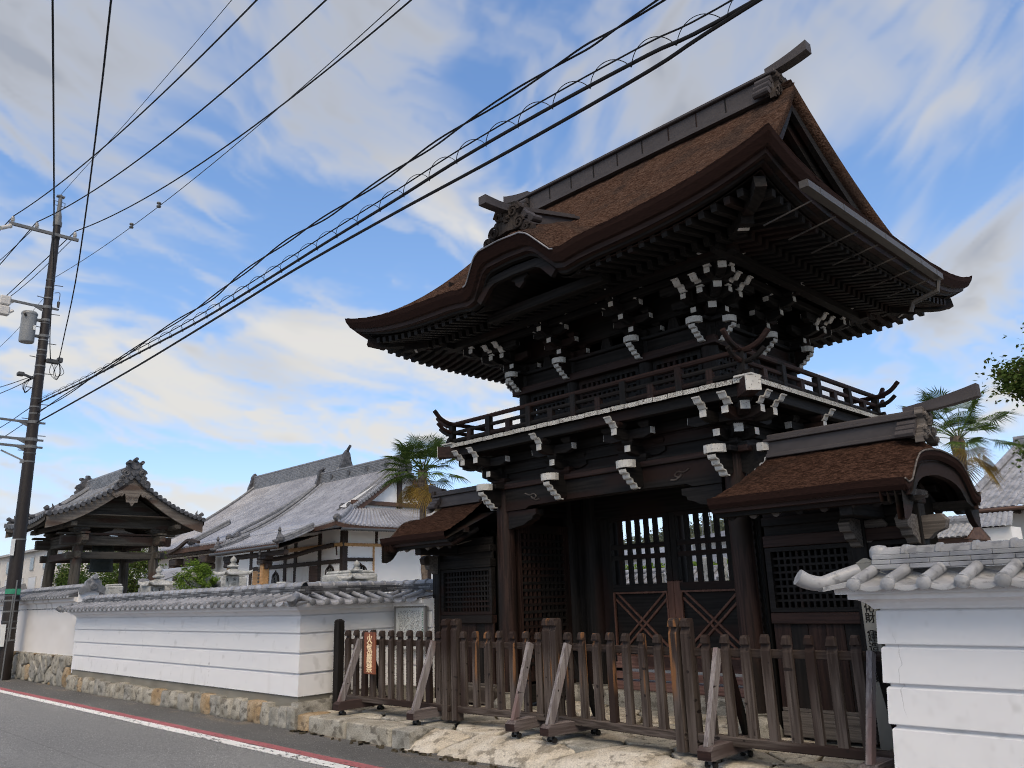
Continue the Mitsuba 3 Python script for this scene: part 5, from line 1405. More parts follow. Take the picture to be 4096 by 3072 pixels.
def barrier(label, p0, p1, xs, tall, feet, group):
    """p0, p1: plan ends; xs: distances of the pickets; tall: distances of the tall end posts; feet: distances of the wheeled feet"""
    B = thing('picket_barrier', label, 'fence', group)
    p0, p1 = A(p0, float), A(p1, float); d = (p1 - p0); L = np.linalg.norm(d); d /= L; ang = math.atan2(d[1], d[0]); R = rz(ang)
    W = lambda m: move(m, R, (p0[0], p0[1], 0))
    for i, x in enumerate(xs):
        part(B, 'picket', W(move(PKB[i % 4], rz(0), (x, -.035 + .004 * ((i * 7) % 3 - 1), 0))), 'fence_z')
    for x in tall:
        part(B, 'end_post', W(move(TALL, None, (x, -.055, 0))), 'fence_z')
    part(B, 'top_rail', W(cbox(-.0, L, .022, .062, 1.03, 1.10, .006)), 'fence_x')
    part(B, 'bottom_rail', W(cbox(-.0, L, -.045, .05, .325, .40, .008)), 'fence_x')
    for x in feet:
        ft = part(B, 'foot', W(prism([(-.40, .262), (.30, .262), (.40, .275), (.40, .335), (.36, .365), (-.36, .365), (-.40, .335)], x - .065, x + .065, 'x')), 'fence_light_y')
        part(ft, 'end_grain', W(box(x - .062, x + .062, -.4025, -.4005, .266, .333)), 'wood_red_x')
        part(B, 'brace', W(bar((x, -.33, .35), (x, -.035, 1.10), .085, .042, (1, 0, 0), .082)), 'fence_light_z') if True else None
        part(B, 'brace', W(bar((x, .34, .36), (x, .07, 1.07), .04, .085, (0, 1, 0))), 'wood_dark_z')
        for yy in (-.30, .30):
            for dx in (-.035, .035):
                c = part(B, 'castor', W(cyl((x + dx - .014, yy, PZ + .028), (x + dx + .014, yy, PZ + .028), .026, n=12)), 'rubber', smooth=40)
            part(c, 'fork', W(box(x - .018, x + .018, yy - .02, yy + .02, PZ + .03, .265)), 'steel_dark')
    return B


G = 'movable picket barriers across the front of the gate'
barrier('leftmost picket barrier, carrying the red-brown warning board', (-9.86, 6.42), (-7.68, 6.46), [.115 + .1885 * i for i in range(11)], [2.13], [.43, 1.93], None)
barrier('second picket barrier from the left, between the first two tall post pairs', (-7.63, 6.47), (-6.14, 6.57), [.185 + .19 * i for i in range(7)], [.055, 1.45], [1.22], None)
barrier('third picket barrier from the left, in front of the gate doors', (-6.13, 6.57), (-4.41, 6.41), [.25 + .2035 * i for i in range(7)], [.055, 1.68], [.27], None)
barrier('rightmost picket barrier, running up to the right-hand white wall', (-4.39, 6.42), (-2.62, 6.50), [.235 + .187 * i for i in range(8)], [.055], [.36, 1.66], None)
sp = thing('wooden_post', 'tall square dark wooden post at the left end of the picket barriers', 'post')
put(sp, [cbox(-10.0, -9.885, 6.34, 6.44, PZ, 1.33, .006), hexa([[-10.0, 6.34, 1.33], [-9.885, 6.34, 1.33], [-9.885, 6.44, 1.33], [-10.0, 6.44, 1.33], [-9.97, 6.37, 1.36], [-9.915, 6.37, 1.36], [-9.915, 6.41, 1.36], [-9.97, 6.41, 1.36]])], 'wood_dark_z')
# warning board
sg_ = thing('warning_board', 'red-brown wooden board with pale carved characters hanging on the leftmost barrier', 'sign')
X0, YS = -9.245, 6.325
put(sg_ + '__board', [cbox(X0, X0 + .245, YS, YS + .02, .685, 1.195, .006)], 'sign_wood')
part(sg_, 'frame', [box(X0 + .002, X0 + .243, YS - .004, YS + .001, .689, .699), box(X0 + .002, X0 + .243, YS - .004, YS + .001, 1.181, 1.191), box(X0 + .002, X0 + .010, YS - .004, YS + .001, .699, 1.181), box(X0 + .235, X0 + .243, YS - .004, YS + .001, .699, 1.181)], 'sign_wood')
for i, ch in enumerate('火気厳禁'):
    part(sg_, 'character', move(glyph(ch, .128), None, (X0 + .057, YS - .001, 1.068 - i * .117)), 'sign_letter')
# framed notice on the wall beside the gate
pq = thing('notice_board', 'framed white notice with columns of small characters on the wall beside the left wing', 'notice')
put(pq + '__panel', box(-10.20, -9.53, 7.535, 7.55, .90, 1.475), 'plaque_white')
part(pq, 'frame', [box(-10.24, -9.49, 7.525, 7.56, 1.475, 1.505), box(-10.24, -9.49, 7.525, 7.56, .87, .90), box(-10.24, -10.20, 7.525, 7.56, .90, 1.475), box(-9.53, -9.49, 7.525, 7.56, .90, 1.475)], 'plaque_frame')
ink, r = [], np.random.default_rng(3)
for c in range(20):
    x = -9.60 - c * .0285; z = 1.425 - (.03 if c in (0, 19) else 0)
    while z > .93 + (.35 if c == 19 else .0) + r.uniform(0, .03):
        if r.random() > .06:
            for s_ in range(3):
                a = x + r.uniform(-.006, .004); b = z + r.uniform(-.006, .006)
                ink.append(box(a, a + r.uniform(.003, .009), 7.532, 7.536, b, b + .0028) if r.random() > .45 else box(a, a + .0026, 7.532, 7.536, b - .003, b + .006))
        z -= .0185
part(pq, 'characters', cat(ink), 'ink', stuff=True)
part(pq, 'title', cat([box(-9.565 + r.uniform(-.008, .004), -9.555 + r.uniform(-.004, .006), 7.5315, 7.5355, 1.40 - k * .03, 1.417 - k * .03) for k in range(13)]), 'ink_green')
# inscribed posts behind the right-hand wall
for q, (x, y, txt, lab) in enumerate([(-2.985, 7.12, '文化財︵建造物︶愛', 'tall grey post lettered in black, beside the end of the right-hand wall'), (-2.80, 7.05, '財︵彫刻︶', 'second lettered grey post, half hidden behind the right-hand wall')]):
    P_ = thing('inscribed_post', lab, 'signpost')
    put(P_ + '__shaft', [cbox(x - .055, x + .075, y, y + .11, PZ, 1.78, .006), hexa([[x - .055, y, 1.78], [x + .075, y, 1.78], [x + .075, y + .11, 1.78], [x - .055, y + .11, 1.78], [x, y + .04, 1.82], [x + .02, y + .04, 1.82], [x + .02, y + .07, 1.82], [x, y + .07, 1.82]])], 'post_board')
    z = 1.50 if q == 0 else 1.42
    for ch in txt:
        if ch in GLYPHS:
            part(P_, 'character', move(glyph(ch, .088, .003), None, (x - .036, y - .0005, z - .04)), 'ink')
        z -= .083 if ch not in '︵︶' else .07


# ------------------------------------------------------------------ utility pole and overhead lines
PX, PY = -23.55, 5.66
pole = thing('utility_pole', 'dark brown steel utility pole with cross-arm and grey transformer at the left edge', 'utility pole')
rz_ = lambda z: .178 - .0072 * z
put(pole + '__shaft', tube([(PX, PY, -.05), (PX, PY, 6), (PX, PY, 12.1)], [rz_(0), rz_(6), rz_(12)], 20), 'pole_steel', smooth=40)
part(pole, 'collar', [cyl((PX, PY, 11.98), (PX, PY, 12.10), .115, n=16), tube([(PX, PY, 12.10), (PX, PY, 12.3), (PX, PY, 12.42)], [.10, .085, .06], 14)], 'galvanised', smooth=40)
part(pole, 'top_mast', [cyl((PX, PY, 12.35), (PX, PY, 12.93), .055, .05, 10), box(PX - .06, PX + .06, PY - .10, PY + .10, 12.86, 12.90)], 'galvanised', smooth=40)
for s_ in (-1, 1):
    part(pole, 'mast_loop', tube([(PX, PY + s_ * .05, 12.60), (PX, PY + s_ * .13, 12.60), (PX, PY + s_ * .13, 12.72), (PX, PY + s_ * .05, 12.72)], .011, 5), 'steel_dark')
part(pole, 'cross_arm', box(PX + .10, PX + .17, 4.48, 6.20, 11.62, 11.70), 'galvanised')
part(pole, 'arm_clamp', [cyl((PX, PY, 11.60), (PX, PY, 11.72), rz_(11.6) + .012, n=14)], 'steel_dark')


def insulator(P, x, y, z, up=True):
    part(P, 'insulator', lathe([(0, 0), (.02, 0), (.022, .03), (.05, .04), (.055, .055), (.03, .07), (.05, .09), (.055, .105), (.03, .12), (.04, .14), (.035, .17), (0, .175)], (x, y, z), 10), 'porcelain', smooth=40)


for y in (4.56, 5.14, 6.10): insulator(pole, PX + .13, y, 11.70)
part(pole, 'arrester', [cyl((PX + .16, 4.50, 11.56), (PX + .22, 4.30, 11.42), .055, n=10), cyl((PX + .16, 4.50, 11.56), (PX + .15, 4.52, 11.58), .065, n=10)], 'porcelain', smooth=40)
# transformer hung on the pole
tr = part(pole, 'transformer', [lathe([(0, 8.52), (.17, 8.52), (.185, 8.55), (.185, 9.27), (.20, 9.29), (.20, 9.33), (.17, 9.37), (0, 9.39)], (PX - .08, PY - .38, 0), 20)], 'transformer_grey', smooth=40)
for z in (8.74, 9.19):
    part(tr, 'hanger', [box(PX - .13, PX - .03, PY - .22, PY - .05, z - .03, z + .03), cyl((PX, PY, z - .035), (PX, PY, z + .035), rz_(z) + .012, n=14)], 'galvanised')
part(tr, 'bushing', [cyl((PX + .06, PY - .50, 9.22), (PX + .16, PY - .56, 9.26), .035, n=8)], 'steel_dark')
part(tr, 'label_plate', box(PX + .095, PX + .105, PY - .30, PY - .24, 8.85, 8.98), 'sheet_white')
# brackets pointing to the left
for z, L, d in ((9.56, 1.0, .06), (6.37, .9, .055), (5.91, 1.2, .06), (5.72, 1.2, .06)):
    part(pole, 'side_bracket', [bar((PX - .02, PY - .1, z), (PX - .02, PY - .1 - L, z + .02), .05, d), prism([(PY - .12, z - .12), (PY - .12, z + .05), (PY - .45, z + .03)], PX - .03, PX + .0, 'x'), cyl((PX, PY, z - .04), (PX, PY, z + .04), rz_(z) + .013, n=14), box(PX - .02, PX + .03, PY + .1, PY + .28, z - .02, z + .03)], 'galvanised')
for dz in (0, .28):
    part(pole, 'switch', [cbox(PX - .14, PX + .02, PY - 1.12, PY - .86, 9.44 + dz - .30, 9.66 + dz - .26, .03), cyl((PX - .05, PY - .86, 9.55 + dz - .3), (PX - .05, PY - .78, 9.62 + dz - .3), .04, n=8)], 'porcelain')
part(pole, 'insulator', [lathe([(0, 0), (.05, .01), (.09, .05), (.09, .10), (.05, .16), (0, .17)], (PX - .02, PY - .9, 6.15), 12)], 'porcelain', smooth=40)
for i, z in enumerate((10.35, 10.12, 9.82, 9.1, 8.62, 8.34, 8.2, 7.9, 7.66, 7.0, 6.78, 6.6, 5.55, 5.33, 3.35, 1.98, 1.86, 1.60, 1.36, 1.20, .92)):
    part(pole, 'strap', cyl((PX, PY, z - .018), (PX, PY, z + .018), rz_(z) + .008, n=16), 'galvanised' if i % 3 else 'steel_dark', smooth=40)
for i in range(12):
    z = 5.6 + i * .42; s_ = 1 if i % 2 else -1
    part(pole, 'step_bolt', cyl((PX + .06, PY + s_ * .08, z), (PX + .10, PY + s_ * .30, z), .011, n=6), 'steel_dark')
part(pole, 'junction_box', [cbox(PX + .05, PX + .16, PY + .10, PY + .42, 8.0, 8.12, .02), cbox(PX + .02, PX + .14, PY + .36, PY + .50, 8.06, 8.20, .02)], 'steel_dark')
r = np.random.default_rng(5)
part(pole, 'loose_loops', [tube(catmull([(PX + .08, PY + .34 + r.uniform(-.1, .1), 8.02), (PX + .1, PY + .25 + r.uniform(-.12, .1), 7.75), (PX + .1, PY + .40, 7.58 + r.uniform(-.08, .1)), (PX + .1, PY + .50 + r.uniform(-.05, .08), 7.8), (PX + .08, PY + .42, 8.06)], 5), .008, 5) for _ in range(4)] +
     [tube(catmull([(PX, PY - .14, 7.60), (PX + .05, PY - .35 + r.uniform(-.1, .1), 7.35), (PX, PY - .28, 7.12 + r.uniform(0, .1)), (PX, PY - .14, 7.3)], 5), .007, 5) for _ in range(4)], 'cable_black', smooth=40)
part(pole, 'bracket_clamp', [bar((PX, PY - .1, 7.55), (PX + .1, PY - .42, 7.60), .06, .05), cbox(PX - .05, PX + .12, PY - .52, PY - .36, 7.56, 7.66, .02)], 'steel_dark')
part(pole, 'hanging_fuse', [tube(catmull([(PX + .06, PY + .12, 10.0), (PX + .08, PY + .24, 10.02), (PX + .08, PY + .25, 9.86), (PX + .08, PY + .24, 9.76)], 5), .01, 5), cyl((PX + .08, PY + .24, 9.76), (PX + .08, PY + .24, 9.60), .04, .03, 8)], 'steel_dark')
part(pole, 'strip_lamp', [bar((PX + .02, PY - .18, 5.37), (PX - .15, PY - .62, 5.60), .06, .04), box(PX - .02, PX + .06, PY - .2, PY - .1, 5.28, 5.38)], 'transformer_grey')
part(pole, 'conduit', [cyl((PX + .17, PY - .06, .0), (PX + .165, PY - .02, 2.0), .016, n=8), cyl((PX + .175, PY + .0, .9), (PX + .155, PY + .03, 2.35), .02, n=8)], 'galvanised', smooth=40)
part(pole, 'tape', [cyl((PX, PY, 2.02), (PX, PY, 2.14), rz_(2.1) + .007, n=16)], 'green_tape', smooth=40)
part(pole, 'tape', box(PX + .12, PX + .19, PY + .05, PY + .12, 2.00, 2.13), 'green_tape')
part(pole, 'notice_plate', box(PX + .15, PX + .19, PY - .55, PY - .10, .78, 1.30), 'sheet_white')
part(pole, 'notice_plate', box(PX + .12, PX + .17, PY - .20, PY - .12, 2.95, 3.35), 'sheet_white')


def sag(pts, x0, x1, n=60):
    """smooth sagging span through noisy points"""
    p = A(pts, float); x = np.linspace(x0, x1, n)
    return np.c_[x, np.polyval(np.polyfit(p[:, 0], p[:, 1], 1), x), np.polyval(np.polyfit(p[:, 0], p[:, 2], 2), x)]


def cable(label, pts, r, group=None, name='overhead_cable', mat='cable_black'):
    return solo(name, tube(catmull(pts, 5) if len(pts) < 40 else pts, r, 6), mat, label, 'cable', group, smooth=40)


e = .13
wA = cable('power line from the left end of the cross-arm, leftmost of three upper lines', np.vstack([[(-29.5, 4.0, 11.2)], sag([(PX + e, 4.56, 11.88), (-17.46, 4.55, 10.85), (-14.24, 4.55, 10.48), (-11.62, 4.55, 10.28), (-9.63, 4.55, 10.16)], PX + e, 6)]), .0145)
wB = cable('upper power line from the middle insulator of the cross-arm, second of three', np.vstack([[(-30, 4.7, 11.0)], sag([(PX + e, 5.12, 11.87), (-18.68, 5.12, 10.94), (-13.48, 5.12, 10.16), (-10.8, 5.12, 9.98), (-8.7, 5.12, 9.9)], PX + e, 6)]), .0145)
wC = cable('upper power line from the right end of the cross-arm, rightmost of three', np.vstack([[(-30, 5.4, 11.0)], sag([(PX + e, 6.1, 11.90), (-17.66, 6.1, 10.82), (-11.85, 6.1, 10.08), (-8.01, 6.1, 10.03)], PX + e, 6)]), .0145)
wD = thing('guy_wire', 'thin stay wire with two small porcelain insulators on it', 'cable')
put(wD + '__strand', tube(sag([(PX + .1, 5.7, 10.36), (-20.0, 5.7, 10.05), (-17.63, 5.7, 9.84), (-16.08, 5.7, 9.75), (-12.74, 5.7, 9.55), (-10.19, 5.7, 9.55), (-8.52, 5.7, 9.57), (-3, 5.7, 9.9)], PX + .1, 4), .008, 5), 'steel_dark')
for x, z in ((-17.63, 9.84), (-16.08, 9.75)):
    part(wD, 'insulator', [lathe([(0, -.06), (.04, -.055), (.05, -.03), (.025, -.012), (.025, .012), (.05, .03), (.04, .055), (0, .06)], (x, 5.7, z), 10)], 'galvanised', smooth=40)
cable('thin wire from the top of the pole mast to the top edge', [(PX, PY, 12.95), (-21.45, 5.62, 12.85), (-17, 5.5, 12.55), (-10, 5.3, 12.3), (0, 5, 12.4)], .007)
# the bundle with its spiral hanger
F = A([(PX + .1, 5.7, 6.88), (-20, 5.7, 6.72), (-16.48, 5.7, 6.60), (-13.63, 5.7, 6.52), (-11.42, 5.7, 6.54), (-9.49, 5.7, 6.58), (-7.82, 5.7, 6.60), (-6.44, 5.7, 6.63), (-4.96, 5.7, 6.60), (-3.76, 5.7, 6.54), (-2.62, 5.7, 6.46), (2, 5.7, 6.5)])
bf = catmull(F, 6)
bun = thing('lashed_cable', 'thick black cable with a messenger wire and wavy spiral hanger above it', 'cable')
put(bun + '__cable', tube(bf, .020, 7), 'cable_black', smooth=40)
up = .035 + .05 * np.clip((bf[:, 0] + 20) / 9, 0, 1)
part(bun, 'messenger', tube(bf + np.c_[0 * up, 0 * up, up + .045], .009, 6), 'cable_black', smooth=40)
t = np.linspace(0, 1, 1500); arc = np.interp(t, np.linspace(0, 1, len(bf)), np.r_[0, np.cumsum(np.linalg.norm(np.diff(bf, axis=0), axis=1))])
ax_ = np.stack([np.interp(t, np.linspace(0, 1, len(bf)), bf[:, k]) for k in range(3)], 1); ph = arc * 2 * math.pi / .52
h = np.interp(t, np.linspace(0, 1, len(bf)), up) / 2 + .035
part(bun, 'spiral_hanger', tube(ax_ + np.c_[.04 * np.sin(ph), .05 * np.sin(ph), h * .9 + (h + .02) * np.cos(ph)], 0.0048, 4), 'cable_black', smooth=40)
cable('single black cable just below the lashed cable', [(PX + .1, 5.72, 6.36), (-20, 5.7, 6.33), (-16.41, 5.7, 6.33), (-12.7, 5.7, 6.39), (-10.26, 5.7, 6.44), (-7.82, 5.7, 6.42), (-5.67, 5.7, 6.37), (-3.78, 5.7, 6.37), (-2.67, 5.7, 6.44), (2, 5.7, 6.6)], .019)
E_ = A([(PX + .1, 5.7, 6.62), (-20, 5.7, 6.66), (-15.79, 5.7, 6.78), (-13.48, 5.7, 6.80), (-12.09, 5.7, 6.92), (-10.57, 5.7, 7.0), (-9.27, 5.7, 6.99), (-7.72, 5.7, 7.02), (-6.44, 5.7, 7.06), (-4.8, 5.7, 7.05), (-3.57, 5.7, 7.04), (1, 5.7, 7.1)])
ef = catmull(E_, 8); s_ = np.linspace(0, 40, len(ef))
solo('twisted_cable', [tube(ef + np.c_[0 * s_, .02 * np.sin(s_), .024 * np.cos(s_)], .012, 5), tube(ef - np.c_[0 * s_, .02 * np.sin(s_), .024 * np.cos(s_)], .012, 5)], 'cable_black', 'loosely twisted pair of cables sagging above the lashed cable', 'cable', smooth=40)
cable('service drop rising steeply from the pole to the top left corner, left of two', [(PX + .1, PY + .2, 8.12), (-20.5, 5.05, 7.9), (-15, 3.6, 7.72), (-8.68, 1.78, 8.0), (-3, .1, 8.4), (4, -2.0, 9.2)], .012)
cable('service drop rising steeply from the pole to the top left corner, right of two', [(PX + .1, PY + .4, 8.10), (-20.5, 5.35, 7.86), (-15, 4.02, 7.70), (-8.26, 2.24, 8.0), (-3, .7, 8.4), (4, -1.3, 9.2)], .012)
for i, (z, y1, z1, lab) in enumerate(((11.78, 3.6, 9.6, 'line running down left from the middle insulator of the pole'), (11.66, 4.4, 9.0, 'line running down left from the right end of the cross-arm'), (9.8, 4.5, 7.4, 'thin wire leaving the pole to the left above the transformer'), (7.55, 4.3, 7.15, 'service cable leaving the pole to the left below the transformer'), (7.62, 4.2, 7.52, 'nearly level cable leaving the pole to the left below the transformer'), (6.75, 4.6, 5.9, 'upper cable leaving the pole to the left at bracket height'), (6.40, 4.6, 5.6, 'lower cable leaving the pole to the left at bracket height'))):
    y0 = 5.14 if i == 0 else 6.05 if i == 1 else PY - .12
    cable(lab, [(PX + (.12 if i < 2 else 0), y0, z), ((PX * .6 - 28 * .4), y0 * .6 + y1 * .4 - .1, z * .6 + z1 * .4 - .1), (-30, y1 - .6, z1), (-45, y1 - 2, z1 - 1.0)], .010 if i != 2 else .006)


# ------------------------------------------------------------------ bell tower
bt = thing('bell_tower', 'open timber bell tower with a curved grey tiled gable roof, at the left', 'bell tower')
BXc, BYc = -29.3, 9.55
for x in (-1.3, 1.3):
    for y in (-1.18, 1.18):
        b0 = A([BXc + x * 1.10, BYc + y * 1.10, .3]); b1 = A([BXc + x * .97, BYc + y * .97, 3.95])
        part(bt, 'post', tube([b0, b1], [.165, .15], 14), 'tower_wood_z', smooth=40)
        part(bt, 'base_stone', cbox(b0[0] - .3, b0[0] + .3, b0[1] - .3, b0[1] + .3, .1, .32, .03), 'stone_grey')
part(bt, 'platform', [cbox(BXc - 2.3, BXc + 2.3, BYc - 2.2, BYc + 2.2, .0, .16, .02)], 'stone_grey')
for y in (-1.18, 1.18):
    part(bt, 'head_beam', cbox(BXc - 1.75, BXc + 1.75, BYc + y - .10, BYc + y + .10, 3.56, 3.86, .02), 'tower_wood_x')
    part(bt, 'tie_rail', cbox(BXc - 1.62, BXc + 1.62, BYc + y * 1.03 - .07, BYc + y * 1.03 + .07, 3.14, 3.36, .015), 'tower_wood_x')
    part(bt, 'plate', cbox(BXc - 1.95, BXc + 1.95, BYc + y - .14, BYc + y + .14, 3.87, 3.93, .01), 'tower_wood_x')
    part(bt, 'purlin', cbox(BXc - 2.15, BXc + 2.15, BYc + y * 1.35 - .09, BYc + y * 1.35 + .09, 4.08, 4.22, .01), 'tower_wood_x')
    for sx in (-1, 1):
        part(bt, 'beam_nose', prism(Polygon([(0, -.15), (.30, -.12), (.42, -.03), (.40, .10), (.30, .15), (0, .14)]).buffer(.02) if sx > 0 else Polygon([(0, -.15), (-.30, -.12), (-.42, -.03), (-.40, .10), (-.30, .15), (0, .14)]).buffer(.02), BYc + y - .09, BYc + y + .09, 'y') and move(prism(Polygon([(0, -.15), (sx * .30, -.12), (sx * .42, -.03), (sx * .40, .10), (sx * .30, .15), (0, .14)]).buffer(.02), -.09, .09, 'y'), None, (BXc + sx * 1.55, BYc + y, 3.71)), 'tower_wood_x')
for x in (-1.3, 1.3):
    part(bt, 'head_beam', cbox(BXc + x - .10, BXc + x + .10, BYc - 1.7, BYc + 1.7, 3.55, 3.85, .02), 'tower_wood_y')
    part(bt, 'tie_rail', cbox(BXc + x * 1.03 - .07, BXc + x * 1.03 + .07, BYc - 1.5, BYc + 1.5, 3.13, 3.35, .015), 'tower_wood_y')
    part(bt, 'plate', cbox(BXc + x - .14, BXc + x + .14, BYc - 1.8, BYc + 1.8, 3.875, 3.935, .01), 'tower_wood_y')
    part(bt, 'gable_beam', cbox(BXc + x * 1.1 - .12, BXc + x * 1.1 + .12, BYc - 1.75, BYc + 1.75, 4.10, 4.42, .02), 'tower_wood_y')
    part(bt, 'frog_leg_strut', move(prism(Polygon([(-.55, 0), (-.45, .10), (-.2, .16), (-.12, .28), (.12, .28), (.2, .16), (.45, .10), (.55, 0), (.2, .02), (0, .10), (-.2, .02)]), -.05, .05, 'x'), None, (BXc + x, BYc, 3.86)), 'tower_board')
    part(bt, 'gable_strut', box(BXc + x * 1.1 - .09, BXc + x * 1.1 + .09, BYc - .14, BYc + .14, 4.42, 5.1), 'tower_wood_z')
    for y in (-1.18, 1.18):
        for dz, w in ((3.935, .20), (4.0, .26)):
            part(bt, 'bracket', cbox(BXc + x - w, BXc + x + w, BYc + y - w, BYc + y + w, dz, dz + .10, .05), 'tower_wood_x')
part(bt, 'hanging_beam', cbox(BXc - 1.3, BXc + 1.3, BYc - .14, BYc + .14, 3.95, 4.15, .02), 'tower_wood_x')
part(bt, 'ceiling', box(BXc - 2.1, BXc + 2.1, BYc - 1.7, BYc + 1.7, 4.43, 4.46), 'tower_wood_y')


def tower_prof(s):   # s: 0 eaves .. 1 ridge -> (half width from ridge, z)
    w = 2.43 * (1 - s); return w, 4.22 + 1.43 * (.30 * s + .70 * s ** 1.75)


NX, HX = 24, 2.22
for sg in (-1, 1):
    xs = np.linspace(-HX, HX, 25); ss = np.linspace(0, 1, 15)
    P = np.stack([np.stack([BXc + xs, np.full(25, BYc + sg * tower_prof(s)[0]), tower_prof(s)[1] + .16 * (np.abs(xs) / HX) ** 3 * (1 - .6 * s)], -1) for s in ss], 1)
    part(bt, 'roof_bed', grid(P), 'tile_slate', smooth=True)
    part(bt, 'roof_underside', grid(P - A([0, 0, .12])), 'tower_wood_y')
    part(bt, 'eave_fascia', grid(np.stack([P[:, 0] - A([0, 0, .02]), P[:, 0] - A([0, 0, .16])])), 'tower_wood_x')
    for i in range(NX):
        x = -HX + .10 + i * (2 * HX - .2) / (NX - 1)
        pts = [(BXc + x, BYc + sg * (tower_prof(s)[0] + (.04 if s == 0 else 0)), tower_prof(s)[1] + .03 + .16 * (abs(x) / HX) ** 3 * (1 - .6 * s)) for s in ss]
        rl = part(bt, 'tile_roll', tube(pts, .058, 7), 'tile_slate', smooth=40)
        if sg < 0: part(rl, 'end_disc', cyl((pts[0][0], pts[0][1] - .012, pts[0][2] - .01), (pts[0][0], pts[0][1] + .03, pts[0][2] - .01), .072, n=10), 'tile_dark')
    for i in range(34):
        x = -HX + .12 + i * (2 * HX - .24) / 33
        q = [(BXc + x, BYc + sg * tower_prof(s)[0], tower_prof(s)[1] - .17 + .16 * (abs(x) / HX) ** 3) for s in (.04, .5)]
        part(bt, 'rafter', bar(q[0], q[1], .06, .08), 'tower_wood_y')
for sx in (-1, 1):
    for sg in (-1, 1):
        ss = np.linspace(0, 1, 22); lift_ = lambda s: .16 * (1 - .6 * s)
        # short crosswise rolls along the verge, each with a round end
        for s in np.linspace(.03, .955, 16):
            w_, z_ = tower_prof(s); z_ += lift_(s)
            c0, c1 = A([BXc + sx * (HX - .16), BYc + sg * w_, z_ + .06]), A([BXc + sx * (HX + .10), BYc + sg * w_, z_ + .005])
            rl = part(bt, 'verge_roll', cyl(c0, c1, .058, .062, 9), 'tile_slate', smooth=40)
            part(rl, 'end_disc', cyl(c1 - A([sx * .005, 0, 0]), c1 + A([sx * .03, 0, 0]), .076, .07, 10), 'tile_dark', smooth=40)
        # two descending ridges
        for off, r_ in ((.30, .085), (.52, .07)):
            pts = [(BXc + sx * (HX - off), BYc + sg * tower_prof(s)[0], tower_prof(s)[1] + .10 + lift_(s) * .9) for s in ss[(2 if off < .4 else 6):]]
            part(bt, 'descending_ridge', tube(pts, r_, 8), 'tile_slate', smooth=40)
            e_ = A(pts[0]); part(bt, 'descending_ridge_end', [tube(catmull([e_, e_ + A([0, sg * .12, .02]), e_ + A([0, sg * .22, .10])], 4), [.08, .08, .075, .07, .06, .05, .045, .04, .03], 7)], 'tile_dark', smooth=40)
        # barge boards
        f = lambda s, dx, dz: (BXc + sx * (HX + dx), BYc + sg * tower_prof(s)[0] * .985, tower_prof(s)[1] + lift_(s) - dz)
        th_ = lambda s: .30 + .10 * (1 - s)
        part(bt, 'barge_board', [grid(np.stack([A([f(s, .0, .05) for s in ss]), A([f(s, .0, th_(s)) for s in ss]), A([f(s, -.07, th_(s)) for s in ss]), A([f(s, -.07, .05) for s in ss])]))], 'tower_board')
        # lion ornaments at the eaves corners
        c = A([BXc + sx * (HX - .15), BYc + sg * 2.32, tower_prof(.03)[1] + .26])
        part(bt, 'corner_figure', [lathe([(0, -.14), (.10, -.12), (.11, -.02), (.06, .04), (0, .06)], c, 8), lathe([(0, 0), (.07, .02), (.075, .08), (.03, .13), (0, .14)], c + A([sx * .03, sg * .06, .03]), 7), tube([c + A([0, -sg * .05, 0]), c + A([0, -sg * .12, .12]), c + A([0, -sg * .08, .22])], [.03, .04, .01], 6)], 'tile_dark', smooth=40)
    part(bt, 'gable_wall', M([[BXc + sx * 1.55, BYc - 1.6, 4.3], [BXc + sx * 1.55, BYc + 1.6, 4.3], [BXc + sx * 1.55, BYc, 5.35]], [[0, 1, 2]]), 'tower_wood_y')
    pz_ = Polygon([(-.62, .06), (-.5, .0), (-.34, .06), (-.24, .14), (-.18, .0), (-.16, -.14), (-.08, -.14), (0, -.26), (.08, -.14), (.16, -.14), (.18, 0), (.24, .14), (.34, .06), (.5, 0), (.62, .06), (.34, .22), (.12, .40), (0, .48), (-.12, .40), (-.34, .22)]).buffer(.02).buffer(-.01)
    gp = part(bt, 'gable_pendant', move(prism(pz_, -.03, .03, 'x'), None, (BXc + sx * (HX + .03), BYc, 5.0)), 'tower_board')
    part(gp, 'relief', [tube(np.c_[np.full(26, BXc + sx * (HX + .065)), BYc + q_[:, 0], 4.98 + q_[:, 1]], .018, 5) for fx in (-1, 1) for q_ in (scroll(fx * .10, .0, .07, flip=fx), scroll(fx * .34, .10, .06, flip=fx), scroll(fx * .5, .04, .05, flip=fx))], 'tower_board')
    # ridge-end tile
    base = A([BXc + sx * (HX - .02), BYc, 5.66])
    og = Polygon([(-.50, -.42), (-.52, -.22), (-.36, -.16), (-.40, .0), (-.30, .08), (-.36, .22), (-.22, .30), (-.20, .44), (.20, .44), (.22, .30), (.36, .22), (.30, .08), (.40, 0), (.36, -.16), (.52, -.22), (.50, -.42), (.22, -.20), (0, .0), (-.22, -.20)]).buffer(.03).buffer(-.015)
    od = part(bt, 'ridge_end', move(prism(og, -.09, .09, 'x'), None, base), 'tile_dark')
    part(od, 'relief', [tube(np.c_[np.full(26, base[0] + sx * .11), base[1] + q_[:, 0], base[2] + q_[:, 1]], .03, 6) for fx in (-1, 1) for q_ in (scroll(fx * .26, .12, .12, flip=fx), scroll(fx * .38, -.22, .12, flip=fx), scroll(fx * .30, -.05, .08, flip=fx))] + [cyl(base + A([sx * .08, 0, .14]), base + A([sx * .13, 0, .14]), .13, .11, 6)], 'tile_dark', smooth=40)
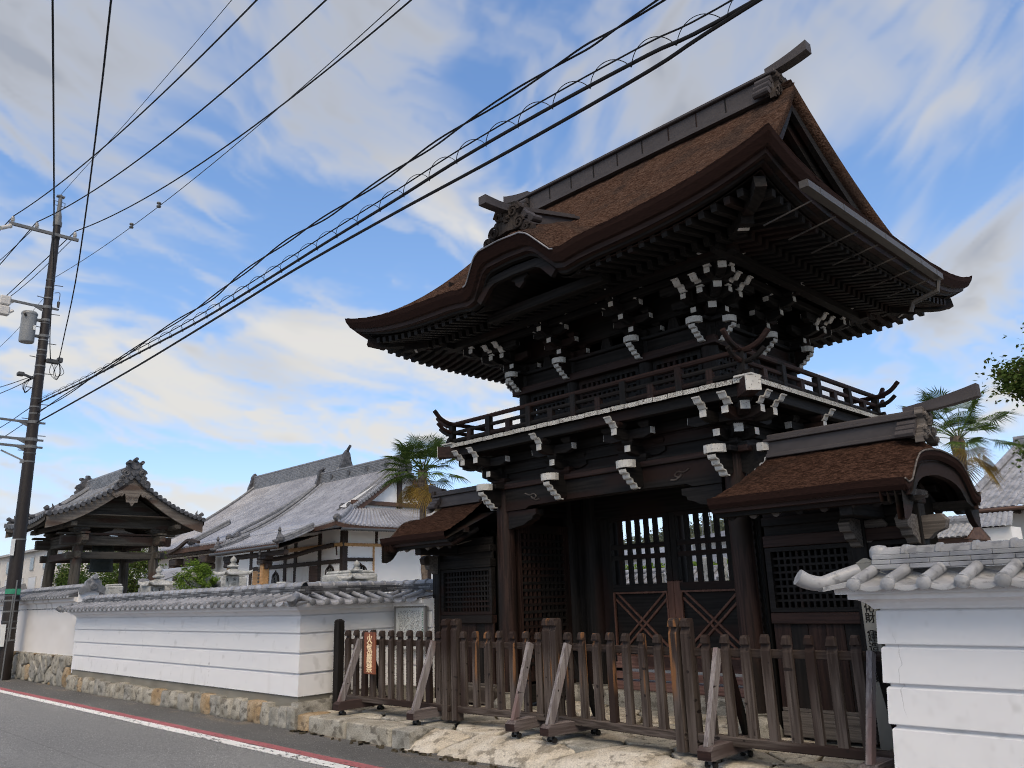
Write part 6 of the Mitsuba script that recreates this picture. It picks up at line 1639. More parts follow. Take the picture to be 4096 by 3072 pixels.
    part(od, 'finial', [cyl(base + A([sx * -.05, dy, .44 + dz]), base + A([sx * .20, dy, .48 + dz]), .06, n=9) for dy, dz in ((-.20, 0), (.20, 0), (0, .10))] + [cyl(base + A([-.1 * sx, 0, .36]), base + A([sx * .1, 0, .40]), .16, .16, 10)], 'tile_dark', smooth=40)
for i in range(7):
    part(bt, 'ridge_course', cbox(BXc - HX + .05, BXc + HX - .05, BYc - .16 + .012 * i, BYc + .16 - .012 * i, 5.62 + i * .05, 5.662 + i * .05, .008), 'tile_slate')
part(bt, 'ridge_roll', tube([(BXc - HX, BYc, 6.0), (BXc + HX, BYc, 6.0)], .085, 10), 'tile_slate', smooth=40)
bell = solo('temple_bell', move([lathe([(0, 3.30), (.16, 3.29), (.28, 3.22), (.325, 3.05), (.335, 2.90), (.338, 2.89), (.338, 2.84), (.335, 2.83), (.345, 2.5), (.352, 2.49), (.352, 2.45), (.345, 2.44), (.355, 2.28), (.375, 2.24), (.375, 2.18), (.33, 2.18), (.30, 2.9), (0, 3.1)], (BXc, BYc, 0), 26), tube([(BXc - .08, BYc, 3.29), (BXc - .07, BYc, 3.42), (BXc, BYc, 3.50), (BXc + .07, BYc, 3.42), (BXc + .08, BYc, 3.29)], .035, 7)], None, (0, 0, .60)), 'bell_bronze', 'dark bronze bell hanging inside the bell tower', 'bell', smooth=50)
solo('bell_striker', [cyl((BXc - 1.6, BYc + .1, 3.0), (BXc - .45, BYc + .05, 3.06), .07, n=10), cyl((BXc - 1.3, BYc + .1, 2.5), (BXc - 1.25, BYc + .1, 4.0), .012, n=5), cyl((BXc - .7, BYc + .08, 2.5), (BXc - .75, BYc + .1, 4.0), .012, n=5), cyl((BXc - .5, BYc + .05, 3.02), (BXc - .1, BYc - .6, 1.2), .01, n=4)], 'tower_wood_x', 'horizontal wooden striking log hung beside the bronze bell', 'log', smooth=40)


# ------------------------------------------------------------------ temple halls
def tile_field(f, nu, nv, rolls, r, bed_mat, roll_mat, P, base='tile_bed', name='tile_rolls', step=True):
    """f(u, v) -> point; bed grid and half-round rolls running up the slope"""
    U, V = np.meshgrid(np.linspace(0, 1, nu), np.linspace(0, 1, nv), indexing='ij')
    G = f(U.ravel(), V.ravel()).reshape(nu, nv, 3); part(P, base, grid(G), bed_mat, smooth=True)
    ms = []
    for i in range(rolls):
        u = (i + .5) / rolls; vv = np.linspace(0, 1, 9); pts = f(np.full(9, u), vv)
        keep = np.r_[True, np.linalg.norm(np.diff(pts, axis=0), axis=1) > .02]; pts = pts[keep]
        if len(pts) < 2: continue
        ms.append(tube(pts + A([0, 0, r * .35]), r, 6))
    part(P, name, cat(ms), roll_mat, smooth=40, stuff=True)


def prof_hall(s): return .34 * s + .66 * s ** 1.65


hall = thing('main_hall', 'white walled temple hall with dark timbers, new orange posts and a grey tiled hip-and-gable roof', 'temple hall')
WXr, WYf = -37.2, 24.0                # right wall, front wall
EX, EY, EZ = -35.4, 22.4, 5.30        # eaves
XL = -47.2                            # left verge
RY, RZ = 28.6, 9.15
XG = -38.0                            # gable verge on the right


def front_slope(u, v):
    # v 0 eaves .. 1 ridge; right limit follows the hip up to the gable
    y = EY + (RY - EY) * v; z = EZ + (RZ - EZ) * prof_hall(v)
    xr = np.where(y - EY < (EX - XG), EX - (y - EY), XG)
    x = XL + (xr - XL) * u
    z = z + .22 * np.clip((x - XL) / (EX - XL), 0, 1) ** 8 * (1 - v) ** 3
    return np.stack([x, y, z], -1)


tile_field(front_slope, 40, 16, 46, .075, 'tile_hall', 'tile_hall', hall)
tile_field(lambda u, v: front_slope(u, v) * A([1, -1, 1]) + A([0, 2 * RY, 0]), 12, 10, 20, .075, 'tile_hall', 'tile_hall', hall)


def skirt(u, v):
    d = v * 2.8; z = EZ + (RZ - EZ) * prof_hall(d / (RY - EY)); ya = EY + np.minimum(d, EX - XG); yb = 2 * RY - ya
    x = EX - d; y = ya + (yb - ya) * u
    return np.stack([x, y, z + .22 * np.abs(2 * u - 1) ** 8 * (1 - v) ** 3], -1)


tile_field(skirt, 40, 10, 40, .075, 'tile_hall', 'tile_hall', hall)


def porch(u, v):
    x = -44.6 + (-37.4 + 44.6) * u; y = 20.4 + (EY + .6 - 20.4) * v
    z = 4.50 + (EZ + .30 - 4.50) * (.55 * v + .45 * v * v)
    return np.stack([x, y, z], -1)


tile_field(porch, 30, 8, 33, .075, 'tile_hall', 'tile_hall', hall, 'porch_tile_bed', 'porch_tile_rolls')
vv = np.linspace(0, 1, 12)
part(hall, 'eave_board', [grid(np.stack([front_slope(np.linspace(0, 1, 40), np.zeros(40)) - A([0, 0, .02]), front_slope(np.linspace(0, 1, 40), np.zeros(40)) + A([0, .05, -.22])])), grid(np.stack([skirt(np.linspace(0, 1, 40), np.zeros(40)) - A([0, 0, .02]), skirt(np.linspace(0, 1, 40), np.zeros(40)) + A([-.05, 0, -.22])]))], 'hall_eave')
part(hall, 'porch_eave_board', [grid(np.stack([porch(np.linspace(0, 1, 20), np.zeros(20)) - A([0, 0, .02]), porch(np.linspace(0, 1, 20), np.zeros(20)) + A([0, .05, -.26])]))], 'hall_eave')
part(hall, 'gutter', [cyl((-44.8, 20.28, 4.30), (-37.3, 20.28, 4.33), .075, n=8), cyl((EX + .12, EY + .3, 5.10), (EX + .12, 34.5, 5.12), .075, n=8)], 'steel_dark', smooth=40)
part(hall, 'soffit', [grid(np.stack([A([[XL, EY + .05, 5.06], [EX, EY + .05, 5.08]]), A([[XL, WYf, 5.35], [WXr, WYf, 5.35]])])), grid(np.stack([A([[EX - .05, EY, 5.08], [EX - .05, 34.8, 5.08]]), A([[WXr, WYf, 5.35], [WXr, 33.0, 5.35]])])), grid(np.stack([A([[-44.6, 20.45, 4.22], [-37.4, 20.45, 4.22]]), A([[-44.6, 22.9, 5.0], [-37.4, 22.9, 5.0]])]))], 'hall_wood')
# ridges: main, left descending, right descending, hip
ridge = part(hall, 'ridge', [cbox(XL - .1, XG + .1, RY - .17 + .012 * i, RY + .17 - .012 * i, RZ - .02 + .1 * i, RZ + .065 + .1 * i, .01) for i in range(6)] + [tube([(XL - .1, RY, RZ + .64), (XG + .1, RY, RZ + .64)], .10, 8)], 'tile_slate', smooth=30)
for i in range(4):
    x = -45.6 + i * 2.0
    part(ridge, 'crest_tile', cyl((x, RY - .20, RZ + .28), (x, RY - .12, RZ + .28), .16, n=12), 'tile_dark', smooth=40)


def ridge_line(P, pts, r, mat='tile_slate', end=True, h=.16, name='descending_ridge'):
    pts = A(pts); k = part(P, name, [ribbon(pts + A([0, 0, h / 2]), r * 1.7, h, np.cross(np.gradient(pts, axis=0)[len(pts) // 2] / np.linalg.norm(np.gradient(pts, axis=0)[len(pts) // 2]), [0, 0, 1.])), tube(pts + A([0, 0, h + r * .4]), r, 7)], mat, smooth=40)
    if end:
        e_ = pts[0]; d_ = (pts[0] - pts[1]) / np.linalg.norm(pts[0] - pts[1])
        part(k, 'end_tile', [tube(catmull([e_ + A([0, 0, h * .6]), e_ + d_ * .28 + A([0, 0, h * .7]), e_ + d_ * .5 + A([0, 0, h * 1.5])], 4), np.linspace(r * 1.6, r * .5, 9), 8), lathe([(0, -.16), (.20, -.1), (.22, .08), (.10, .22), (0, .24)], e_ + d_ * .05 + A([0, 0, h]), 8)], 'tile_dark', smooth=40)
    return k


ridge_line(hall, front_slope(np.zeros(12), np.linspace(.10, 1, 12)) + A([.12, 0, 0]), .10)
ridge_line(hall, front_slope(np.zeros(12), np.linspace(.05, .98, 12)) + A([.75, 0, 0]), .08, h=.08)
yy = np.linspace(.46, 1, 10)
for off in (.55, 1.15):
    ridge_line(hall, np.stack([front_slope(np.ones(10) * .5, yy)[:, 0] * 0 + XG - off, EY + (RY - EY) * yy, EZ + (RZ - EZ) * prof_hall(yy)], -1), .09, h=.10)
hp = np.linspace(.04, .42, 8); ridge_line(hall, np.stack([EX - hp * (RY - EY), EY + hp * (RY - EY), EZ + (RZ - EZ) * prof_hall(hp) + .22 * (1 - hp) ** 9], -1), .10, h=.14, name='hip_ridge')
ridge_line(hall, [(-37.5, 20.6, 4.60), (-37.5, 21.4, 4.9), (-37.5, 22.4, 5.35)], .10, h=.12, name='porch_ridge')
ridge_line(hall, [(-44.5, 20.6, 4.60), (-44.5, 21.4, 4.9), (-44.5, 22.4, 5.35)], .10, h=.12, name='porch_ridge')
for q in (0, 1):
    c = A([-37.6 if q == 0 else -44.5, 20.55, 4.72])
    part(hall, 'corner_figure', [lathe([(0, -.1), (.16, -.05), (.13, .15), (.06, .35), (.10, .42), (.05, .55), (0, .6)], c, 8)], 'tile_dark', smooth=40)
for x in (XL, XG):
    part(hall, 'ridge_end', [prism(Polygon([(-.34, -.55), (-.38, .0), (-.24, .3), (-.2, .75), (0, .95), (.2, .75), (.24, .3), (.38, 0), (.34, -.55), (0, -.2)]).buffer(.04), -.1, .1, 'x')] and [move(prism(Polygon([(-.34, -.55), (-.38, .0), (-.24, .3), (-.2, .75), (0, .95), (.2, .75), (.24, .3), (.38, 0), (.34, -.55), (0, -.2)]).buffer(.04), -.1, .1, 'x'), None, (x + .12, RY, RZ + .05)), cyl((x - .1, RY, RZ + .75), (x + .5, RY, RZ + 1.0), .10, .08, 8)], 'tile_dark')
# gable on the right: verge rolls, barge boards, white wall, post and tie
for sg in (-1, 1):
    v_ = np.linspace(.42, 1, 20); L_ = lambda dx, dz: np.stack([np.full(20, XG + dx), RY + sg * (RY - EY) * (1 - v_), EZ + (RZ - EZ) * prof_hall(v_) - dz], -1)
    for q in range(1, 20, 1):
        p = L_(.0, -.02)[q]; part(hall, 'verge_roll', cyl(p + A([-.3, 0, .03]), p + A([.12, 0, 0]), .085, .095, 8), 'tile_slate', smooth=40)
    part(hall, 'barge_board', [grid(np.stack([L_(.0, .08), L_(.0, .38), L_(-.1, .38), L_(-.1, .08)]))], 'hall_eave')
part(hall, 'gable_wall', M([[XG - .5, RY - 4.0, 6.6], [XG - .5, RY + 4.0, 6.6], [XG - .5, RY, 9.0]], [[0, 1, 2]]), 'hall_white')
part(hall, 'gable_post', box(XG - .5, XG - .36, RY - .14, RY + .14, 6.7, 8.8), 'hall_wood')
part(hall, 'gable_tie', box(XG - .5, XG - .30, RY - 3.3, RY + 3.3, 6.80, 7.02), 'hall_eave')
part(hall, 'gable_pendant', move(prism(pz_, -.05, .05, 'x'), None, (XG + .06, RY, 8.35)), 'tile_dark')
# walls
part(hall, 'front_wall', box(-52, WXr, WYf, WYf + .2, .3, 5.4), 'hall_white')
part(hall, 'side_wall', box(WXr - .2, WXr, WYf + .2, 33, .3, 5.4), 'hall_white')
for x in (-37.22, -39.4, -41.95, -43.1, -45.1, -47.2):
    part(hall, 'dark_post', box(x - .14, x + .14, WYf - .06, WYf + .02, .4, 5.2), 'hall_wood')
for y in (24.0, 29.6):
    part(hall, 'dark_post', box(WXr - .02, WXr + .06, y - .06, y + .28, .4, 5.2), 'hall_wood')
part(hall, 'dark_post', box(WXr - .02, WXr + .05, 26.05, 26.2, 4.55, 5.3), 'hall_wood')
part(hall, 'orange_rail', box(-47.2, WXr + .03, WYf - .09, WYf - .03, 4.38, 4.58), 'new_wood')
part(hall, 'orange_rail', box(WXr + .03, WXr + .09, WYf - .09, 32.9, 4.40, 4.56), 'new_wood')
part(hall, 'orange_rail', box(WXr + .01, WXr + .07, 25.90, 25.99, .4, 4.40), 'new_wood')
for z0, z1 in ((3.52, 3.74), (1.9, 2.1)):
    part(hall, 'dark_rail', box(-47.2, WXr + .02, WYf - .08, WYf - .02, z0, z1), 'hall_wood')
part(hall, 'dark_rail', box(WXr + .02, WXr + .07, WYf, 25.9, 3.62, 3.80), 'hall_wood')


def cusped(P, c, ax, w, h):
    """bell-shaped window: dark frame, bars"""
    o = [(-.5, 0), (-.44, .45), (-.40, .68), (-.30, .80), (-.18, .86), (-.06, .92), (0, 1.0), (.06, .92), (.18, .86), (.30, .80), (.40, .68), (.44, .45), (.5, 0)]
    poly = Polygon([(a * w, b * h) for a, b in o]); inn = poly.buffer(-.07); k = None
    for (p, m, d0, d1, nm) in ((poly.difference(inn), 'hall_wood', -.05, .02, 'frame'), (inn, 'dark_inside', -.012, .02, 'opening')):
        g = prism(p, d0, d1, 'y')
        if ax == 'x': g = (np.c_[-g[0][:, 1], g[0][:, 0], g[0][:, 2]], g[1])
        if k is None: k = part(P, 'cusped_window', move(g, None, c), m)
        else: part(k, nm, move(g, None, c), m)
    for i in range(5):
        x = (-.32 + .16 * i) * w; g = box(x - .02, x + .02, -.03, -.013, .02, h * (.78 - .3 * abs(x / w)))
        if ax == 'x': g = (np.c_[-g[0][:, 1], g[0][:, 0], g[0][:, 2]], g[1])
        part(k, 'bar', move(g, None, c), 'hall_white' if False else 'house_grey')


cusped(hall, (-38.35, WYf, 2.45), 'y', 1.0, 1.12); cusped(hall, (-44.15, WYf, 2.3), 'y', .95, 1.15); cusped(hall, (WXr, 25.08, 2.55), 'x', 1.05, 1.02)
for x0, x1, m in ((-41.8, -41.15, 'hall_white'), (-41.1, -40.45, 'hall_white'), (-40.4, -39.55, 'hall_eave')):
    part(hall, 'sliding_door', box(x0, x1, WYf - .05, WYf - .005, .6, 3.5), m)
part(hall, 'door_leaf', [box(-46.9, -45.3, WYf - .05, WYf - .01, .6, 3.5)], 'new_wood')
for x in (-43.0, -37.7) if False else (-42.0, -37.9):
    pass
for x in (-41.9, -36.9):
    pass
for px3, zt in ((-36.1, 4.0), (-39.8, 4.0), (-43.6, 4.0)):
    p = part(hall, 'porch_post', box(px3 - .17, px3 + .17, 20.8, 21.14, .4, 3.85), 'new_wood') if px3 < -37 else None
    if p:
        part(p, 'capital', [cbox(px3 - .32, px3 + .32, 20.66, 21.28, 3.55, 3.78, .05), cbox(px3 - .5, px3 + .5, 20.75, 21.2, 3.78, 4.0, .05), move(prism(Polygon([(0, -.1), (.5, -.05), (.62, .12), (.4, .2), (0, .2)]), -.1, .1, 'y'), None, (px3, 20.97, 3.4))], 'hall_wood')
part(hall, 'porch_beam', [cbox(-44.4, -37.6, 20.85, 21.1, 3.95, 4.2, .03)], 'hall_wood')
part(hall, 'curved_tie', [tube(catmull([(-39.8, 21.2, 3.8), (-39.4, 22.2, 3.95), (-38.6, 23.2, 4.3), (-37.9, 23.9, 4.5)], 5), .12, 8)], 'hall_wood', smooth=40)
part(hall, 'lamp_bracket', bar((-37.5, 23.85, 3.98), (-37.2, 23.6, 4.35), .06, .12), 'hall_wood')
part(hall, 'rain_chain', [lathe([(0, 0), (.05, .03), (.06, .1), (.03, .12)], (-39.0, 20.25, 2.6 + i * .17), 6) for i in range(10)], 'tile_dark', smooth=40)

# the larger hall behind, only its roof and eaves show
big = thing('rear_hall', 'larger temple hall further back, its steep grey tiled roof rising behind the first hall', 'temple hall')
BXL, BXR, BEY, BRY, BEZ, BRZ = -66.5, -51.0, 22.6, 33.0, 5.3, 11.1


def big_front(u, v):
    y = BEY + (BRY - BEY) * v; xl = BXL - 1.2 + np.minimum(v * 8, 2.6); x = xl + (BXR + 3.8 * np.clip(1 - v * 4, 0, 1) - xl) * u
    return np.stack([x, y, BEZ + (BRZ - BEZ) * prof_hall(v)], -1)


tile_field(big_front, 40, 16, 56, .07, 'tile_hall', 'tile_hall', big)
part(big, 'ridge', [cbox(-65.0, BXR, BRY - .22 + .015 * i, BRY + .22 - .015 * i, BRZ - .1 + .13 * i, BRZ + .02 + .13 * i, .01) for i in range(8)] + [tube([(-65.0, BRY, BRZ + 1.0), (BXR, BRY, BRZ + 1.0)], .13, 8)], 'tile_slate', smooth=30)
part(big, 'back_slope', grid(np.stack([A([[BXL, BRY, BRZ], [BXR, BRY, BRZ]]), A([[BXL, 43, 5.3], [BXR, 43, 5.3]])])), 'tile_hall')
part(big, 'ridge_end', [move(prism(Polygon([(-.5, -.8), (-.5, .0), (-.3, .5), (-.2, 1.0), (0, 1.25), (.2, 1.0), (.3, .5), (.5, 0), (.5, -.8), (0, -.3)]).buffer(.05), -.14, .14, 'x'), None, (x, BRY, BRZ + .05)) for x in (BXR + .1, -65.1)] + [cyl((BXR, BRY, BRZ + 1.1), (BXR + .6, BRY, BRZ + 1.6), .13, .10, 8)], 'tile_dark')
ridge_line(big, big_front(np.ones(12) * .02, np.linspace(.12, 1, 12)), .12)
ridge_line(big, big_front(np.ones(12) * .97, np.linspace(.05, 1, 12)), .12)
ridge_line(big, [(-53.2, 22.9, 5.55), (-52.2, 23.4, 6.0), (-51.2, 24.4, 6.7)], .12)
part(big, 'wall', box(-66, -46.5, 24.6, 25, .3, 5.6), 'hall_white')
part(big, 'soffit', box(-67, -46.8, 22.9, 24.8, 5.0, 5.1), 'hall_wood')
part(big, 'eave_board', [grid(np.stack([big_front(np.linspace(0, 1, 20), np.zeros(20)) - A([0, 0, .02]), big_front(np.linspace(0, 1, 20), np.zeros(20)) + A([0, .05, -.3])])), grid(np.stack([A([[-67, BEY + .1, 5.0], [-50.6, BEY + .1, 5.0]]), A([[-67, 24.7, 5.2], [-50.6, 24.7, 5.2]])]))], 'hall_eave')
for x in (-56.2, -53.8, -51.6):
    part(big, 'porch_post', [box(x - .2, x + .2, 23.0, 23.4, .4, 4.2), cbox(x - .6, x + .6, 22.8, 23.5, 4.2, 4.7, .08), cbox(x - .4, x + .4, 22.7, 23.6, 3.8, 4.2, .08)], 'hall_wood')
part(big, 'porch_gable', [ribbon(catmull([(-57.5, 22.5, 5.05), (-56, 22.5, 5.1), (-54.5, 22.5, 5.35), (-53.0, 22.5, 5.75), (-51.5, 22.5, 5.5)], 5), .2, .16, (0, 1, 0))], 'hall_wood')
sl = thing('low_tiled_roof', 'small low tiled roof in front of the rear hall, left of the round bush', 'roof')
put(sl, [M([[-45.5, 15.4, 2.55], [-41.0, 15.4, 2.55], [-40.0, 17.6, 3.35], [-45.5, 17.6, 3.35]], [[0, 1, 2, 3]]), tube([(-45.5, 17.6, 3.4), (-40, 17.6, 3.4)], .12, 8), box(-45.3, -41.2, 15.9, 19, .2, 2.55)] + [tube([(-45.4 + i * .3, 15.38, 2.59), (-45.4 + i * .3, 17.6, 3.4)], .06, 6) for i in range(17)], 'tile_hall')


# ------------------------------------------------------------------ graves, lanterns, planting
def stone_lantern(x, y, z, s, label, seed, txt=None):
    Ln = thing('stone_lantern', label, 'stone lantern')
    part(Ln, 'shaft', cbox(x - .26 * s, x + .26 * s, y - .26 * s, y + .26 * s, .1, z - .02 * s, .02), 'grave_stone')
    n = 33; u = np.linspace(-1, 1, n); U, V = np.meshgrid(u, u, indexing='ij'); m = np.maximum(np.abs(U), np.abs(V)); c = np.minimum(np.abs(U), np.abs(V)) / np.maximum(m, 1e-6)
    top = z + s * (.36 * (1 - m) ** 1.5 + .05 + .20 * (m * c ** 2.2) ** 3 * 1.0 + .0)
    wv = 1 + .10 * (c ** 3) * m
    P = np.stack([x + U * .66 * s * wv, y + V * .66 * s * wv, top], -1)
    Q = P.copy(); Q[..., 2] = z + s * (.0 + .17 * (m * c ** 2.2) ** 3 - .02 * (1 - m))
    rim = lambda G: np.vstack([G[:, 0], G[-1, 1:], G[-2::-1, -1], G[0, -2:0:-1]])
    a, b = rim(P), rim(Q); i = np.arange(len(a)); j = (i + 1) % len(a)
    part(Ln, 'roof', cat([grid(P), grid(Q), M(np.vstack([a, b]), np.stack([i, j, len(a) + j, len(a) + i], 1))]), 'grave_stone', smooth=35)
    part(Ln, 'neck', cbox(x - .24 * s, x + .24 * s, y - .24 * s, y + .24 * s, z + .38 * s, z + .50 * s, .03), 'grave_stone')
    part(Ln, 'finial', lathe([(0, .48), (.18, .49), (.19, .56), (.10, .58), (.10, .62), (.15, .68), (.165, .76), (.12, .85), (.05, .90), (.03, .95), (0, .97)], (0, 0, 0), 16) and move(lathe([(0, .48), (.18, .49), (.19, .56), (.10, .58), (.10, .62), (.15, .68), (.165, .76), (.12, .85), (.05, .90), (.03, .95), (0, .97)], (0, 0, 0), 16), A([[s, 0, 0], [0, s, 0], [0, 0, s]]), (x, y, z)), 'grave_stone', smooth=40)
    if txt:
        g = glyph(txt, .2 * s, .004); part(Ln, 'character', move(g, None, (x - .10 * s, y - .262 * s, z - .30 * s)), 'ink')
        g = glyph(txt, .2 * s, .004); part(Ln, 'character', move((np.c_[-g[0][:, 1], g[0][:, 0], g[0][:, 2]], g[1]), None, (x + .262 * s, y - .10 * s, z - .30 * s)), 'ink')
    return Ln


stone_lantern(-18.60, 9.0, 2.27, .46, 'tallest grey stone lantern above the wall, in front of the orange hall posts', 1, '矢')
stone_lantern(-23.0, 9.0, 2.16, .54, 'stone lantern with a wide curled roof, left of the round bush', 2, '矢')
stone_lantern(-13.45, 9.0, 1.99, .38, 'stone lantern top beside the broad stone near the palm trunk', 3)
for i, (x, y, w, z, lab) in enumerate([
        (-13.98, 9.2, .48, 2.17, 'broad flat-topped weathered stone just left of the small lantern'), (-21.6, 9.4, .42, 2.42, 'squat brown stone between the lantern and the round bush'),
        (-19.75, 9.6, .30, 2.32, 'low grey stone block right of the round bush'), (-17.4, 9.6, .13, 2.07, 'small pointed stone knob showing above the wall coping'),
        (-25.2, 8.6, .27, 2.27, 'pale square grave marker left of the curled stone lantern'), (-24.5, 9.6, .5, 2.29, 'flat pale slab behind the square grave marker'), (-23.55, 10.2, .40, 2.55, 'light grey rounded stone behind the curled lantern'), (-27.6, 8.2, .5, 2.22, 'long flat stone slab under the bell tower post')]):
    solo('grave_marker', [cbox(x - w, x + w, y - w * .7, y + w * .7, .1, z - .06, .03), lathe([(w * .95, z - .07), (w * .98, z - .03), (w * .85, z + .02), (w * .4, z + .05), (0, z + .06)], (x, y, 0), 12) if i in (1, 5, 6) else cbox(x - w * .9, x + w * .9, y - w * .6, y + w * .6, z - .07, z, .04)], 'grave_stone', lab, 'gravestone', smooth=30)
solo('inner_wall_coping', [tube([(-26.4, 9.9, 2.26), (-19.9, 9.9, 2.10)], .09, 8)] + [cyl((-26.4 + i * .42, 9.9, 2.26 - i * .0103), (-26.37 + i * .42, 9.9, 2.26 - i * .0103), .105, n=8) for i in range(15)] + [hexa([[-26.4, 9.74, .1], [-19.9, 9.74, .1], [-19.9, 10.06, .1], [-26.4, 10.06, .1], [-26.4, 9.74, 2.18], [-19.9, 9.74, 2.02], [-19.9, 10.06, 2.02], [-26.4, 10.06, 2.18]]), lathe([(0, 0), (.16, .02), (.17, .14), (.10, .20), (0, .21)], (-26.3, 9.85, 2.25), 10)], 'tile_mid', 'low inner wall with a pale tile coping behind the stone lanterns', 'wall', smooth=40)


def tree(name, label, cat_, trunk, crown, mat, nclump, per, size, seed, group=None, clump=.3, bark='bark', radius=.12):
    t = thing(name, label, cat_, group); trunk = A(trunk, float)
    r = np.random.default_rng(seed); tp = [tube(catmull(trunk, 5), np.linspace(radius, radius * .35, (len(trunk) - 1) * 5 + 1), 8)]
    for c, rad in crown:
        for _ in range(5):
            e = A(c) + r.normal(size=3) * A(rad) * .5; tp.append(tube(catmull([trunk[-1] * .6 + trunk[-2] * .4, (trunk[-1] + e) / 2 + r.normal(size=3) * .1, e], 4), np.linspace(radius * .35, radius * .06, 9), 5))
    part(t, 'trunk', tp, bark, smooth=50)
    pts = np.vstack([clumps(c, rad, nclump, per, seed + i, clump) for i, (c, rad) in enumerate(crown)])
    part(t, 'crown', leaves(pts, size, seed), mat)
    return t


tree('round_bush', 'round clipped bright green bush behind the wall between two stone lanterns', 'bush', [(-21.3, 9.35, .1), (-21.3, 9.35, 1.6), (-21.3, 9.35, 2.1)], [((-21.35, 9.35, 2.22), (.46, .44, .44))], 'leaf_bush', 110, 60, .06, 3, clump=.065, radius=.07)
tree('garden_tree', 'loose green tree behind the bell, yellowing at the top', 'tree', [(-41.4, 12.9, .1), (-41.4, 12.9, 1.5), (-41.4, 12.9, 2.6)], [((-41.2, 12.9, 3.1), (1.7, 1.0, 1.3))], 'leaf_tree', 95, 60, .13, 5, clump=.24)
tree('garden_tree', 'dark green leafy tree between the bell tower and the halls', 'tree', [(-36.6, 13.2, .1), (-36.6, 13.2, 1.4), (-36.6, 13.2, 2.4)], [((-36.7, 13.2, 3.0), (1.3, .8, 1.1))], 'leaf_tree', 95, 60, .13, 6, clump=.24)
tree('garden_shrub', 'dark shrub below the bell, behind the wall coping', 'shrub', [(-38.6, 12.0, .1), (-38.6, 12.0, 1.2), (-38.6, 12.0, 1.8)], [((-38.4, 12.0, 2.3), (2.2, .7, .75))], 'leaf_dark', 95, 50, .12, 7, clump=.2)
tree('garden_shrub', 'small dark conifer shrub at the foot of the bell tower', 'shrub', [(-43.0, 12.5, .1), (-43.0, 12.5, 1.6), (-43.0, 12.5, 2.3)], [((-43.0, 12.5, 2.9), (.5, .4, .6))], 'leaf_dark', 60, 50, .10, 8, clump=.14)


def palm(label, x, y, h, r0, seed, crown, nlive, nold, R):
    p = thing('palm_tree', label, 'palm tree'); r = np.random.default_rng(seed)
    zz = np.linspace(.1, h, 40); rad = r0 * (.85 + .35 * np.clip((zz - h + 1.6) / 1.2, 0, 1)) * (1 + .10 * np.sin(zz * 40 + r.uniform(0, 6, 40)))
    part(p, 'trunk', tube(np.c_[x + .05 * np.sin(zz * .9), y + 0 * zz, zz], rad, 10), 'palm_bark', smooth=30)
    fib = r.normal(size=(500, 3)) * A([r0 * .55, r0 * .55, .42]) + A([x, y, h - .45])
    part(p, 'fibre', leaves(fib, .16, seed, .12), 'palm_bark')
    c = A([x, y, h])
    for k in range(nlive + nold):
        old = k >= nlive
        az = r.uniform(0, 2 * math.pi); el = r.uniform(-.25, 1.15) if not old else r.uniform(-1.25, -.45)
        d = A([math.cos(az) * math.cos(el), math.sin(az) * math.cos(el), math.sin(el)]); L = R * r.uniform(.5, .68) * (1 if not old else .8)
        hub = c + d * L + A([0, 0, -.10 * L * (1 - math.sin(el))])
        fr = part(p, 'frond' if not old else 'old_frond', tube(catmull([c + A([0, 0, -.1 - (.2 if old else 0)]), c + d * L * .55, hub], 4), np.linspace(.016, .008, 9), 5), 'palm_green' if not old else 'palm_old', smooth=40)
        dd = (hub - c); dd /= np.linalg.norm(dd); s = np.cross(dd, [0, 0, 1.]); s /= np.linalg.norm(s) + 1e-9; u = np.cross(s, dd); bl = []
        nb = 32; FR = R * r.uniform(.42, .54)
        for i in range(nb):
            a = (-1 + 2 * (i + .5) / nb) * 2.05; ln = FR * (1 - .25 * (abs(a) / 2.05) ** 2) * r.uniform(.85, 1.05)
            q = dd * math.cos(a) + s * math.sin(a); w = q @ dd
            n_ = np.cross(q, u); wd = .0115 * R
            mid_ = hub + q * ln * .55 + u * .03; tip = hub + q * ln + A([0, 0, -.22 * ln * (.6 + .8 * r.random())]) + u * .02
            nrm = n_ / np.linalg.norm(n_)
            bl.append(M([hub, mid_ - nrm * wd + u * .012, mid_ + u * -.0, mid_ + nrm * wd + u * .012, tip], [[0, 1, 2], [0, 2, 3], [1, 4, 2], [2, 4, 3]]))
        part(fr, 'blades', cat(bl), 'palm_green' if not old else 'palm_old')
    return p


palm('fan palm with yellowed lower fronds standing between the hall and the gate', -20.25, 16.0, 5.55, .125, 11, None, 32, 7, 1.45)
palm('fan palm rising behind the right-hand wing of the gate', -7.55, 26.0, 5.75, .15, 23, None, 22, 4, 1.75)
tree('garden_tree', 'green leafy tree whose branch ends reach in at the right edge', 'tree', [(.2, 9.6, .1), (-.2, 9.4, 2.0), (-.7, 9.3, 3.2)], [((-1.90, 9.0, 3.50), (.20, .3, .20)), ((-1.4, 9.1, 3.75), (.45, .5, .40)), ((-1.80, 9.0, 2.76), (.22, .3, .13))], 'leaf_tree', 60, 44, .05, 31, clump=.07, radius=.10)


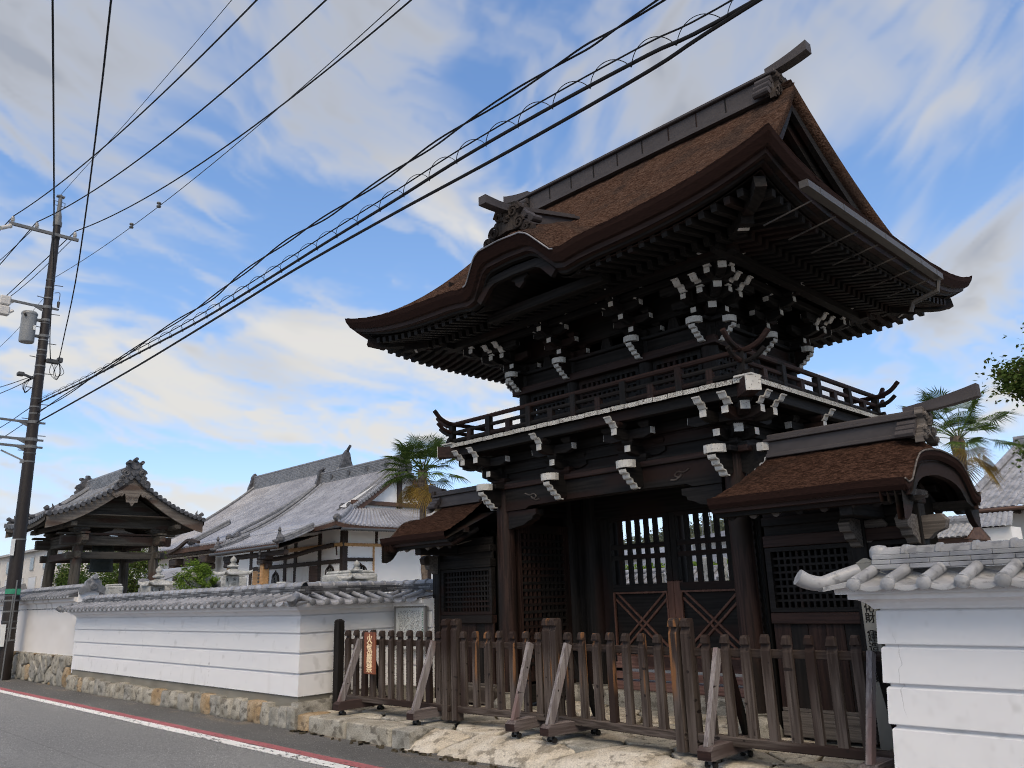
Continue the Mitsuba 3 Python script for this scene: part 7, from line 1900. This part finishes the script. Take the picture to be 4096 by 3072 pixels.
# ------------------------------------------------------------------ houses
def wave_roof(P, corners, nu, rows, mat, amp=.045, name='tile_slope'):
    """pantiled slope: corners eaves-left, eaves-right, ridge-right, ridge-left"""
    a, b, c, d = [A(q, float) for q in corners]; nv = rows * 3 + 1; U = np.linspace(0, 1, nu * 6 + 1)[:, None, None]; V = np.linspace(0, 1, nv)[None, :, None]
    P3 = (a * (1 - U) + b * U) * (1 - V) + (d * (1 - U) + c * U) * V
    n = np.cross(b - a, d - a); n /= np.linalg.norm(n); n = n if n[2] > 0 else -n
    w = np.abs(np.sin(U[..., 0] * nu * math.pi)) ** .7 * amp + (1 - ((V[..., 0] * rows) % 1)) * .035 * (np.arange(nv)[None, :] % 3 != 0) + .0
    part(P, name, grid(P3 + n * w[..., None]), mat, smooth=30)


rh = thing('tiled_house', 'house with pale wavy roof tiles and cream wall at the right edge behind the palm', 'house')
wave_roof(rh, [(-9.55, 32, 4.05), (-4.0, 32, 4.05), (-4.0, 36, 6.5), (-8.4, 36, 6.5)], 26, 20, 'tile_mid')
wave_roof(rh, [(-9.6, 38.5, 4.05), (-9.6, 32, 4.05), (-8.45, 36, 6.5), (-8.45, 36.3, 6.5)], 22, 14, 'tile_mid')
part(rh, 'hip_ridge', [tube([(-9.6, 31.95, 4.15), (-8.4, 36, 6.62)], .15, 8), tube([(-8.75, 33.5, 5.05), (-8.0, 36, 6.65)], .12, 8)], 'tile_mid', smooth=40)
part(rh, 'ridge', [cbox(-8.5, -3.5, 35.8, 36.2, 6.45, 6.85, .03), tube([(-8.5, 36, 6.9), (-3.5, 36, 6.9)], .12, 8)], 'tile_slate', smooth=30)
part(rh, 'gutter', cyl((-9.7, 31.9, 3.98), (-3.5, 31.9, 3.98), .07, n=8), 'hall_eave', smooth=40)
part(rh, 'wall', box(-8.6, -3.5, 32.9, 39, .3, 4.0), 'house_cream')
part(rh, 'dark_wall', box(-9.3, -8.6, 32.9, 39, .3, 3.95), 'wood_dark_z')
part(rh, 'post', [box(-8.68, -8.5, 32.8, 32.9, .3, 3.95)], 'hall_wood')
part(rh, 'rafter_end', [box(-9.4 + i * .45, -9.3 + i * .45, 32.0, 32.9, 3.84, 3.94) for i in range(13)], 'hall_wood')
part(rh, 'soffit', box(-9.6, -3.5, 32.0, 33, 3.95, 4.0), 'hall_wood')
rs = thing('tiled_outbuilding', 'low outbuilding with a small tiled gable roof seen above the right-hand wall', 'outbuilding')
wave_roof(rs, [(-8.5, 24.0, 2.75), (-7.15, 24.0, 2.75), (-7.15, 25.0, 3.15), (-8.5, 25.0, 3.15)], 9, 6, 'tile_pale', .04)
part(rs, 'ridge', [tube([(-8.6, 25.0, 3.22), (-7.1, 25.0, 3.22)], .09, 8), box(-8.55, -7.12, 24.88, 25.12, 3.10, 3.2)], 'tile_slate', smooth=30)
part(rs, 'gable_end', [prism([(24.0, 2.7), (25.0, 3.12), (26, 2.7)], -7.25, -7.15, 'x'), box(-8.4, -7.2, 24.2, 25.8, .2, 2.75)], 'hall_eave')
part(rs, 'back_slope', M([[-8.5, 25, 3.15], [-7.15, 25, 3.15], [-7.15, 26, 2.75], [-8.5, 26, 2.75]], [[0, 1, 2, 3]]), 'tile_mid')
rs2 = thing('tiled_outbuilding', 'pale tiled lean-to roof between the outbuilding and the house', 'outbuilding')
wave_roof(rs2, [(-9.6, 28.5, 3.2), (-7.2, 28.5, 3.2), (-7.4, 29.7, 3.7), (-9.5, 29.7, 3.7)], 14, 6, 'tile_pale', .04)
part(rs2, 'wall', box(-9.4, -7.3, 28.7, 29.8, .2, 3.2), 'hall_white')
# apartment block and houses far left
ap = thing('apartment_block', 'pale three-storey block with shuttered windows behind the bell tower', 'apartment block')
put(ap + '__wall', [box(-190, -137, 40, 56, 0, 11.2)], 'house_cream')
part(ap, 'roof_edge', [box(-191.5, -136.4, 39.2, 56.5, 11.2, 11.55)], 'house_grey')
part(ap, 'side_wing', box(-137.0, -128, 42, 56, 0, 10.6), 'house_white')
for fl, z in enumerate((3.0, 5.5, 8.8)):
    for i in range(8):
        y = 41.5 + i * 1.9; sh = fl < 2
        w_ = part(ap, 'window', box(-137.02, -136.9, y, y + (1.4 if sh else .9), z - .6, z + (1.5 if not sh else 1.3)), 'house_grey')
        part(w_, 'shutter' if sh else 'pane', box(-136.93, -136.86, y + .1, y + (1.3 if sh else .8), z - .5, z + (1.4 if not sh else 1.2)), 'shutter' if sh else 'window_glass')
    for i in range(7):
        x = -154.6 - i * 5.0 if False else -187 + i * 7.4; sh = fl < 2
        w_ = part(ap, 'window', box(x, x + (4.4 if sh else 2.4), 39.9, 40.02, z - .7, z + 1.6), 'house_grey')
        part(w_, 'shutter' if sh else 'pane', box(x + .2, x + (4.2 if sh else 2.2), 39.84, 39.93, z - .55, z + 1.45), 'shutter' if sh else 'window_glass')


def gable_house(label, x0, x1, y0, y1, zw, zr, wall, roof, ov=.8, hip=2.0):
    h = thing('distant_house', label, 'house')
    put(h + '__wall', box(x0, x1, y0, y1, 0, zw), wall)
    ym = (y0 + y1) / 2
    part(h, 'roof', M([[x0 - ov, y0 - ov, zw], [x1 + ov, y0 - ov, zw], [x1 + ov, y1 + ov, zw], [x0 - ov, y1 + ov, zw], [x0 + hip, ym, zr], [x1 - hip, ym, zr]], [[0, 1, 5], [0, 5, 4], [2, 3, 4], [2, 4, 5], [1, 2, 5], [3, 0, 4]]), roof)
    n = max(2, int((x1 - x0) / 4))
    for i in range(n):
        a = x0 + (i + .3) * (x1 - x0) / n
        w_ = part(h, 'window', box(a, a + (x1 - x0) / n * .45, y0 - .06, y0 + .02, zw - 1.9, zw - .7), 'house_grey')
        part(w_, 'pane', box(a + .08, a + (x1 - x0) / n * .45 - .08, y0 - .1, y0 - .05, zw - 1.82, zw - .78), 'window_glass')
    w_ = part(h, 'window', box(x1 - .02, x1 + .06, y0 + 1, y0 + 2.6, zw - 1.9, zw - .7), 'house_grey')
    part(w_, 'pane', box(x1 + .05, x1 + .1, y0 + 1.1, y0 + 2.5, zw - 1.8, zw - .8), 'window_glass')
    return h


gable_house('grey roofed house between the pole and the apartment block', -203.5, -193, 50, 58, 9.3, 11.1, 'house_white', 'far_roof')
gable_house('lower dark roofed house left of the apartment block', -172, -158, 38, 44, 4.9, 6.6, 'house_white', 'far_roof')
gable_house('dark roofed house at the far left edge behind the pole', -160, -149, 27, 32, 5.3, 7.0, 'house_grey', 'far_roof')
gable_house('low house at the extreme left beyond the boundary wall', -120, -108, 17, 23, 3.2, 4.4, 'house_grey', 'far_roof')
# seen through the open bars of the gate doors
gable_house('grey roofed two-storey house seen through the right-hand gate door', -23.6, -16.0, 36, 43, 3.95, 4.95, 'house_white', 'far_roof', hip=2.2)
gable_house('long dark tiled house seen through the left-hand gate door', -36, -22.6, 40, 46, 3.65, 4.25, 'house_grey', 'tile_slate', hip=.4)
gable_house('low tiled building behind the hedge, seen through the gate', -21.5, -14.0, 28, 33, 2.55, 3.15, 'house_grey', 'far_roof', hip=.4)
hedge = thing('hedge', 'clipped bright green hedge beyond the gate', 'hedge')
hp_ = rng.uniform(size=(5200, 3)) * A([9.5, .9, .75]) + A([-17.6, 17.6, 1.55])
part(hedge, 'foliage', leaves(hp_, .12, 41), 'leaf_bush'); part(hedge, 'stems', box(-17.5, -8.2, 17.9, 18.2, .1, 1.9), 'dark_inside')
cw = thing('churchyard_wall', 'low inner wall with a tiled coping beyond the gate', 'wall')
put(cw + '__wall', box(-16.5, -7.8, 16.0, 16.3, .1, 1.80), 'hall_white')
part(cw, 'coping', [prism([(15.75, 1.80), (16.15, 2.02), (16.55, 1.80)], -16.6, -7.7, 'x'), tube([(-16.6, 16.15, 2.06), (-7.7, 16.15, 2.06)], .06, 8)] + [tube([(-16.5 + i * .26, 15.73, 1.83), (-16.5 + i * .26, 16.1, 2.03)], .04, 6) for i in range(34)], 'tile_mid')
for x, y, w, zt, lab in ((-8.88, 14.0, .07, 2.21, 'pale stone post seen through the right-hand gate door'), (-8.63, 14.2, .055, 2.2, 'lettered stone post beside the pale post beyond the gate'), (-9.78, 14.0, .06, 2.12, 'lettered stone post seen at the right of the left-hand gate door'), (-10.0, 14.0, .07, 1.95, 'short pale stone post beyond the left-hand gate door')):
    st = thing('stone_post', lab, 'stone post'); put(st + '__shaft', cbox(x - w, x + w, y - w, y + w, .1, zt, .02), 'grave_stone')
    if 'lettered' in lab: part(st, 'inscription', [box(x - .03 + .02 * (i % 2), x + .02 + .012 * (i % 3), y - w - .002, y - w, zt - .1 - i * .055, zt - .07 - i * .055) for i in range(9)], 'ink')
tree('garden_shrub', 'sparse yellow-green shrub seen through the right of the gate doors', 'shrub', [(-8.1, 14.6, .1), (-8.1, 14.6, 1.2), (-8.1, 14.6, 1.7)], [((-8.15, 14.6, 1.75), (.4, .4, .5))], 'leaf_bush', 40, 30, .07, 51, clump=.1, radius=.03)
# wooded hill
hill = thing('hill', 'low wooded hill on the horizon behind the temple', 'hill', kind='structure')
gx_, gy_ = np.meshgrid(np.linspace(-330, 60, 150), np.linspace(118, 260, 40), indexing='ij')
hz_ = 9.2 * np.exp(-((gx_ + 96) / 34) ** 2) + 4 * np.exp(-((gx_ + 60) / 30) ** 2) + 5 * np.exp(-((gx_ + 190) / 60) ** 2) + 2.5
hz_ = hz_ * np.clip((gy_ - 118) / 30, 0, 1) ** .7
put(hill + '__slope', grid(np.stack([gx_, gy_, hz_], -1)), 'leaf_hill', smooth=True)
r = np.random.default_rng(61); n = 1500
qx = r.uniform(-150, -40, n); qy = r.uniform(120, 160, n)
qz = (9.2 * np.exp(-((qx + 96) / 34) ** 2) + 4 * np.exp(-((qx + 60) / 30) ** 2) + 5 * np.exp(-((qx + 190) / 60) ** 2) + 2.5) * np.clip((qy - 118) / 30, 0, 1) ** .7
pts = (np.c_[qx, qy, qz][:, None, :] + r.normal(size=(n, 34, 3)) * A([.9, .9, 1.0]) + A([0, 0, .8])).reshape(-1, 3)
part(hill, 'woods', leaves(pts, .75, 62), 'leaf_hill', stuff=True)
pyl = thing('lattice_pylon', 'faint steel lattice pylon on the skyline seen through the gate', 'pylon')
put(pyl, [bar((-75 + sx * 1.6, 120 + sy * 1.6, 0), (-75 + sx * .3, 120 + sy * .3, 19), .12, .12) for sx in (-1, 1) for sy in (-1, 1)] + [bar((-77 + (i % 2) * .4, 120, 10 + i * 2.2), (-73, 120, 10 + i * 2.2), .1, .1) for i in range(4)] + [bar((-75 - 1.6 * (1 - i / 10), 118.6, i * 1.9), (-75 + 1.6 * (1 - i / 10), 118.6, i * 1.9 + 1.9), .08, .08) for i in range(9)], 'galvanised')
